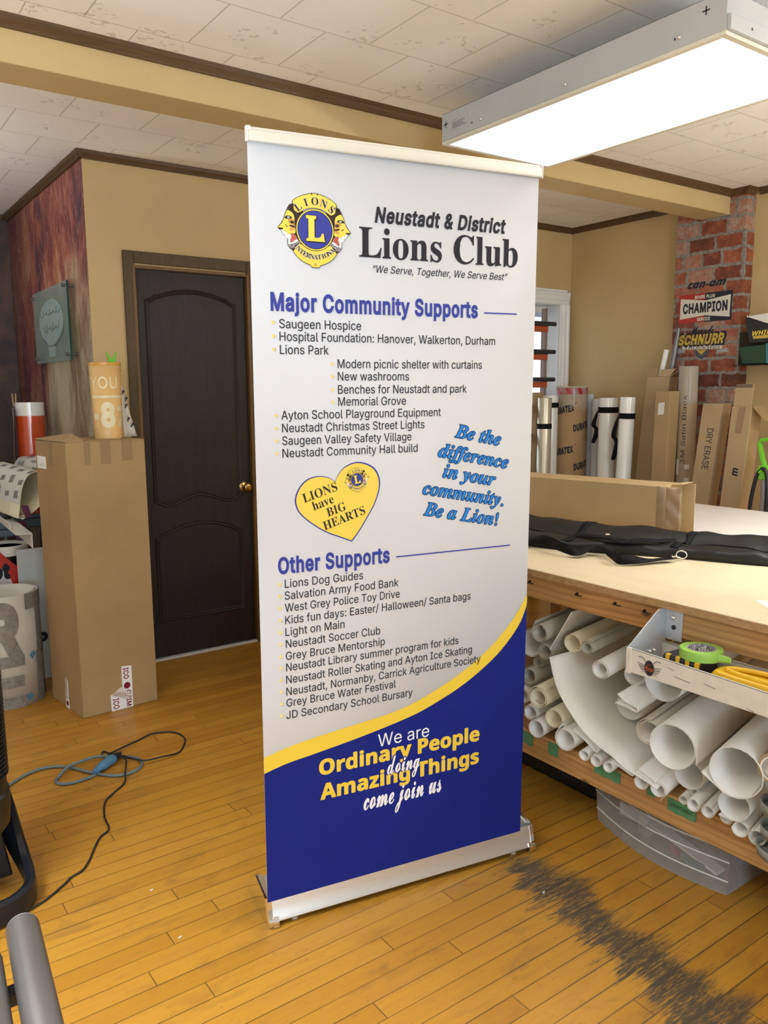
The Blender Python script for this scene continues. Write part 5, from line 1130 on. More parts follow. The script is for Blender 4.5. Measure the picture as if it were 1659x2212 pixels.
t.text('GRIM', 'sans', onF(1.064, 0.079, 0.0085), (onF(1.150, 0.055)-onF(1.064, 0.079)), V(0, 0, 1), cap=0.018, width=0.075, mi=3, bold=0.01)
obj('printed_tape', t, ['whiteink', mar, 'vinylb', simple('faint_maroon_print', (0.50, 0.26, 0.25), 0.5)], tb, label='white tape printed in maroon on the front', smooth=0)
t = B()
t.add([onL(3.905, 0.152), onL(3.872, 0.140), onL(3.872, 0.001), onL(3.912, 0.001)], [(0, 1, 2, 3)])
t.text('RIMCO', 'sans', onL(3.902, 0.143, 0.0012), dn, V(0, -1, 0), cap=0.018, width=0.095, mi=1, bold=0.02)
t.lathe([(0.013, 0), (0.013, 0.0002), (0.009, 0.0002), (0.009, 0)], onL(3.893, 0.024, 0.0012), nrml, 24, 1)
obj('printed_tape', t, ['whiteink', mar], tb, label='white tape printed in maroon on the left side', smooth=0)

def spiral(b, p0, d, L, r, turns=2.2, gap=0.004, a0=0.0, tail=0.0, mi=0, r1=None, seg=22, squash=1.0, upv=(0, 0, 1)):
    """a sheet rolled into a tube: spiral cross-section swept along d; tail lets the outer edge spring away"""
    p0 = Vector(p0); d = Vector(d).normalized(); u = Vector(upv); e1 = u.cross(d).normalized(); e2 = d.cross(e1).normalized()
    n = int(turns*seg); prof = []
    for i in range(n+1):
        a = 2*PI*i/seg
        rr = r-gap*(turns-a/(2*PI))
        prof.append((rr*math.cos(a+a0), rr*math.sin(a+a0)*squash))
    if tail:
        (xa, ya), (xb, yb) = prof[-2], prof[-1]
        tx, ty = xb-xa, yb-ya; l = math.hypot(tx, ty); tx, ty = tx/l, ty/l
        for k in range(1, 6): prof.append((xb+tx*tail*k/5, yb+ty*tail*k/5))
    k1 = (r1/r) if r1 else 1.0
    rs = [[p0+d*(L*s)+(e1*x+e2*y)*(1+(k1-1)*s) for x, y in prof] for s in (0, 0.5, 1)]
    b.rings(rs, False, False, mi)
    return b

# roll of transfer tape standing on the carton
tr1 = thing('transfer_tape_roll', 'peach roll of cut lettering on transfer tape standing on the tall carton', 'roll', (1.165, 3.895, BH+0.0015))
rb, rtop, hgt = 0.061, 0.0725, 0.352
cx, cy = 1.167, 3.895
rz = lambda z: rb+(rtop-rb)*(z/hgt)
lean = lambda z: V(-0.001*z/hgt, 0, 0)
obj('rolled_sheet', B().rings([[V(cx, cy, BH+0.0015+z)+V(math.cos(a)*rr, math.sin(a)*rr, 0) for a in [2*PI*i/40 for i in range(40)]] for z, rr in ((0.0, rb-0.003), (0.0, rb), (hgt-0.012, rz(hgt-0.012)))], True, False), 'transfer', tr1, solid=0.0012)
obj('roll_lip', B().rings([[V(cx, cy, BH+0.0015+z)+V(math.cos(a)*rr, math.sin(a)*rr, 0) for a in [2*PI*i/40 for i in range(40)]] for z, rr in ((hgt-0.012, rz(hgt)+0.0012), (hgt, rz(hgt)+0.0018), (hgt, rz(hgt)-0.003), (hgt-0.03, rz(hgt)-0.004))], True, False), 'orangecore', tr1, label='orange lip at the top')
def wrp(x, z):               # front of the roll faces the camera side
    a = -PI/2-0.25+x/0.068
    r_ = rz(z-BH)+0.0014
    return V(cx+math.cos(a)*r_, cy+math.sin(a)*r_, z)
t = B()
t.text_wrap('YOU', 'sans', lambda x, y: wrp(x, y+BH+0.235), -0.080, 0.130, 0.052, bold=0.008)
t.grid(lambda a, c: wrp(-0.075+0.16*a, BH+0.190+0.012*c), 14, 1)
t.text_wrap('8', 'sans', lambda x, y: wrp(x, y+BH+0.062), -0.034, 0.070, 0.100, bold=0.045)
t.text_wrap('-', 'sans', lambda x, y: wrp(x, y+BH+0.062), -0.075, 0.028, 0.100, bold=0.045)
t.text_wrap('7', 'sans', lambda x, y: wrp(x, y+BH+0.062), 0.048, 0.060, 0.085, bold=0.045)
obj('cut_lettering', t, 'transferlet', tr1, label='cream cut letters showing on the roll', smooth=60)
bk = B().grid(lambda a, c: V(cx+0.060+0.012*(1-a)+ (0.012+0.062*(1-a)**1.2)*c, cy-0.020+0.03*c+0.02*math.sin(c*2), BH+0.004+a*(hgt-0.03)), 10, 8)
bs1 = obj('backing_sheet', bk, 'vinylb', tr1, solid=0.0008, label='loose printed backing paper hanging down the right side')
t = B()
for k, (c_, a_) in enumerate(((0.35, 0.93), (0.45, 0.62), (0.55, 0.42), (0.5, 0.22), (0.75, 0.13), (0.8, 0.52))):
    o_ = V(cx+0.060+0.012*(1-a_)+(0.012+0.062*(1-a_)**1.2)*c_, cy-0.0235+0.03*c_+0.02*math.sin(c_*2), BH+0.004+a_*(hgt-0.03))
    t.text('3M', 'sans', o_, V(0.55, 0.2, 0.75), V(-0.75, 0, 0.55), cap=0.010, mi=0, bold=0.06)
    t.text('adhesive', 'sans', o_+V(-0.012, -0.001, 0.006), V(0.55, 0.2, 0.75), V(-0.75, 0, 0.55), cap=0.005, mi=0)
obj('lettering', t, 'ink', bs1, smooth=0)
gt = B()
for s in (-1, 1):
    gt.rings([[V(1.205+s*x, 3.905+dy, z) for x, dy in ((x0, -0.006), (x1, -0.006), (x1, 0.006), (x0, 0.006))] for x0, x1, z in ((0.002, 0.012, 1.585), (0.001, 0.017, 1.640), (0.004, 0.016, 1.655), (0.016, 0.024, 1.680), (0.021, 0.025, 1.690))])
gt.cyl((1.205, 3.898, 1.648), (1.205, 3.912, 1.648), 0.009, seg=14)
gt.box((1.193, 3.899, 1.30), (1.217, 3.911, 1.59))
tag(obj('spring_clip', gt, 'lime', loc=(1.205, 3.905, 1.30), bevel=0.002), 'lime green clip tool poking out of the peach roll', 'clip')

# glass sign on the mural wall
gs = thing('glass_sign', 'etched green glass sign on metal standoffs on the rust red mural wall', 'sign', (1.19, 4.93, 1.9))
gy0, gy1, gz0, gz1 = 4.543, 5.320, 1.676, 2.090
GX = 1.186
gb = B().box((GX, gy0, gz0), (GX+0.008, gy1, gz1))
obj('glass_pane', gb, 'greenglass', gs)
obj('pane_edge', B().box((GX-0.0005, gy0-0.0035, gz0), (GX+0.0085, gy0, gz1)), 'glassedge', gs, label='dark green polished edge')
for y, z in ((gy0+0.03, gz1-0.025), (gy0+0.03, gz0+0.03), (gy1-0.035, gz1-0.03), (gy1-0.035, gz0+0.03)):
    obj('standoff', B().cyl((GX-0.012, y, z), (XM-0.003, y, z), 0.0085, seg=16).cyl((GX-0.016, y, z), (GX-0.012, y, z), 0.011, seg=16), 'steel', gs, smooth=40)
et = B(); ex = GX-0.0012
oc = (4.915, 1.903)
ov = [(oc[0]+math.cos(2*PI*i/40)*0.268, oc[1]+math.sin(2*PI*i/40)*0.122) for i in range(40)]
et.poly([V(ex, y, z) for y, z in ov])
neck = [(5.05, 1.80), (5.005, 1.775), (4.995, 1.706), (4.855, 1.706), (4.845, 1.775), (4.80, 1.80)]
et.poly([V(ex-0.0001, y, z) for y, z in neck])
obj('etched_emblem', et, 'etch', gs, smooth=0, label='frosted round tree-like emblem')
et = B(); exx = ex-0.0012
et.tube([V(exx, oc[0]+math.cos(a)*0.285, oc[1]-0.004+math.sin(a)*0.132) for a in [PI+0.25+(PI-0.5)*i/24 for i in range(25)]], 0.0035, 6)
for z0_, amp, n_, yA, yB in ((1.955, 0.017, 6, 5.14, 4.70), (1.870, 0.020, 5, 5.06, 4.74)):
    pts = []
    for i in range(n_*12+1):
        t = i/12*2*PI
        pts.append(V(exx, yA+(yB-yA)*i/(n_*12)+0.018*math.sin(t), z0_+amp*(0.7+0.5*math.sin(i*0.23))*math.cos(t)))
    et.tube(pts, 0.0022, 5)
obj('etched_script', et, simple('etched_line', (0.14, 0.18, 0.165), 0.5), gs, label='two lines of looping etched script')

# big cream roll with cut letters in grey
rr0 = thing('vinyl_roll', 'large cream vinyl roll with big grey letters on the floor left of the carton', 'roll', (0.70, 4.195, 0))
RC = V(0.690, 4.190, 0); RRx, RRy, RHt = 0.172, 0.155, 0.548
def big(a, r, z): return RC+V(math.cos(a)*r*RRx/0.16, math.sin(a)*r*RRy/0.16, z)
bb = B()
n = 110
bb.rings([[big(2*PI*i/44-1.0, 0.16-0.008*(1-i/n)*2.5, z) for i in range(n+1)] for z in (0.0, RHt*0.5, RHt)], False, False)
obj('rolled_sheet', bb, 'vinylb', rr0, solid=0.0014)
def bw(x, z): return big(-PI/2-0.25+x/0.162, 0.1618, z)
t = B()
t.text_wrap('R', 'sans', lambda x, y: bw(x, y+0.275), -0.062, 0.158, 0.225, bold=0.06)
t.text_wrap('T', 'sans', lambda x, y: bw(x, y+0.285), 0.118, 0.180, 0.240, bold=0.05)
t.text_wrap('E', 'sans', lambda x, y: bw(x, y+0.012), -0.060, 0.160, 0.235, bold=0.03)
t.text_wrap('N', 'sans', lambda x, y: bw(x, y+0.012), 0.168, 0.170, 0.225, bold=0.05)
obj('cut_lettering', t, 'greyvinyl', rr0, smooth=60, label='large mottled grey letters')
t = B()
def bw2(x, z): return big(-PI/2-0.25+x/0.162, 0.1626, z)
for x0_, z0_ in ((0.135, 0.225), (0.105, 0.020)):
    t.text_wrap('3M', 'sans', lambda x, y: bw2(x0_+x*0.75-y*0.55, z0_+x*0.6+y*0.75), 0, 0.034, 0.022, bold=0.09, mi=0)
    t.text_wrap('Protective', 'sans', lambda x, y: bw2(x0_+0.014+x*0.75-y*0.55, z0_-0.018+x*0.6+y*0.75), 0, 0.062, 0.010, mi=1)
    t.text_wrap('SCPM', 'sans', lambda x, y: bw2(x0_+0.028+x*0.75-y*0.55, z0_-0.028+x*0.6+y*0.75), 0, 0.034, 0.011, mi=1)
obj('maker_print', t, ['skytape', 'greyprint'], rr0, smooth=60, label='small blue and grey print on the backing')

# pale board with a letter, black tube with white lid, red and white board
pb = thing('display_board', 'pale grey upright board between the black tube and the carton', 'board', (0.98, 4.40, 0))
obj('board_panel', B().box((0.815, 4.385, 0), (1.20, 4.405, 0.705)), 'palepanel', pb, bevel=0.002)
obj('lettering', B().text('p', 'sans', (0.889, 4.3845, 0.212), (1, 0, 0), (0, 0, 1), cap=0.050, bold=0.07), 'ink', pb, smooth=0, label='black letter p')
bt_ = thing('tube_container', 'black tube with a white rim lid behind the red and white board', 'tube', (0.76, 4.56, 0))
obj('tube_body', B().lathe([(0.096, 0), (0.098, 0.01), (0.098, 0.70), (0.090, 0.70), (0.090, 0.60)], (0.795, 4.56, 0)), simple('glossy_black_plastic', (0.006, 0.006, 0.007), 0.15, coat=0.5), bt_)
obj('tube_lid', B().rings([[V(0.795+math.cos(a)*r, 4.56+math.sin(a)*r*(1-0.08*math.cos(2*a)), z) for a in [2*PI*i/36 for i in range(36)]] for r, z in ((0.106, 0.665), (0.108, 0.690), (0.108, 0.712), (0.102, 0.716), (0.095, 0.712), (0.093, 0.69))], True, False), 'white', bt_)
rs_ = thing('sign_board', 'red and white printed board leaning behind the big cream roll', 'sign', (0.60, 4.44, 0))
yb_ = 4.440
obj('board_panel', B().prism([V(0.30, yb_, 0.02), V(0.98, yb_+0.0, 0.02), V(0.880, yb_, 0.545), V(0.705, yb_, 0.735), V(0.30, yb_, 1.05)], (0, 0.008, 0)), 'bannerwhite', rs_)
obj('red_band', B().poly([V(0.885, yb_-0.0008, 0.50), V(0.880, yb_-0.0008, 0.548), V(0.705, yb_-0.0008, 0.738), V(0.60, yb_-0.0008, 0.82), V(0.62, yb_-0.0008, 0.73), V(0.722, yb_-0.0008, 0.640), V(0.785, yb_-0.0008, 0.560), V(0.80, yb_-0.0008, 0.50)]), 'red', rs_, smooth=0, label='red diagonal band')
obj('lettering', B().text('ot', 'sans', (0.700, yb_-0.001, 0.560), (1, 0, 0), (0, 0, 1), cap=0.068, width=0.088, bold=0.07), 'ink', rs_, smooth=0, label='black letters ot')

# blue-grey plastic work stand with rolls clamped on it
wb = thing('work_stand', 'blue-grey plastic work stand in the corner behind the carton', 'work stand', (0.66, 4.90, 0))
obj('stand_top', B().box((0.20, 4.64, 0.735), (0.870, 5.24, 0.775)).box((0.20, 4.66, 0.775), (0.84, 4.86, 0.820)).box((0.20, 4.98, 0.775), (1.17, 5.22, 0.800)).box((0.86, 4.90, 0.735), (1.17, 5.24, 0.775)), 'bench', wb, bevel=0.008)
for x, y in ((0.28, 4.70), (0.28, 5.18), (0.84, 5.18), (0.825, 4.70)):
    obj('leg', B().cyl((x, y, 0), (x, y, 0.735), 0.016, seg=14), 'steel', wb)
obj('leg', B().cyl((1.10, 5.18, 0), (1.10, 5.18, 0.735), 0.016, seg=14), 'steel', wb)
def lrail():
    d = V(-0.030, -0.71, 0.0).normalized(); s = V(0.999, -0.042, 0).normalized(); p = V(0.800, 4.84, 0.8215)
    bq = B()
    bq.obox(p, d*0.70, s*0.075, V(0, 0, 0.004)); bq.obox(p+s*0.002, d*0.52, s*0.004, V(0, 0, 0.030)); bq.obox(p+s*0.071+d*0.24-V(0, 0, 0.07), d*0.46, s*0.004, V(0, 0, 0.072))
    return bq
tag(obj('angle_rail', lrail(), 'white', loc=(0.84, 4.72, 0.832), bevel=0.001), 'white angled metal rail lying across the edge of the blue-grey work stand', 'rail')
d1 = V(0.13, -0.52, -0.040).normalized()
def teardrop(b, p0, d, L, mi=0):
    d = Vector(d).normalized(); e1 = V(0, 0, 1).cross(d).normalized(); e2 = d.cross(e1)
    prof = [(0.078, -0.165), (0.070, -0.12), (0.062, -0.06), (0.050, 0.00), (0.020, 0.055), (-0.030, 0.075), (-0.075, 0.055), (-0.098, 0.0), (-0.088, -0.055), (-0.045, -0.105), (0.0, -0.14), (0.055, -0.172)]
    prof = [(q.x, q.y) for q in smooth_path([(-x, y, 0) for x, y in prof], 4)]
    b.rings([[p0+d*(L*s)+e1*x*(0.95+0.05*s)+e2*y for x, y in prof] for s in (0, 0.35, 0.7, 1)], False, False, mi)
    return prof, e1, e2
def dashes(b, fn, nu, nv, mi):   # rows of slanted grey blocks lying on the sheet
    for i in range(nu):
        for j in range(nv):
            a = (i+0.25+0.2*((j*7+i*3) % 3))/nu; c = (j+0.3)/nv; w_ = 0.45/nu; h_ = (0.36+0.2*((i+j) % 2))/nv
            b.grid(lambda u_, v_: fn(min(1, a+u_*w_), min(1, c+v_*h_+u_*0.1/nv)), 3, 3, mi)
vr = thing('printed_vinyl_roll', 'printed white vinyl roll drooping open over the edge of the work stand', 'roll', (0.90, 4.70, 0.92))
bb = B(); P0 = V(0.838, 4.89, 1.045)
prof, e1, e2 = teardrop(bb, P0, d1, 0.40)
obj('rolled_sheet', bb, 'cream', vr, solid=0.003)
def onroll(a, c):
    i = 6+c*(len(prof)*0.62); k = int(i); f = i-k; k = min(k, len(prof)-2)
    x = prof[k][0]*(1-f)+prof[k+1][0]*f; y = prof[k][1]*(1-f)+prof[k+1][1]*f
    n_ = V(0, 0, 0)+e1*x+e2*(y+0.03); n_.normalize()
    return P0+d1*(0.40*a)+e1*x*(0.95+0.05*a)+e2*y+n_*0.0032
bb = B(); bb.grid(lambda a, c: onroll(a, c), 4, 24); dashes(bb, lambda a, c: onroll(a, c)+V(0, -0.001, 0.0008), 4, 6, 1)
obj('printed_face', bb, ['vinylb', 'greyvinyl'], vr, label='white face printed with rows of grey blocks')
cl = B().obox(P0+d1*0.36+V(-0.035, -0.055, -0.165), V(0.03, 0, 0), V(0, 0.03, 0.0), V(-0.012, 0, 0.062))
cl.tube([P0+d1*0.31+V(-0.045, -0.045, -0.145), P0+d1*0.33+V(-0.04, -0.055, -0.155), P0+d1*0.36+V(-0.02, -0.04, -0.160)], 0.006, 8, 1)
tag(obj('spring_clamp', cl, ['purple', 'chrome'], loc=(0.89, 4.52, 0.88), bevel=0.004), 'plum handled spring clamp biting the lower edge of the drooping printed roll', 'clamp')
vr2 = thing('printed_vinyl_roll', 'tighter printed vinyl roll tucked behind the drooping one against the carton', 'roll', (1.05, 4.75, 1.05))
bb = B(); q0 = V(0.995, 4.96, 1.060); d2 = V(0.30, -0.40, 0.02).normalized()
spiral(bb, q0, d2, 0.36, 0.085, 1.6, 0.004, 2.0, 0.06)
obj('rolled_sheet', bb, 'vinylb', vr2, solid=0.0015)
e1_ = V(0, 0, 1).cross(d2).normalized(); e2_ = d2.cross(e1_)
bb = B(); dashes(bb, lambda a, c: q0+d2*(0.36*a)+(e1_*math.cos(0.6+2.6*c)+e2_*math.sin(0.6+2.6*c))*0.0868, 4, 5, 0)
obj('printed_face', bb, 'greyvinyl', vr2, label='rows of grey printed blocks')
# red roll standing in the corner
rd = thing('vinyl_roll', 'glossy orange-red vinyl roll with a white top band standing in the corner', 'roll', (1.06, 5.09, 0.80))
cR = V(1.075, 5.09, 0)
obj('rolled_sheet', B().lathe([(0.080, 0.80), (0.080, 1.370)], cR, seg=40).lathe([(0.074, 1.20), (0.074, 1.445)], cR, seg=40, mi=0), 'orangered', rd)
obj('white_band', B().lathe([(0.0802, 1.370), (0.0802, 1.447), (0.074, 1.447), (0.074, 1.42)], cR, seg=40), 'film', rd, label='white uncoated top band')
obj('backing_sheet', B().grid(lambda a, c: V(cR.x-0.083-0.035*c*(1.25-a)-0.01, 5.10-0.09*c, 0.80+0.62*a), 10, 6), simple('mauve_backing', (0.26, 0.21, 0.205), 0.5), rd, solid=0.001, label='mauve grey backing edge on the left')
tag(obj('clothes_peg', B().obox((0.984, 5.078, 1.425), (0.007, 0, 0), (0, 0.009, 0), (-0.003, 0, 0.075)).obox((0.996, 5.078, 1.425), (0.007, 0, 0), (0, 0.009, 0), (0.004, 0, 0.075)), 'card2', loc=(0.99, 5.08, 1.425), bevel=0.001), 'wooden clothes peg clipped to the top of the red roll', 'peg')
wr = B()
for k in range(3):
    wr.tube(smooth_path([V(0.55+0.05*k, 4.70+0.03*k, 0.826), V(0.68, 4.72+0.05*k, 0.87+0.02*k), V(0.80, 4.66+0.05*k, 0.850+0.012*k), V(0.84+0.01*k, 4.72, 0.826), V(0.72, 4.78-0.04*k, 0.826)], 6), 0.0035, 6)
tag(obj('wire_coil', wr, 'pipe', loc=(0.7, 4.72, 0.82)), 'loose coil of dark wire on the blue-grey work stand', 'wire')
wh = thing('spring_clamp', 'plum handled spring clamp hanging under the white angled rail', 'clamp', (0.93, 4.50, 0.73))
obj('clamp_handle', B().obox((0.872, 4.60, 0.735), (0.042, 0.005, 0), (0.0, 0.03, 0), (0.0, 0, 0.085)), 'purple', wh, bevel=0.008)
obj('clamp_jaw', B().prism([V(0.850, 4.615, 0.760), V(0.895, 4.615, 0.745), V(0.915, 4.615, 0.71), V(0.895, 4.615, 0.70), V(0.862, 4.615, 0.725)], (0, 0.012, 0)), 'purple', wh, bevel=0.002)

# ================================================================== FLOOR CORDS
Z = 0.0065
blue = [(0.30, 3.05), (0.40, 3.13), (0.47, 3.189), (0.509, 3.215), (0.571, 3.26), (0.63, 3.282), (0.683, 3.272), (0.735, 3.228), (0.773, 3.161), (0.808, 3.105), (0.855, 3.05), (0.913, 3.033), (0.963, 3.056), (0.983, 3.094), (0.982, 3.141), (0.955, 3.182), (0.906, 3.219), (0.845, 3.233), (0.779, 3.228), (0.723, 3.207), (0.676, 3.166), (0.66, 3.136), (0.667, 3.106), (0.698, 3.087), (0.74, 3.085), (0.775, 3.092), (0.800, 3.100)]
ec = thing('extension_cord', 'thick grey-blue extension cord looped on the wooden floor with a blue socket end', 'cord', (0.8, 3.1, 0))
zs = [Z]*len(blue)
for i in (7, 8): zs[i] = 0.006
for i in (17, 18, 19): zs[i] = 0.0185
for i in (9, 10): zs[i] = 0.0065
obj('cord', B().tube(smooth_path([V(x, y, z) for (x, y), z in zip(blue, zs)], 6), 0.0062, 10), 'cordblue', ec, smooth=60)
dpl = V(0.092, 0.072, 0).normalized(); spl = V(-dpl.y, dpl.x, 0)
def section(p, w, h): return [p+spl*(w*math.cos(a))+V(0, 0, h*math.sin(a)) for a in [2*PI*i/16 for i in range(16)]]
pl = V(0.795, 3.098, 0.020)
secs = [(0.0, 0.008, 0.008), (0.004, 0.011, 0.011), (0.010, 0.009, 0.009), (0.014, 0.013, 0.012), (0.020, 0.011, 0.011), (0.024, 0.015, 0.014), (0.031, 0.013, 0.013), (0.036, 0.018, 0.015), (0.055, 0.021, 0.017), (0.085, 0.0225, 0.0185), (0.118, 0.0225, 0.0185), (0.124, 0.020, 0.0165)]
obj('socket', B().rings([section(pl+dpl*s, w, h) for s, w, h in secs]), 'plugblue', ec, smooth=40, label='sky blue moulded socket end')
black = [(0.36, 2.345), (0.42, 2.368), (0.458, 2.387), (0.515, 2.43), (0.54, 2.453), (0.58, 2.472), (0.612, 2.514), (0.653, 2.588), (0.683, 2.634), (0.722, 2.669), (0.734, 2.76), (0.767, 2.863), (0.812, 2.913), (0.873, 2.97), (0.895, 3.028), (0.928, 3.117), (0.931, 3.15), (0.919, 3.215), (0.907, 3.265), (0.89, 3.297), (0.877, 3.274), (0.881, 3.243), (0.909, 3.25), (0.965, 3.276), (1.05, 3.323), (1.111, 3.351), (1.165, 3.338), (1.208, 3.296), (1.216, 3.221), (1.185, 3.152), (1.139, 3.099), (1.06, 3.074), (0.995, 3.082), (0.958, 3.125), (0.935, 3.175)]
bc = thing('power_cord', 'thin black cord running from the fan foot to the blue socket in a loop', 'cord', (0.85, 2.8, 0))
zs = [0.004]*len(black)
for i in (14, 15): zs[i] = 0.018
for i in (16, 17): zs[i] = 0.020
for i in (22, 23): zs[i] = 0.011
for i in (31, 32): zs[i] = 0.018
for i in (33, 34): zs[i] = 0.020
obj('cord', B().tube(smooth_path([V(x, y, z) for (x, y), z in zip(black, zs)], 6), 0.0036, 8), 'blackplastic', bc, smooth=60)
obj('plug', B().rings([section(pl+dpl*s, w, h) for s, w, h in ((0.122, 0.012, 0.011), (0.126, 0.018, 0.015), (0.150, 0.018, 0.015), (0.158, 0.012, 0.010), (0.175, 0.007, 0.006))]), 'blackplastic', bc, smooth=40)
scr = [(0.716, 2.242, 'white paper scrap on the floor in front of the black cord'), (0.705, 1.985, 'smallest paper scrap on the floor left of the banner base'), (1.665, 1.532, 'paper scrap on the worn grey floor track'), (1.905, 1.865, 'paper scrap on the shaded floor behind the banner base')]
for i, (x, y, lab) in enumerate(scr):
    tag(obj('paper_scrap', B().prism([V(x, y, 0.0006), V(x+0.010, y+0.003, 0.0006), V(x+0.012, y+0.008, 0.0006), V(x+0.002, y+0.006, 0.0006)], (0, 0, 0.0015)), 'vinylb', loc=(x, y, 0.0)), lab, 'scrap', 'scraps of white paper on the floor')

# ================================================================== TOWER FAN AND STEEL ROLLER BARS, NEAR LEFT
fn = thing('tower_fan', 'black ribbed tower fan on a looped foot cut by the left edge of the picture', 'fan', (0.27, 2.48, 0))
fc = V(0.268, 2.50, 0)
def rsec(r, z, k=1.0): return [fc+V(math.copysign(abs(math.cos(a))**0.8, math.cos(a))*r*k, math.copysign(abs(math.sin(a))**0.8, math.sin(a))*r, z) for a in [2*PI*i/32 for i in range(32)]]
obj('fan_body', B().rings([rsec(r, z) for r, z in ((0.060, 0.212), (0.100, 0.222), (0.119, 0.250), (0.124, 0.300), (0.124, 0.345), (0.118, 0.352), (0.118, 1.02), (0.105, 1.05), (0.07, 1.06))]), 'blackplastic', fn, smooth=40)
rbs = B()
for i in range(44):
    z = 0.40+i*0.0135
    rbs.rings([rsec(0.1185, z), rsec(0.1255, z+0.002), rsec(0.1255, z+0.006), rsec(0.1185, z+0.008)], True, False)
obj('fan_grille', rbs, 'blackplastic', fn, smooth=40)
obj('fan_neck', B().rings([[fc+V(x*k, 0.04+y*k, z) for x, y in ((-0.115, -0.02), (0.115, -0.02), (0.115, 0.06), (-0.115, 0.06))] for k, z in ((1.05, 0.035), (0.9, 0.15), (0.8, 0.235))]), 'black', fn, bevel=0.006)
loop = [(0.372, 2.60, 0.300), (0.388, 2.585, 0.220), (0.404, 2.555, 0.130), (0.417, 2.505, 0.078), (0.420, 2.440, 0.050), (0.405, 2.385, 0.042), (0.360, 2.345, 0.040), (0.300, 2.328, 0.040), (0.236, 2.328, 0.040), (0.176, 2.345, 0.040), (0.131, 2.385, 0.042), (0.116, 2.440, 0.050), (0.119, 2.505, 0.078), (0.132, 2.555, 0.130), (0.148, 2.585, 0.220), (0.164, 2.60, 0.300)]
pth = smooth_path([V(*p) for p in loop], 5); rs = []
for i, p in enumerate(pth):
    t_ = (pth[min(i+1, len(pth)-1)]-pth[max(i-1, 0)]).normalized()
    out = V(p.x-0.268, p.y-2.48, 0); out -= t_*out.dot(t_); out.normalize(); w_ = t_.cross(out).normalized()
    rs.append([p+out*a+w_*c for a, c in ((0.016, -0.030), (0.019, 0.0), (0.016, 0.030), (0.004, 0.037), (-0.012, 0.032), (-0.015, 0.0), (-0.012, -0.032), (0.004, -0.037))])
obj('foot_loop', B().rings(rs), 'navyplastic', fn, smooth=40)
rk = thing('roll_stand', 'pair of grey steel roller bars on a floor stand at the lower left corner', 'roll stand', (0.14, 0.95, 0))
dm = V(-0.0935, -0.9956, 0).normalized()
t0 = V(0.214, 1.342, 0.618)
RD = 0.0262
for i, p in enumerate((t0, t0+V(-0.066, -0.05, -0.005))):
    r_ = obj('roller_bar', B().lathe([(0.0, 0.0), (RD*0.90, 0.0), (RD, 0.003), (RD, 0.96), (RD*0.9, 0.965), (0.0, 0.965)], p, dm, 40), 'steel', rk, smooth=30)
    obj('bar_end', B().lathe([(RD*0.6, -0.001), (RD*0.96, -0.002), (RD*0.985, 0.0005), (RD*0.6, 0.001)], p, dm, 40), 'steel2', r_)
br_ = B()
for s in (0.10, 0.86):
    p = t0+dm*s
    br_.box((p.x-0.10, p.y-0.012, 0.566), (p.x+0.012, p.y+0.012, 0.590))
    br_.cyl((p.x-0.085, p.y, 0.04), (p.x-0.085, p.y, 0.575), 0.014, seg=14); br_.box((p.x-0.25, p.y-0.025, 0.0), (p.x+0.05, p.y+0.025, 0.04))
obj('stand_frame', br_, 'black', rk, bevel=0.003)
# ================================================================== WORK TABLES
TZ, TX0, TXM, TX1, TY0, TY1 = 0.880, 2.0, 2.93, 3.875, 0.55, 3.45
wt = thing('workbench', 'long wooden workbench with a worn tan top and a shelf packed with vinyl rolls', 'workbench', (2.45, 2.0, 0))
obj('worktop', B().box((TX0+0.001, TY0, TZ-0.024), (TXM-0.001, TY1, TZ)), 'mdf', wt, bevel=0.003)
obj('worktop_edge', B().box((TX0-0.001, TY0, TZ-0.025), (TX0+0.001, TY1, TZ-0.003)), 'mdfedge', wt)
obj('apron', B().box((TX0+0.022, TY0+0.02, 0.770), (TX0+0.060, TY1-0.02, TZ-0.0245)), 'pine', wt, bevel=0.003)
obj('apron', B().box((TXM-0.06, TY0+0.02, 0.770), (TXM-0.022, TY1-0.02, TZ-0.0245)), 'pine', wt, bevel=0.003)
for y in (TY0+0.03, TY1-0.12):
    for x in (TX0+0.062, TXM-0.15):
        obj('leg', B().box((x, y, 0), (x+0.088, y+0.088, TZ-0.025)), 'pine', wt, bevel=0.004)
obj('lower_shelf', B().box((TX0+0.038, TY0+0.02, 0.272), (TXM-0.03, TY1-0.02, 0.290)), 'pine', wt, bevel=0.002)
obj('shelf_board', B().box((TX0, TY0+0.02, 0.197), (TX0+0.038, TY1-0.02, 0.290)), 'pine', wt, bevel=0.005)
nl = simple('dark_nail_steel', (0.03, 0.022, 0.018), 0.4, metal=0.6)
for y in (1.955, 1.74, 1.585, 1.475):
    nb = B().tube([V(TX0+0.0225, y, 0.826), V(TX0+0.006, y-0.002, 0.8270), V(TX0-0.004, y-0.012, 0.8285), V(TX0-0.006, y-0.040, 0.8300)], 0.0022, 6)
    nb.lathe([(0.0050, 0), (0.0050, 0.0015), (0, 0.0015)], (TX0+0.0225, y+0.001, 0.826), (-1, 0, 0), 10)
    obj('bent_nail', nb, nl, wt)
tpn = simple('pencil_mark', (0.045, 0.10, 0.055), 0.6)
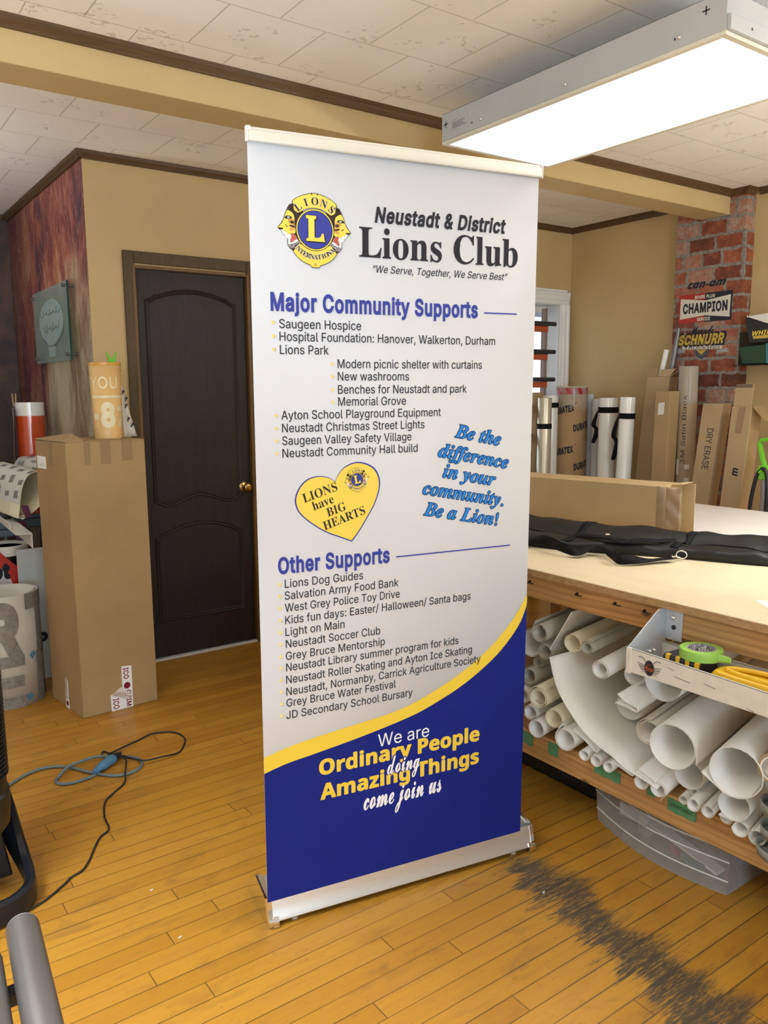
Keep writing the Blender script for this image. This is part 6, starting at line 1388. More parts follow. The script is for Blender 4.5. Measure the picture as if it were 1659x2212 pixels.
for y0, y1, z0, z1, txt in ((1.524, 1.630, 0.250, 0.287, None), (1.255, 1.351, 0.242, 0.283, 'PRINTABLE'), (1.785, 1.832, 0.240, 0.285, None), (1.905, 1.99, 0.235, 0.280, None), (1.395, 1.425, 0.26, 0.288, None)):
    q = B().grid(lambda a, c: V(TX0-0.0008-0.002*(c > 0.97), y1+(y0-y1)*c, z0+(z1-z0)*a+0.002*math.sin(c*14)*(1-a)), 3, 20)
    if txt: q.text(txt, 'sans', V(TX0-0.0032, y1-0.012, z0+0.017), (0, -1, 0), (0, 0, 1), width=0.072, cap=0.0115, mi=1)
    obj('tape_label', q, ['painter', tpn], wt, solid=0.0006, smooth=0, label='green painter tape label' + (' with handwriting' if txt else ''))
wt2 = thing('work_table', 'pale white topped work table behind the tan workbench', 'table', (3.40, 2.0, 0))
obj('worktop', B().box((TXM+0.001, TY0, TZ-0.024), (TX1, TY1, TZ)), 'whitetop', wt2, bevel=0.002)
obj('apron', B().box((TX1-0.07, TY0+0.03, 0.78), (TX1-0.03, TY1-0.03, TZ-0.0245)), 'pine', wt2)
for y in (TY0+0.03, TY1-0.12):
    for x in (TXM+0.02, TX1-0.16):
        obj('leg', B().box((x, y, 0), (x+0.085, y+0.085, TZ-0.025)), 'pine', wt2, bevel=0.004)

# long carton on the table
lbx = thing('long_carton', 'long low cardboard carton lying on the workbench behind the black bag', 'box', (2.85, 2.4, TZ))
dl = (V(2.697, 2.642, 0)-V(2.828, 1.990, 0)).normalized(); dw = V(-dl.y, dl.x, 0)
if dw.x < 0: dw = -dw
o0 = V(2.828, 1.990, TZ); LH = 0.219; LW = 0.172; LL = 0.98
cbm = B().obox(o0, dl*LL, dw*LW, V(0, 0, LH))
obj('carton_body', cbm, 'card', lbx, bevel=0.003)
fl = B()
fl.obox(o0-dl*0.001+dw*0.020, -dl*0.050+dw*0.010, dw*0.004, V(0, 0, LH-0.004)); fl.obox(o0-dl*0.001+dw*(LW-0.004), -dl*0.055, dw*0.004, V(0, 0, LH-0.002)); fl.obox(o0+V(0, 0, LH-0.001)+dw*0.06, -dl*0.045+V(0, 0, 0.006), dw*0.105, V(0, 0, 0.004))
obj('end_flap', fl, 'card2', lbx, bevel=0.001)
obj('packing_tape', B().grid(lambda a, c: o0-dl*(0.0015+0.062*c)+dw*(0.004+0.016*c+0.004*math.sin(a*17+c*6))+V(0, 0, 0.004+(LH-0.006)*a), 14, 6).grid(lambda a, c: o0+dl*(0.035-0.036*c)-dw*0.001+V(0, 0, 0.01+(LH-0.01)*a), 4, 2), 'packtape', lbx, solid=0.0004, smooth=60)

# black carry bag with straps
bag = thing('carry_bag', 'long flat black nylon carry bag with straps lying along the workbench', 'bag', (2.5, 1.9, TZ))
fe = smooth_path([V(2.270, 2.52, 0), V(2.285, 2.250, 0), V(2.350, 2.040, 0), V(2.480, 1.835, 0), V(2.552, 1.699, 0), V(2.637, 1.512, 0), V(2.690, 1.420, 0)], 8)
be = smooth_path([V(2.575, 2.62, 0), V(2.600, 2.420, 0), V(2.640, 2.140, 0), V(2.715, 1.885, 0), V(2.775, 1.760, 0), V(2.850, 1.590, 0), V(2.885, 1.500, 0)], 8)
pr = [(0.0, 0.002), (-0.015, 0.012), (-0.012, 0.026), (0.02, 0.036), (0.12, 0.041), (0.25, 0.043), (0.36, 0.040), (0.43, 0.036), (0.50, 0.044), (0.62, 0.060), (0.76, 0.070), (0.90, 0.071), (0.985, 0.060), (1.01, 0.035), (0.995, 0.002)]
NB = len(fe)
def bagz(s, u, z):
    f_ = 0.0 if z < 0.003 else 1.0
    w_ = 0.0035*math.sin(s*31+u*7)+0.0030*math.sin(s*17-u*15+1.3)+0.0022*math.sin(s*53+u*4)
    return z*(1-0.22*max(0, (s-0.93)/0.07)) + f_*w_*min(1, z/0.03)
def bagpt(s, u, z, lift=0.0):
    k = s*(NB-1); i = min(int(k), NB-2)
    f = fe[i].lerp(fe[i+1], k-i); b_ = be[i].lerp(be[i+1], k-i)
    return f+(b_-f)*u+V(0, 0, TZ+0.0005+bagz(s, u, z)+lift)
def topz(u):
    for (ua, za), (ub, zb) in zip(pr[2:12], pr[3:13]):
        if ua <= u <= ub: return za+(zb-za)*(u-ua)/(ub-ua)
    return 0.03
NS = NB*2
obj('bag_body', B().rings([[bagpt(i/NS, u, z) for u, z in pr] for i in range(NS+1)]), 'nylon', bag, smooth=50)
fr = B()
fr.rings([[bagpt(1.0, 0.5+(u-0.5)*k, z*0.85*(1+0.20*math.sin(j*2.4+q*90)))+(fe[-1]-fe[-4]).normalized()*q for j, (u, z) in enumerate(pr)] for k, q in ((0.98, 0.0), (0.86, 0.02), (0.98, 0.05), (0.72, 0.075), (1.02, 0.10))])
obj('gathered_end', fr, 'nylon', bag, smooth=50)
obj('end_wire', B().tube([bagpt(0.955+0.004*math.sin(u*9), u, topz(u), 0.003) for u in [0.03+0.94*i/24 for i in range(25)]], 0.0022, 8), 'chrome', bag)
obj('zip_seam', B().tube([bagpt(i/60, 0.435, 0.037, 0.0015) for i in range(61)], 0.0022, 6), 'strap', bag, smooth=60)
for s_ in (0.30, 0.62):
    obj('webbing_band', B().ribbon([bagpt(s_+0.01*u, u, topz(u), 0.0022) for u in [0.02+0.94*i/20 for i in range(21)]], (be[int(s_*NB)]-fe[int(s_*NB)]).normalized().cross(V(0, 0, 1)), 0.030), 'strap', bag, solid=0.002, smooth=60)
st = smooth_path([V(2.270, 2.42, TZ+0.006), V(2.262, 2.300, TZ+0.010), V(2.268, 2.224, TZ+0.016), V(2.285, 2.130, TZ+0.020), V(2.254, 2.015, TZ+0.012), V(2.262, 1.955, TZ+0.010), V(2.335, 1.955, TZ+0.030), V(2.370, 1.925, TZ+0.034), V(2.310, 1.835, TZ+0.016), V(2.272, 1.775, TZ+0.006), V(2.303, 1.749, TZ+0.007), V(2.394, 1.728, TZ+0.009), V(2.476, 1.700, TZ+0.012)], 6)
wdir = []
for i, p in enumerate(st):
    t_ = st[min(i+1, len(st)-1)]-st[max(i-1, 0)]; h_ = V(-t_.y, t_.x, 0).normalized(); s = i/(len(st)-1)
    m_ = min(1, max(0.12, 0.60+0.55*math.sin(s*14+0.4)))
    wdir.append((h_*m_+V(0, 0, 1)*(1.0-m_)).normalized())
lift = [p+V(0, 0, 0.003+0.016*abs(w.z)) for p, w in zip(st, wdir)]
obj('shoulder_strap', B().ribbon(lift, wdir, 0.036), 'strap', bag, solid=0.0018, smooth=60)
hp_ = [bagpt(0.30+0.30*i/24, 0.16+0.16*math.cos(i/24*PI*2), topz(0.16+0.16*math.cos(i/24*PI*2)), 0.004+0.012*math.sin(i/24*PI)) for i in range(25)]
obj('carry_handle', B().ribbon(hp_, [V(0.8, 0.4, 0.25)]*25, 0.032), 'strap', bag, solid=0.002, smooth=60)
rg = V(2.520, 1.694, TZ+0.022)
obj('metal_ring', B().tube([rg+V(0.007*math.cos(a), -0.018*math.cos(a)*0.5, 0.0)+V(0, 0, 0.014*math.sin(a))+V(0, -0.008*math.cos(a), 0) for a in [2*PI*i/20 for i in range(21)]], 0.0022, 8), 'chrome', bag, smooth=60)
obj('snap_hook', B().tube([V(2.474, 1.700, TZ+0.018), V(2.490, 1.698, TZ+0.020), V(2.505, 1.700, TZ+0.014), V(2.512, 1.694, TZ+0.012)], 0.003, 8).lathe([(0.006, 0), (0.007, 0.004), (0.004, 0.008)], (2.470, 1.702, TZ+0.018), (1, 0, 0), 12), 'chrome', bag, smooth=60)
obj('slide_buckle', B().obox((2.302, 1.772, TZ+0.024), (0.012, -0.004, 0), (0.004, 0.034, 0.0), (0, 0, 0.003)).obox((2.395, 1.935, TZ+0.075), (0.010, -0.012, 0), (0.02, 0.016, 0.0), (0, 0, 0.003)), 'chrome', bag)
tag(obj('paper_sheet', B().prism([V(2.203, 1.232, TZ+0.0003), V(2.02, 1.00, TZ+0.0003), V(2.26, 0.82, TZ+0.0003), V(2.44, 1.05, TZ+0.0003)], (0, 0, 0.0004)), 'vinyl', loc=(2.2, 1.0, TZ), smooth=0), 'corner of a white paper sheet lying on the tan worktop at the right edge', 'paper')

# ---- metal tray hung from the apron
mt_ = thing('metal_tray', 'white enamelled metal tray hung from the workbench apron with an oval winged sticker', 'tray', (1.93, 1.1, 0.69))
TF, TB, TYL, TYR, T0, T1 = 1.850, 2.012, 1.404, 0.62, 0.693, 0.764
fb = B()
fb.prism([V(TF, TYL, T0), V(TF, TYL, T1), V(TF, TYR, T1-0.016), V(TF, TYR, T0)], (0.003, 0, 0)); fb.prism([V(TF, TYL, T1-0.003), V(TF, TYL, T1), V(TF, TYR, T1-0.016), V(TF, TYR, T1-0.019)], (0.006, 0, 0)); fb.box((TF+0.003, TYR, T0), (TB, TYL, T0+0.003)); fb.box((TB-0.003, TYR, T0+0.003), (TB, TYL, 0.752)); fb.box((TB-0.003, TYR, 0.749), (TB+0.008, TYL, 0.752)); fb.box((TF-0.0025, TYL-0.015, T0-0.004), (TF+0.001, TYL+0.002, T1+0.001))
obj('tray_body', fb, 'tray', mt_, bevel=0.001)
for y0, y1 in ((TYL-0.003, TYL), (TYR, TYR+0.003)):
    obj('side_bracket', B().prism([V(TF+0.001, y0, T0), V(TF+0.001, y0, T1), V(TB-0.025, y0, 0.853), V(TB+0.009, y0, 0.853), V(TB+0.009, y0, T0)], (0, y1-y0, 0)), 'traydk', mt_)
obj('bracket_flange', B().box((TB+0.006, TYL-0.060, 0.76), (TB+0.0095, TYL-0.003, 0.853)), 'traydk', mt_, bevel=0.001)
for y, z, dr_ in ((TYL-0.030, 0.828, (-1, 0, 0)), (TYL-0.034, 0.800, (-1, 0, 0))):
    obj('bolt', B().lathe([(0.007, 0), (0.007, 0.003), (0.004, 0.006), (0, 0.006)], (TB+0.006, y, z), dr_, 12), 'chrome' if z > 0.81 else 'black', mt_, smooth=50)
for x in (1.945, 1.965):
    obj('bolt', B().lathe([(0.006, 0), (0.006, 0.003), (0.003, 0.010), (0, 0.010)], (x, TYL-0.003, 0.735), (0, -1, 0), 12), 'chrome', mt_, smooth=50)
sk = B(); kx = TF-0.0006
cy_, cz_ = 1.328, 0.722
sk.poly([V(kx, cy_+0.0172*math.cos(a), cz_+0.0235*math.sin(a)) for a in [2*PI*i/32 for i in range(32)]], 1)
sk.poly([V(kx-0.0003, cy_+0.0155*math.cos(a), cz_+0.0215*math.sin(a)) for a in [2*PI*i/32 for i in range(32)]], 0)
sk.text('Racing', 'script', V(kx-0.0006, cy_+0.0135, cz_-0.004), (0, -1, 0), (0, 0, 1), width=0.027, cap=0.009, mi=2, fat=0.0003)
sk.text('ANDYS', 'sans', V(kx-0.0006, cy_+0.007, cz_+0.008), (0, -1, 0), (0, 0, 1), width=0.013, cap=0.004, mi=2)
sk.add([V(kx-0.0006, cy_+0.012, cz_-0.007), V(kx-0.0006, cy_-0.012, cz_-0.006), V(kx-0.0006, cy_-0.012, cz_-0.008), V(kx-0.0006, cy_+0.012, cz_-0.009)], [(0, 1, 2, 3)], 2)
for sg in (1, -1):
    for j in range(4):
        sk.tube(smooth_path([V(kx, cy_+sg*(0.014+0.002*j), cz_+(0.004-0.006*j)*1.0), V(kx, cy_+sg*(0.026-0.001*j), cz_+0.007-0.008*j), V(kx, cy_+sg*(0.040-0.005*j), cz_+0.008-0.0085*j)], 4), 0.0005, 4, 0)
    for j in range(5):
        y_ = cy_+sg*(0.019+0.004*j)
        sk.tube([V(kx, y_, cz_+0.006), V(kx, y_-sg*0.004, cz_-0.018+0.003*j)], 0.0004, 4, 0)
    sk.tube(smooth_path([V(kx, cy_+sg*0.014, cz_+0.016), V(kx, cy_+sg*0.020, cz_+0.024), V(kx, cy_+sg*0.030, cz_+0.026), V(kx, cy_+sg*0.036, cz_+0.024)], 4), 0.0009, 5, 0)
obj('winged_sticker', sk, ['black', 'silverprint', 'orangebar'], mt_, smooth=0, label='oval black sticker with wings and orange script')
sm = B()
for y, z, l in ((1.272, 0.742, 0.022), (1.250, 0.722, 0.05), (1.16, 0.728, 0.034), (1.04, 0.70, 0.02)):
    sm.add([V(kx, y, z), V(kx, y-l, z-0.004), V(kx, y-l, z-0.0055), V(kx, y, z-0.001)], [(0, 1, 2, 3)])
obj('scuff_mark', sm, 'ink', mt_, smooth=0)
# tape measure, roll of masking tape, yellow cutter
tm = thing('tape_measure', 'black and yellow tape measure lying in the white metal tray', 'tape measure', (1.935, 1.285, 0.697))
tmo = V(1.895, 1.205, 0.6965)
obj('measure_case', B().prism([tmo+V(0, 0, 0), tmo+V(0.095, 0.0, 0), tmo+V(0.095, 0.09, 0), tmo+V(0.07, 0.118, 0), tmo+V(0, 0.118, 0)], (0, 0, 0.064)), 'blackplastic', tm, bevel=0.010)
for y in (0.098, 0.066, 0.036, 0.008):
    obj('yellow_rib', B().box((tmo.x-0.0025, tmo.y+y-0.006, tmo.z+0.030), (tmo.x+0.012, tmo.y+y+0.006, tmo.z+0.0655)), 'yellowpl', tm, bevel=0.002)
obj('blade_hook', B().box((tmo.x+0.02, tmo.y+0.118, tmo.z+0.004), (tmo.x+0.046, tmo.y+0.140, tmo.z+0.006)), 'steel', tm)
mk = thing('masking_tape', 'roll of lime green masking tape lying on top of the black tape measure', 'tape', (1.945, 1.228, 0.7610))
to = V(1.945, 1.232, 0.7615)
obj('tape_roll', B().lathe([(0.0385, 0.0), (0.0565, 0.0), (0.057, 0.002), (0.057, 0.024), (0.0565, 0.026), (0.0385, 0.026), (0.0385, 0.0)], to, seg=48), 'tape', mk, smooth=40)
obj('loose_end', B().grid(lambda a, c: to+V(-0.010+0.028*a-0.012*a*a, -0.055-0.030*a, 0.001+0.024*c*(1-0.25*a)), 8, 4), 'tape', mk, solid=0.0006)
cr_ = B().lathe([(0.0345, 0.0), (0.0385, 0.0), (0.0385, 0.0265), (0.0345, 0.0265), (0.0345, 0.0)], to, seg=40)
obj('core', cr_, 'greyprint', mk, smooth=40)
cb3 = B()
for i in range(30):
    a = i*2*PI/30
    if i % 5 != 4: cb3.grid(lambda u_, v_: to+V(math.cos(a+0.14*u_)*0.0344, math.sin(a+0.14*u_)*0.0344, 0.004+0.018*v_*(0.5+0.5*((i*3) % 4)/3)), 1, 1)
obj('core_print', cb3, 'whiteink', mk, smooth=0)
yc = thing('utility_cutter', 'yellow handled cutter lying in the right part of the white metal tray', 'cutter', (1.93, 1.03, 0.70))
hd = [V(1.885, 1.150, 0), V(1.915, 1.172, 0), V(1.955, 1.165, 0), V(1.985, 1.10, 0), V(1.995, 1.00, 0), V(1.975, 0.88, 0), V(1.93, 0.84, 0), V(1.892, 0.90, 0), V(1.880, 1.02, 0)]
hd = smooth_path(hd, 4, True)
obj('handle', B().rings([[V(1.935+(p.x-1.935)*k, 1.0+(p.y-1.0)*k, z) for p in hd] for k, z in ((0.96, 0.6965), (1.0, 0.706), (1.0, 0.745), (0.95, 0.755), (0.90, 0.757))]), 'yellowpl', yc, smooth=40)
gl = smooth_path([V(1.905, 1.120, 0.760), V(1.925, 1.125, 0.762), V(1.945, 1.05, 0.764), V(1.945, 0.95, 0.764), V(1.92, 0.93, 0.762), V(1.900, 1.00, 0.760)], 5, True)
obj('finger_grip', B().tube(gl+[gl[0]], 0.007, 8), 'yellowpl', yc, smooth=60)

# ---- vinyl rolls packed on the shelf
DR = V(0.978, 0.208, 0)
RL = [ # (x, y, z, r, length, turns, gap, start, tail, material, label)
 (1.890, 1.272, 0.500, 0.067, 0.90, 1.35, 0.0030, 1.2, 0.030, 'vinyl', 'wide open white roll with a loose corner hanging down, left of the largest roll'),
 (1.895, 1.085, 0.496, 0.070, 0.90, 1.25, 0.0030, 4.0, 0.050, 'vinyl', 'largest white roll, at the front of the shelf beside the right picture edge'),
 (1.975, 1.412, 0.471, 0.041, 0.85, 1.9, 0.0060, 2.6, 0.0, 'vinyl', 'white roll with an inner curl, left of the wide open roll'),
 (1.985, 1.276, 0.386, 0.044, 0.85, 2.1, 0.0020, 3.4, 0.0, 'vinyl', 'layered white roll directly under the wide open roll'),
 (1.930, 1.104, 0.384, 0.043, 0.60, 1.25, 0.0020, 3.5, 0.030, 'vinylb', 'warm white flared roll directly under the largest roll'),
 (2.000, 1.619, 0.603, 0.031, 0.85, 2.6, 0.0035, 0.6, 0.0, 'vinyl', 'white roll with a tight spiral inside, on the bulging sheet left of the tray'),
 (1.980, 1.866, 0.436, 0.040, 0.80, 2.2, 0.0060, 1.1, 0.0, 'cream', 'printed cream roll at the left end of the shelf beside the banner'),
 (1.980, 1.793, 0.384, 0.034, 0.80, 1.8, 0.0030, 4.4, 0.035, 'cream', 'yellowish cream roll with a pointed corner, right of the printed cream roll'),
 (1.990, 1.910, 0.366, 0.030, 0.80, 1.9, 0.0050, 0.4, 0.0, 'vinyl', 'white roll beside the banner edge, below the printed cream roll'),
 (1.970, 1.862, 0.326, 0.032, 0.80, 1.8, 0.0025, 2.2, 0.0, 'vinyl', 'lowest white roll nearest the banner, in front of a green tape label'),
 (1.970, 1.731, 0.334, 0.039, 0.85, 2.5, 0.0030, 3.8, 0.030, 'vinyl', 'layered white roll under the yellowish cream roll, above the shelf board'),
 (2.000, 1.703, 0.418, 0.025, 0.80, 1.6, 0.0030, 0.9, 0.0, 'vinylb', 'greyish flattened roll right of the yellowish cream roll'),
 (1.960, 1.640, 0.316, 0.019, 0.80, 2.0, 0.0025, 0.4, 0.0, 'vinyl', 'leftmost of three slim white rolls in a row on the shelf edge'),
 (1.960, 1.592, 0.314, 0.020, 0.80, 2.0, 0.0025, 1.4, 0.0, 'vinylb', 'middle one of three slim white rolls in a row on the shelf edge'),
 (1.960, 1.543, 0.313, 0.0185, 0.80, 1.8, 0.0025, 2.4, 0.0, 'vinyl', 'rightmost of three slim white rolls in a row, above a green tape label'),
 (1.950, 1.412, 0.318, 0.0225, 0.80, 1.8, 0.0025, 3.0, 0.0, 'vinylb', 'slim white roll under the flattened folded vinyl, right of the plain green tape label'),
 (1.950, 1.352, 0.321, 0.0255, 0.80, 2.6, 0.0030, 0.2, 0.020, 'vinyl', 'white roll with a peeling outer edge above the handwritten green tape label'),
 (1.980, 1.288, 0.306, 0.0140, 0.80, 1.8, 0.0020, 0.0, 0.0, 'vinylb', 'thin white roll squeezed in above the handwritten green tape label'),
 (2.000, 1.268, 0.334, 0.0140, 0.80, 1.8, 0.0020, 1.0, 0.0, 'vinylb', 'thin greyish roll tucked under the layered white roll'),
 (1.960, 1.242, 0.317, 0.0200, 0.80, 2.6, 0.0022, 2.0, 0.0, 'vinyl', 'tight small white roll right of the handwritten green tape label'),
 (1.960, 1.196, 0.316, 0.0190, 0.80, 1.9, 0.0025, 3.0, 0.0, 'vinylb', 'small white roll left of the warm white flared roll'),
 (1.940, 1.088, 0.320, 0.0220, 0.80, 1.4, 0.0025, 4.0, 0.0, 'vinyl', 'white roll under the flared roll, left of the grey organizer'),
 (1.940, 1.040, 0.318, 0.0220, 0.80, 1.4, 0.0025, 5.0, 0.0, 'vinylb', 'white roll touching the foot of the grey organizer'),
 (2.000, 1.885, 0.660, 0.033, 0.85, 1.8, 0.0040, 2.0, 0.025, 'clearroll', 'topmost frosted film roll at the left end of the shelf beside the banner'),
 (2.020, 1.876, 0.589, 0.029, 0.85, 1.8, 0.0040, 3.0, 0.0, 'clearroll', 'frosted film roll directly under the topmost frosted film roll'),
 (2.050, 1.972, 0.588, 0.047, 0.80, 1.5, 0.0040, 3.2, 0.030, 'vinyl', 'white roll half hidden by the banner, left of the two frosted film rolls'),
 (2.030, 1.700, 0.650, 0.024, 0.85, 2.2, 0.0040, 1.0, 0.0, 'clearroll', 'frosted film roll above the bulging white sheet, under the apron'),
 (2.050, 1.780, 0.640, 0.033, 0.80, 1.6, 0.0030, 0.2, 0.0, 'cream', 'cream paper roll against the upright corrugated panel'),
 (2.050, 1.525, 0.600, 0.034, 0.80, 1.5, 0.0030, 3.6, 0.0, 'vinylb', 'grey shaded roll half hidden behind the left end of the metal tray'),
 (2.000, 1.386, 0.630, 0.058, 0.80, 1.25, 0.0030, 3.6, 0.020, 'vinylb', 'loose wide roll hanging just under the metal tray'),
 (1.980, 1.150, 0.312, 0.0190, 0.80, 1.8, 0.0025, 1.6, 0.0, 'vinylb', 'small shaded roll hidden behind the warm white flared roll'),
 (2.020, 1.952, 0.478, 0.033, 0.80, 1.8, 0.0040, 2.6, 0.0, 'clearroll', 'frosted film roll beside the banner, above the printed cream roll'),
 (2.000, 1.965, 0.410, 0.030, 0.80, 1.7, 0.0040, 0.6, 0.0, 'vinyl', 'white roll peeking out from behind the banner edge at mid shelf height'),
 (2.060, 1.948, 0.524, 0.020, 0.80, 1.7, 0.0030, 1.6, 0.0, 'clearroll', 'thin frosted film roll squeezed between two larger rolls beside the banner'),
 (2.080, 1.790, 0.500, 0.045, 0.78, 1.5, 0.0040, 1.6, 0.0, 'vinylb', 'shaded white roll in the gap right of the printed cream roll'),
 (2.100, 1.575, 0.470, 0.048, 0.76, 1.5, 0.0040, 0.6, 0.0, 'vinylb', 'shaded roll deep behind the bulging sheet, left of the wide open roll'),
]
for i, (x, y, z, r, L, tn, gp_, a0, tl, mt0, lab) in enumerate(RL):
    g = 'vinyl rolls on the workbench shelf'
    bb = spiral(B(), V(x, y, z), DR+V(0, 0.003*math.sin(i*2.3), 0.004*abs(math.sin(i))), L, r, tn, gp_, a0, tl, r1=r*0.97)
    o = obj('vinyl_roll', bb, mt0, loc=(x, y, z), solid=0.0013, smooth=60)
    tag(o, lab, 'roll', g)
    if r == 0.040:
        pb_ = B().text_wrap('OMMO', 'sans', lambda u_, v_: V(x, y, z)+DR*(0.012+v_)+V(-0.208, 0.978, 0)*(-0.026*math.cos(3.9+u_/0.03))+V(0, 0, 0.026*math.sin(3.9+u_/0.03)), 0, 0.035, 0.012)
        obj('printed_word', pb_, 'greyprint', o, smooth=0)
# big bulging sheet that sags over the pile
ed = [(225, 438), (262, 525), (305, 610), (350, 672), (405, 735), (470, 800), (540, 860), (615, 905), (690, 940), (735, 985), (790, 1035), (870, 1083), (950, 1130), (1000, 1175)]
E3 = [(1.960, 1.801, 0.604), (1.955, 1.778, 0.550), (1.950, 1.750, 0.504), (1.946, 1.719, 0.473), (1.942, 1.682, 0.444), (1.938, 1.640, 0.415), (1.935, 1.597, 0.394), (1.932, 1.552, 0.380), (1.930, 1.510, 0.372), (1.930, 1.484, 0.361), (1.930, 1.456, 0.350), (1.930, 1.413, 0.344), (1.930, 1.372, 0.338), (1.932, 1.344, 0.330)]
E3 = smooth_path([V(*p) for p in E3], 3)
def sagging(a, c):
    k = c*(len(E3)-1); i = min(int(k), len(E3)-2); p = E3[i].lerp(E3[i+1], k-i)
    up_ = math.sin(min(1, a*3.2)*PI/2)
    q = p+DR*(0.75*a)+V(0, -0.05*up_*(1-c), 0.022*up_*(0.4+0.6*math.sin(c*PI)))
    return q
# drawn a little above so that it lies on the rolls below it
tag(obj('vinyl_sheet', B().grid(sagging, 10, 40), 'vinyl', loc=(1.95, 1.6, 0.45), solid=0.0012, smooth=60), 'big bulging white vinyl sheet sagging over the lower rolls on the shelf', 'sheet')
def folded(name, lab, p, w, h, L, tilt, fold):
    p = Vector(p); e1 = V(-0.208*0+0.0, -1, tilt).normalized(); n_ = V(0, tilt, 1).normalized()
    pr = smooth_path([V(0, 0, 0), V(w*0.5, h*0.15, 0), V(w, 0, 0), V(w*1.06, h*0.35, 0), V(w*0.98, h*0.7, 0), V(w*0.5, h*0.9, 0), V(w*0.1, h*fold, 0)], 4)
    b_ = B().rings([[p+DR*(L*s)+e1*q.x+n_*q.y for q in pr] for s in (0, 0.5, 1)], False, False)
    return tag(obj(name, b_, 'vinyl', loc=p, solid=0.0012, smooth=60), lab, 'sheet', 'folded vinyl sheets on the workbench shelf')
folded('folded_vinyl', 'flattened folded vinyl sheet sloping under the left part of the bulging sheet', (1.955, 1.690, 0.388), 0.105, 0.024, 0.6, -0.42, 1.0)
folded('folded_vinyl', 'flattened folded vinyl sheet above the slim roll right of the plain tape label', (1.935, 1.520, 0.348), 0.085, 0.018, 0.6, -0.16, 1.2)
folded('folded_vinyl', 'small folded vinyl sheet resting on the roll with the peeling edge', (1.940, 1.428, 0.351), 0.066, 0.013, 0.5, -0.20, 1.0)
folded('folded_vinyl', 'creased white vinyl flap standing out above the wide open roll', (1.930, 1.505, 0.545), 0.080, 0.020, 0.5, -0.05, 1.6)
cp = B()
c0, c1 = V(2.022, 1.765, 0.758), V(2.022, 1.858, 0.605)
c2_, c3_ = c1+DR*0.8, c0+DR*0.8
nn_ = (c1-c0).cross(DR).normalized()*0.004
cp.prism([c0, c1, c2_, c3_], nn_)
tag(obj('corrugated_panel', cp, 'vinylb', loc=c0), 'white corrugated plastic panel leaning on edge among the rolls', 'panel')
# cardboard core roll with printed label at the right edge
ck = thing('label_roll', 'short roll with a printed cardboard core at the right picture edge beside the largest roll', 'roll', (1.93, 1.0, 0.48))
ko = V(1.920, 0.995, 0.533)
obj('wound_sheet', B().lathe([(0.035, 0), (0.043, 0), (0.043, 0.10), (0.035, 0.10)], ko, DR, 36), 'kraft', ck, smooth=40)
obj('core', B().lathe([(0.031, -0.001), (0.035, -0.001), (0.035, 0.101), (0.031, 0.101), (0.031, -0.001)], ko, DR, 36), 'vinyl', ck, smooth=40)
qq = B()
for i in range(12):
    a = i*0.5; e1k = V(0, 0, 1).cross(DR).normalized(); e2k = DR.cross(e1k)
    qq.grid(lambda u_, v_: ko+DR*(0.008+0.016*v_)+(e1k*math.cos(a+0.3*u_)+e2k*math.sin(a+0.3*u_))*0.0308, 2, 1, i % 2)
obj('core_print', qq, ['orangebar', 'greyprint'], ck, smooth=0)
# grey organizer at the right edge
og = thing('desk_organizer', 'grey plastic tiered organizer standing on the shelf edge at the right picture edge', 'organizer', (1.96, 0.95, 0.29))
def shelf_sec(z0, z1, r, d0=0.0): return [[V(1.955+d0, 0.955, z)+V(math.cos(a)*r*(0.75 if math.cos(a) < 0 else 0.5), math.sin(a)*r, 0) for a in [2*PI*i/28 for i in range(28)]] for z in (z0, z1)]
og_b = B()
og_b.box((1.925, 0.90, 0.292), (2.0, 0.985, 0.485))
obj('column', og_b, 'organizer', og, bevel=0.003)
for z, r in ((0.292, 0.086), (0.345, 0.078), (0.412, 0.082), (0.470, 0.076)):
    bq = B().rings(shelf_sec(z, z+0.004, r))
    bq.rings([[q for q in ring_] for ring_ in (shelf_sec(z, z+0.026, r)[0], shelf_sec(z+0.026, z+0.027, r+0.002)[0])], True, False)
    obj('tier', bq, 'organizer', og, solid=0.002, smooth=40)

# ---- under the shelf
bn_ = thing('storage_bin', 'clear plastic storage bin on the floor under the workbench shelf', 'bin', (2.35, 1.45, 0))
def binsec(k, z, inn=0.0):
    y0, y1 = 1.195+inn, 1.722-inn; x1 = 2.62-inn; out = []
    for i in range(17):
        s = i/16; y = y0+(y1-y0)*s
        xf = 2.087+0.037*s - 0.048*math.sin(s*PI)+inn
        out.append((xf, y))
    out += [(x1, y1-0.02), (x1-0.02, y1)][::-1] + [(x1, y0+0.02)] if False else [(x1, y1), (x1, y0)]
    cx_, cy__ = 2.35, 1.458
    return [V(cx_+(x-cx_)*k, cy__+(y-cy__)*k, z) for x, y in out]
obj('bin_body', B().rings([binsec(0.965, 0.005, 0.004), binsec(0.965, 0.001), binsec(0.975, 0.02), binsec(1.0, 0.150), binsec(1.0, 0.157)], True, False).add(binsec(0.965, 0.0035, 0.003), [list(range(19))]), 'bin', bn_, smooth=30)
obj('bin_lid', B().rings([binsec(1.015, 0.150), binsec(1.02, 0.152), binsec(1.02, 0.164), binsec(0.97, 0.168)], True, False).add(binsec(0.97, 0.168), [list(range(19))]), 'bin', bn_, smooth=30)
ribs = B()
for k_, z in ((0.982, 0.048), (0.9955, 0.112), (1.022, 0.158)):
    q = binsec(k_, z); ribs.tube(q[:17], 0.0022, 6)
obj('bin_rib', ribs, 'vinylb', bn_, label='pale moulded rim lines')
obj('lid_latch', B().box((2.044, 1.455, 0.120), (2.060, 1.560, 0.166)), 'bin', bn_, bevel=0.003)
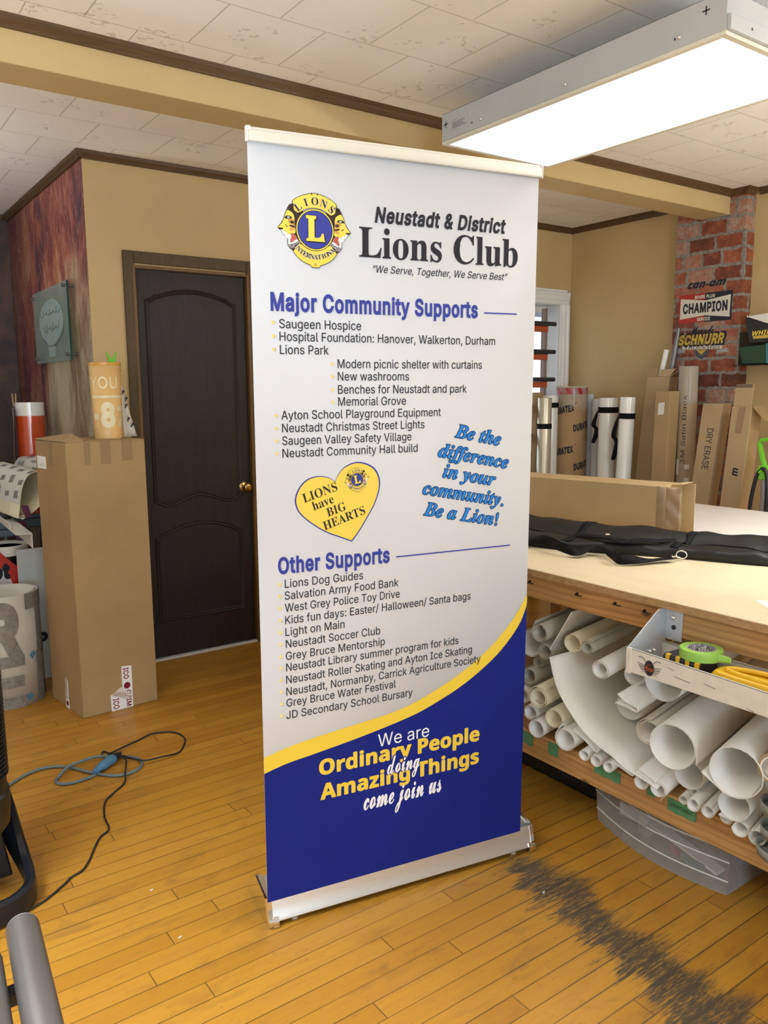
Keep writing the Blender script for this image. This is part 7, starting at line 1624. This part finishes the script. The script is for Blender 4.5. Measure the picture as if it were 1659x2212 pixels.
for nm, lab, cat, a_, c_, mt0, zz in (('plastic_ruler', 'pale translucent tool lying inside the clear storage bin', 'tool', (2.13, 1.26, 0.02), (0.05, 0.30, 0.008), 'vinylb', 0.05), ('parts_box', 'teal blue packet inside the clear storage bin', 'packet', (2.115, 1.30, 0.006), (0.02, 0.09, 0.030), 'teal', 0.0), ('parts_bag', 'pale clear bag of parts inside the left end of the storage bin', 'bag', (2.15, 1.53, 0.006), (0.10, 0.05, 0.085), 'plasticwrap', 0.0), ('tape_core', 'reddish packet inside the clear storage bin', 'packet', (2.14, 1.40, 0.006), (0.04, 0.05, 0.02), 'redprint', 0.0)):
    q = B().obox(a_, (c_[0], 0, 0), (0.02, c_[1], zz), (0, 0, c_[2]))
    tag(obj(nm, q, mt0, loc=a_, bevel=0.004), lab, cat)
kbag = thing('equipment_case', 'black fabric case lying on the floor in the shade under the workbench', 'case', (2.5, 2.1, 0))
obj('case_body', B().box((2.215, 1.79, 0.001), (2.60, 2.75, 0.150)), 'nylon', kbag, bevel=0.020)
obj('case_print', B().text('Azure', 'sans', (2.2135, 1.98, 0.045), (0, -1, 0), (0, 0, 1), cap=0.040, width=0.14, shear=0.2), simple('dark_grey_print', (0.035, 0.036, 0.04), 0.6), kbag, smooth=0)
gbn = thing('grey_tub', 'grey plastic tub under the right end of the workbench shelf', 'tub', (2.2, 1.0, 0))
obj('tub_body', B().rings([[V(2.25+(x-2.25)*k, 0.95+(y-0.95)*k, z) for x, y in ((2.12, 0.80), (2.38, 0.80), (2.38, 1.10), (2.12, 1.10))] for k, z in ((0.85, 0.001), (0.96, 0.14), (1.04, 0.142), (1.04, 0.165), (0.94, 0.166), (0.84, 0.02))]), 'organizer', gbn, bevel=0.008)

# ================================================================== TUBES AND CARTONS ALONG THE RIGHT WALL
GT = 'tubes and cartons standing along the right wall'
def standing_tube(name, lab, x, y, h, r, mat, group=None, inner=True, lean_=(0, 0)):
    t_ = thing(name, lab, 'tube', (x, y, 0), group)
    d = V(lean_[0], lean_[1], h)
    o = V(x, y, 0); L = d.length; dn_ = d.normalized()
    obj('tube_wall', B().lathe([(r*0.93, 0.0), (r, 0.0), (r, L-0.002), (r-0.001, L), (r*0.93, L), (r*0.93, 0.0)], o, dn_, 32), mat, t_, smooth=40)
    return t_, o, dn_
def strap_on(t_, o, d, z, r, w, tail=None):
    obj('strap', B().lathe([(r+0.0005, z-w/2), (r+0.003, z-w/2), (r+0.003, z+w/2), (r+0.0005, z+w/2), (r+0.0005, z-w/2)], o, d, 32), 'strap', t_, smooth=40)
    if tail:
        p = o+d*z+V(-r*0.55, r*0.9, 0)
        pts = smooth_path([p, p+V(-0.004, 0.012, -0.04), p+V(-0.012, 0.026, -tail*0.45), p+V(0.004, 0.008, -tail*0.62), p+V(-0.010, 0.030, -tail)], 6)
        ws = [V(math.cos(i*0.16), math.sin(i*0.16)+0.6, 0.15) for i in range(len(pts))]
        obj('strap_tail', B().ribbon(pts, ws, 0.036), 'strap', t_, solid=0.002, smooth=60)
a = standing_tube('film_roll', 'champagne coloured film roll with one black strap, standing nearest the window', 4.270, 4.02, 1.439, 0.049, 'champagne', GT); strap_on(*a, 1.240, 0.049, 0.036)
a = standing_tube('film_roll', 'white film roll with a black strap standing behind the champagne roll', 4.430, 4.115, 1.455, 0.055, 'film', GT); strap_on(*a, 1.385, 0.055, 0.036)
a = standing_tube('film_roll', 'short white roll with a black strap beside the banner edge under the window', 4.02, 3.98, 1.09, 0.055, 'film', GT); strap_on(*a, 1.05, 0.055, 0.04)
q = thing('slim_carton', 'slim brown carton top showing behind the champagne film roll', 'box', (4.36, 4.14, 0), GT)
obj('carton_body', B().box((4.300, 4.125, 0), (4.368, 4.185, 1.477)), 'card', q, bevel=0.003)
fm = thing('forming_tube', 'fat brown cardboard tube with printed lettering and plastic wrapped top', 'tube', (4.62, 4.08, 0), GT)
fo = V(4.615, 4.080, 0); FRd = 0.115
obj('tube_wall', B().lathe([(FRd-0.008, 0), (FRd, 0), (FRd, 1.515), (FRd-0.008, 1.515), (FRd-0.008, 0)], fo, seg=44), make_card('brown_forming_tube', (0.40, 0.255, 0.120), 0.08), fm, smooth=40)
obj('plastic_wrap', B().rings([[fo+V(math.cos(t)*FRd*(1.012+0.010*math.sin(t*9+z*40)), math.sin(t)*FRd*(1.012+0.010*math.sin(t*9+z*40)), z+0.012*math.sin(t*5)*(z < 1.38)) for t in [2*PI*i/60 for i in range(60)]] for z in (1.365, 1.42, 1.47, 1.50, 1.522)], True, False), 'plasticwrap', fm, smooth=60)
obj('red_band', B().lathe([(FRd+0.0006, 1.462), (FRd+0.0012, 1.462), (FRd+0.0012, 1.506), (FRd+0.0006, 1.506)], fo, seg=44), 'redprint', fm, smooth=40, label='faded red printed band')
tt = B()
def fw_(x, z): 
    a = math.radians(221)+x/FRd
    return fo+V(math.cos(a)*(FRd+0.0015), math.sin(a)*(FRd+0.0015), z)
for x0_, z0_ in ((-0.135, 1.312), (0.020, 1.195), (-0.135, 1.012), (0.03, 0.91)):
    tt.text_wrap('DURATEX', 'sans', lambda u_, v_: fw_(x0_+u_*0.96-v_*0.16, z0_+v_+u_*0.20), 0, 0.165, 0.042, bold=0.05, shear=0.1)
obj('lettering', tt, 'ink', fm, smooth=60)
tt = B()
for x0_, z0_ in ((0.024, 1.393), (0.024, 1.093)):
    tt.grid(lambda a_, c: fw_(x0_+0.012*c+0.008*a_, z0_+0.012*a_), 2, 2)
obj('letter_tick', tt, 'redprint', fm, smooth=0)
a = standing_tube('film_roll', 'slim white roll standing right behind the fat brown tube', 4.735, 3.945, 1.425, 0.036, 'jambwhite', GT)
a = standing_tube('film_roll', 'slimmest white roll behind the fat brown tube by the corner', 4.760, 4.030, 1.462, 0.030, 'jambwhite', GT)
a = standing_tube('film_roll', 'white film roll with a dangling black strap, right of the fat brown tube', 4.600, 3.727, 1.436, 0.0665, 'film', GT); strap_on(*a, 1.352, 0.0665, 0.040, 0.235)
a = standing_tube('film_roll', 'narrower white film roll with a black strap, left of the tall open carton', 4.500, 3.530, 1.442, 0.0510, 'film', GT, lean_=(0, -0.045)); strap_on(*a, 1.318, 0.0510, 0.038, 0.30)
def lean_box(name, lab, base, top, w, d, mat, cat='box', opened=False):
    """carton leaning along the wall: base / top are the centre of its front face"""
    t_ = thing(name, lab, cat, (base[0], base[1], 0), GT)
    base, top = Vector(base), Vector(top); up_ = top-base
    sd = V(0, -1, 0); sd = (sd-up_.normalized()*sd.dot(up_.normalized())).normalized(); dp = V(1, 0, 0)
    o = base-sd*w/2
    o.z = 0
    zb = sd*w; zb.z = 0; zb = zb.normalized()*w
    obj('carton_body', B().obox(o, zb, dp*d, up_), mat, t_, bevel=0.003)
    return t_, o, zb, dp*d, up_
t8 = lean_box('open_carton', 'tall open cardboard carton holding metal tubes, leaning beside the brick pillar', (4.625, 3.500, 0), (4.625, 3.345, 1.575), 0.175, 0.095, 'card2')
t_, o, zb, dp, up_ = t8
tp = o+up_
obj('carton_flap', B().obox(tp, zb*0.45, dp*0.03, V(-0.006, 0.006, 0.055)), 'card', t_, bevel=0.001)
obj('carton_flap', B().add([tp+zb*0.55, tp+zb, tp+zb+V(0.02, -0.03, 0.050), tp+zb*0.55+V(0.01, 0.0, 0.045)], [(0, 1, 2, 3)]), 'card2', t_, solid=0.004, smooth=0)
obj('carton_flap', B().add([tp+zb, tp+zb+dp, tp+zb+dp+V(0, -0.055, 0.03), tp+zb+V(0, -0.055, 0.03)], [(0, 1, 2, 3)]), 'card2', t_, solid=0.004, smooth=0)
obj('mouth_shade', B().add([tp+zb*0.03+dp*0.04+V(0, 0, 0.001), tp+zb*0.97+dp*0.04+V(0, 0, 0.001), tp+zb*0.97+dp*0.96+V(0, 0, 0.001), tp+zb*0.03+dp*0.96+V(0, 0, 0.001)], [(0, 1, 2, 3)]), 'carddk', t_, smooth=0)  # dark sheet painted as the shade inside the carton
tag(obj('metal_tube', B().cyl((4.690, 3.298, 1.577), (4.690, 3.250, 1.885), 0.022, 0.012, 20), 'steel', loc=(4.62, 3.30, 1.58)), 'tapered grey metal tube sticking out of the tall open carton', 'tube')
tag(obj('cardboard_tube', B().cyl((4.680, 3.365, 1.577), (4.680, 3.328, 1.752), 0.017, 0.017, 20), 'film', loc=(4.60, 3.35, 1.58)), 'pale cardboard tube sticking out of the tall open carton', 'tube')
t9 = lean_box('slim_carton', 'narrow brown carton with a white paper label, in front of the tall open carton', (4.44, 3.200, 0), (4.44, 3.172, 1.480), 0.108, 0.10, 'card')
t_, o, zb, dp, up_ = t9
def onbox(tb_, s, z, l=0.001):
    t_, o, zb, dp, up_ = tb_
    return o+zb*s+up_*(z/up_.z)+V(-l, 0, 0)
obj('paper_label', B().add([onbox(t9, 0.25, 1.405), onbox(t9, 0.66, 1.410), onbox(t9, 0.64, 1.335), onbox(t9, 0.23, 1.330)], [(0, 1, 2, 3)]), 'vinylb', t_, smooth=0)
t10 = thing('kraft_tube', 'long kraft paper tube with handwriting and plastic wrap, in front of the brick pillar', 'tube', (4.60, 3.10, 0), GT)
ko = V(4.600, 3.090, 0); kd = V(0.0, 0.012, 1.63).normalized()
obj('tube_wall', B().lathe([(0.052, 0), (0.0585, 0), (0.0585, 1.628), (0.052, 1.632), (0.052, 0.0)], ko, kd, 36), 'kraft', t10, smooth=40)
obj('plastic_wrap', B().rings([[ko+kd*z+V(math.cos(t)*0.0595*(1.0+0.014*math.sin(t*7+z*50)), math.sin(t)*0.0595*(1.0+0.014*math.sin(t*7+z*50)), 0) for t in [2*PI*i/44 for i in range(44)]] for z in (1.40, 1.46, 1.52, 1.58, 1.636)], True, False), 'plasticwrap', t10, smooth=60)
def kw(x, z): 
    a = math.radians(213)+x/0.0585
    return ko+kd*z+V(math.cos(a)*0.0594, math.sin(a)*0.0594, 0)
obj('handwriting', B().text_wrap('3M Satin Black', 'sans', lambda u_, v_: kw(-0.004-v_, 1.015+u_), 0, 0.44, 0.026, shear=0.15), 'ink', t10, smooth=0)
qv = B()
for z0_, n_ in ((0.90, 5), (0.985, 5)):
    for k in range(n_): qv.grid(lambda a_, c: kw(-0.002+k*0.006+0.004*c, z0_+(0.03+0.02*((k*3) % 3))*a_), 1, 1)
qv.grid(lambda a_, c: kw(-0.062+0.02*c, 0.945+0.10*a_), 2, 2)
obj('printed_label', qv, 'vinylb', t10, smooth=0)
t11 = lean_box('flat_carton', 'leaning brown carton with marker lettering, right of the kraft tube', (4.44, 2.972, 0), (4.44, 2.822, 1.405), 0.128, 0.10, 'card2')
t_, o, zb, dp, up_ = t11
obj('handwriting', B().text('DRY ERASE', 'sans', onbox(t11, 0.42, 1.255, 0.0012), -up_, zb, cap=0.042, width=0.250), 'ink', t_, smooth=0, label='hand lettered words in black marker')
t12 = lean_box('flat_carton', 'leaning brown carton with an open striped flap, right of the lettered carton', (4.40, 2.716, 0), (4.40, 2.610, 1.392), 0.124, 0.11, 'card2')
t_, o, zb, dp, up_ = t12
tp = o+up_
ff = obj('carton_flap', B().obox(tp+zb*0.06, zb*0.90, dp*0.03, V(0.004, -0.008, 0.125)), 'card2', t_, bevel=0.001)
sb2 = B()
for k in range(14):
    p = tp+zb*(0.09+0.06*k)+V(0.003-0.002, -0.0072, 0.105)
    sb2.add([p, p+zb*0.028, p+zb*0.012+V(0, 0, 0.019), p-zb*0.016+V(0, 0, 0.019)], [(0, 1, 2, 3)])
obj('stripe_print', sb2, 'ink', ff, smooth=0, label='row of slanted dark stripes')
obj('carton_flap', B().add([tp+zb, tp+zb+dp, tp+zb+dp+V(0.0, -0.085, -0.085), tp+zb+V(0.0, -0.085, -0.085)], [(0, 1, 2, 3)]), 'card', t_, solid=0.004, smooth=0)
obj('packing_tape', B().grid(lambda a_, c: onbox(t12, 0.36+0.34*c-0.06*(1-a_), 1.235+0.15*a_, 0.0012+0.001*abs(math.sin(a_*20+c*7))), 12, 5), 'packtape', t_)
obj('lettering', B().text('m', 'sans', onbox(t12, 0.70, 0.985, 0.0012), up_, -zb, cap=0.040, bold=0.03, shear=0.2), 'ink', t_, smooth=0, label='black letter m')
# green handled pump with hose
gp_ = thing('hand_pump', 'lime green handled pump with a folded black hose at the right picture edge', 'pump', (4.35, 2.44, 0))
px_, py_ = 4.36, 2.425
obj('shaft', B().cyl((px_, py_, 0.03), (px_, py_, 0.99), 0.017, seg=18), 'steel2', gp_)
obj('pump_base', B().box((px_-0.10, py_-0.12, 0), (px_+0.10, py_+0.12, 0.03)), 'blackplastic', gp_, bevel=0.006)
obj('joint', B().box((px_-0.02, py_-0.022, 0.985), (px_+0.02, py_+0.030, 1.065)).cyl((px_-0.03, py_+0.020, 1.035), (px_+0.03, py_+0.020, 1.035), 0.016, seg=16), 'lime', gp_, bevel=0.003)
hd_ = [V(px_, py_+0.006, 1.06), V(px_, py_+0.024, 1.12), V(px_, py_+0.042, 1.185), V(px_, py_+0.030, 1.207), V(px_, py_-0.02, 1.212), V(px_, py_-0.09, 1.19)]
obj('handle', B().rings([[p+V(a_, c_, 0) for a_, c_ in ((-0.016, -0.009), (0.016, -0.009), (0.016, 0.009), (-0.016, 0.009))] if i < 3 else [p+V(a_, 0, c_) for a_, c_ in ((-0.016, -0.010), (0.016, -0.010), (0.016, 0.010), (-0.016, 0.010))] for i, p in enumerate(hd_)]), 'lime', gp_, bevel=0.003)
obj('hose', B().tube(smooth_path([V(px_-0.02, py_+0.075, 0.60), V(px_-0.02, py_+0.065, 0.85), V(px_-0.02, py_+0.035, 1.01), V(px_-0.02, py_+0.004, 1.045), V(px_-0.02, py_-0.022, 1.01), V(px_-0.02, py_-0.030, 0.85), V(px_-0.02, py_-0.020, 0.60), V(px_-0.02, py_+0.03, 0.55), V(px_-0.02, py_+0.075, 0.60)], 6), 0.011, 10), 'blackplastic', gp_, smooth=60)
# wall pocket with a binder and a green catalogue
wp = thing('wall_pocket', 'smoked acrylic pocket fixed on the right wall beside the brick pillar', 'holder', (4.80, 2.6, 1.75))
obj('back_panel', B().box((4.722, 2.30, 1.632), (4.725, 2.842, 1.834)), 'smoke', wp)
obj('bracket', B().box((4.655, 2.30, 1.630), (XR, 2.840, 1.634)).box((4.725, 2.40, 1.634), (XR, 2.404, 1.82)).box((4.726, 2.836, 1.634), (XR, 2.840, 1.82)), 'smoke', wp)
bd = thing('ring_binder', 'black binder with yellow lettering and white pages standing in the smoked wall pocket', 'binder', (4.68, 2.60, 1.75))
bx_ = 4.660
obj('binder_cover', B().prism([V(bx_, 2.778, 1.918), V(bx_, 2.742, 1.762), V(bx_, 2.32, 1.768), V(bx_, 2.32, 1.80), V(bx_, 2.55, 1.835), V(bx_, 2.65, 1.872)], (0.050, 0, 0)), 'black', bd, bevel=0.002)
obj('pages', B().prism([V(bx_+0.008, 2.772, 1.921), V(bx_+0.008, 2.65, 1.876), V(bx_+0.008, 2.32, 1.810), V(bx_+0.008, 2.32, 1.92), V(bx_+0.008, 2.60, 1.934)], (0.040, 0, 0)), 'vinyl', bd)
obj('lettering', B().text('WHIMIS', 'sansbi', (bx_-0.0010, 2.724, 1.805), (0, -1, 0.03), (0, 0, 1), width=0.170, cap=0.026), 'yellow', bd, smooth=0, label='yellow slanted letters')
obj('gold_bar', B().add([V(bx_-0.0008, 2.722, 1.802), V(bx_-0.0008, 2.56, 1.808), V(bx_-0.0008, 2.56, 1.788), V(bx_-0.0008, 2.716, 1.786)], [(0, 1, 2, 3)]), 'goldprint', bd, smooth=0)
obj('ring', B().tube([V(bx_+0.025, 2.771+0.007*math.cos(t), 1.925+0.010*math.sin(t)) for t in [2*PI*i/16 for i in range(17)]], 0.0015, 6), 'chrome', bd)
gc = thing('catalogue', 'dark green catalogue lying under the black binder in the wall pocket', 'catalogue', (4.68, 2.60, 1.70))
obj('cover', B().prism([V(bx_-0.005, 2.802, 1.742), V(bx_-0.005, 2.778, 1.640), V(bx_-0.005, 2.32, 1.637), V(bx_-0.005, 2.32, 1.764)], (0.060, 0, 0)), 'darkgreen', gc, bevel=0.004)
obj('spine_stripe', B().add([V(bx_-0.0058, 2.634, 1.756), V(bx_-0.0058, 2.622, 1.757), V(bx_-0.0058, 2.612, 1.640), V(bx_-0.0058, 2.624, 1.640)], [(0, 1, 2, 3)]), 'teal', gc, smooth=0)
qv = B()
for k, (y, z, l) in enumerate(((2.765, 1.718, 0.03), (2.72, 1.718, 0.045), (2.72, 1.705, 0.05), (2.72, 1.692, 0.04), (2.72, 1.680, 0.05), (2.71, 1.668, 0.045))):
    qv.add([V(bx_-0.0056, y, z), V(bx_-0.0056, y-l, z+0.001), V(bx_-0.0056, y-l, z-0.003), V(bx_-0.0056, y, z-0.004)], [(0, 1, 2, 3)])
obj('small_print', qv, simple('faint_gold_print', (0.05, 0.075, 0.02), 0.5), gc, smooth=0)

# ---- stickers on the brick print pillar
def sticker(name, lab): return thing(name, lab, 'sticker', (PX, 3.1, 1.9))
KX = PX-0.0008
DYm, DZp = (0, -1, 0), (0, 0, 1)
s1 = sticker('wall_sticker', 'black slanted lettering sticker on the brick pillar, above the red and black sign')
obj('lettering', B().text('can-am', 'sansbi', (KX, 3.227, 2.133), DYm, DZp, width=0.262, height=0.034, shear=0.25, fat=0.0020), 'ink', s1, smooth=0)
s2 = sticker('wall_sign', 'red, black and bone spark plug sign on the brick pillar')
s2['category'] = 'sign'
y0, y1, z0, z1 = 3.280, 2.909, 1.916, 2.095; ymid = 3.094
obj('sign_panel', B().box((PX-0.004, ymid, z0), (PX-0.0003, y0, z1)).box((PX-0.004, y1, z0), (PX-0.0003, ymid, z1), 1), ['redprint', 'ink'], s2, smooth=0)
kx2 = PX-0.0046
bw_ = [(3.270, 2.073), (ymid, 2.049), (2.917, 2.071), (2.920, 1.936), (ymid, 1.957), (3.271, 1.942)]
qb = B(); qb.add([V(kx2, y, z) for y, z in bw_], [(0, 1, 4, 5), (1, 2, 3, 4)])
obj('bone_field', qb, 'bone', s2, smooth=0, label='bone coloured bow tie field')
q = B().text('CHAMPION', 'sans', (kx2-0.0006, 3.251, 1.979), DYm, DZp, width=0.315, cap=0.056, bold=0.040, mi=0)
q.text('SPARK PLUG', 'sans', (kx2-0.0006, 3.168, 2.064), DYm, DZp, width=0.143, cap=0.019, bold=0.035, mi=1)
q.text('SERVICE', 'sans', (kx2-0.0006, 3.145, 1.925), DYm, DZp, width=0.093, cap=0.019, bold=0.035, mi=1)
obj('lettering', q, ['ink', 'bone'], s2, smooth=0)
s3 = sticker('wall_sticker', 'gold trucking logo sticker with grey ribbon and shield, lowest on the brick pillar')
q = B()
q.add([V(KX, y, z) for y, z in ((3.248, 1.771), (2.961, 1.763), (2.961, 1.741), (3.244, 1.747))], [(0, 1, 2, 3)], 2)
for pts in (((3.298, 1.728), (3.281, 1.739), (3.299, 1.752), (3.222, 1.746), (3.224, 1.727)), ((2.990, 1.733), (2.911, 1.743), (2.924, 1.733), (2.911, 1.719), (2.990, 1.721))):
    q.poly([V(KX-0.0002, y, z) for y, z in pts], 1)
sh_ = [(3.153, 1.740), (3.055, 1.738), (3.054, 1.706), (3.103, 1.685), (3.152, 1.709)]
q.poly([V(KX-0.0004, y, z) for y, z in sh_], 0)
for k in range(8): q.add([V(KX-0.0006, 3.146-k*0.012, 1.738), V(KX-0.0006, 3.143-k*0.012, 1.738), V(KX-0.0006, 3.143-k*0.012, 1.708-0.016*(1-abs(k-3.5)/4)), V(KX-0.0006, 3.146-k*0.012, 1.708-0.016*(1-abs(k-3.5)/4))], [(0, 1, 2, 3)], 1)
q.poly([V(KX-0.0008, y, z) for y, z in ((3.140, 1.740), (3.071, 1.738), (3.104, 1.711))], 3)
q.text('TRUCKING', 'sans', (KX-0.0010, 3.230, 1.748), (0, -1, -0.02), DZp, width=0.252, cap=0.0165, mi=0)
q.text('WALKERTON', 'sans', (KX-0.0010, 3.289, 1.704), DYm, DZp, width=0.118, cap=0.011, mi=0, bold=0.01)
q.text('ONTARIO', 'sans', (KX-0.0010, 3.017, 1.697), DYm, DZp, width=0.088, cap=0.011, mi=0, bold=0.01)
q.text('SCHNURR', 'sans', (KX-0.0010, 3.292, 1.776), DYm, DZp, width=0.352, cap=0.064, mi=0, bold=0.10, shear=0.22)
q.text('SCHNURR', 'sans', (KX-0.0014, 3.280, 1.780), DYm, DZp, width=0.325, cap=0.056, mi=3, bold=0.045, shear=0.22)
q.text('Mark', 'script', (KX-0.0016, 3.205, 1.838), (0, -1, 0.02), DZp, width=0.180, height=0.050, mi=0, fat=0.0007)
obj('sticker_print', q, ['ink', 'silverprint', 'bone', 'goldprint'], s3, smooth=0)

# ---- pipe rack in front of the window
rkk = thing('pipe_rack', 'taupe upright rack with orange arms in front of the bright window', 'rack', (4.2, 4.24, 0))
for x in (3.95, 4.490):
    obj('rack_post', B().box((x-0.018, 4.222, 0), (x+0.006, 4.262, 2.085)), 'backlitsash', rkk, bevel=0.002)
LV = (1.912, 1.712, 1.512, 1.314, 1.11)
for z in LV:
    obj('rack_arm', B().box((3.85, 4.196, z), (4.478, 4.221, z+0.042)), 'orangebar', rkk, bevel=0.003)
LN = ('topmost', 'second', 'third', 'fourth', 'lowest')
for z, ln in zip(LV, LN):
    tag(obj('steel_pipe', B().lathe([(0.013, 0), (0.016, 0), (0.016, 0.66), (0.013, 0.66), (0.013, 0.0)], (4.530, 4.180, z+0.0585), (-1, 0, 0), 20), 'pipe', loc=(4.2, 4.18, z+0.05), smooth=40), f'long dark steel pipe on the {ln} orange arm of the rack', 'pipe', 'dark pipes on the rack')
    tag(obj('steel_pipe', B().lathe([(0.0125, 0), (0.015, 0), (0.015, 0.62), (0.0125, 0.62), (0.0125, 0.0)], (4.500, 4.2125, z+0.0575), (-1, 0, 0), 20), 'pipe', loc=(4.2, 4.21, z+0.05), smooth=40), f'shorter dark steel pipe behind the long one on the {ln} orange arm of the rack', 'pipe', 'dark pipes on the rack')
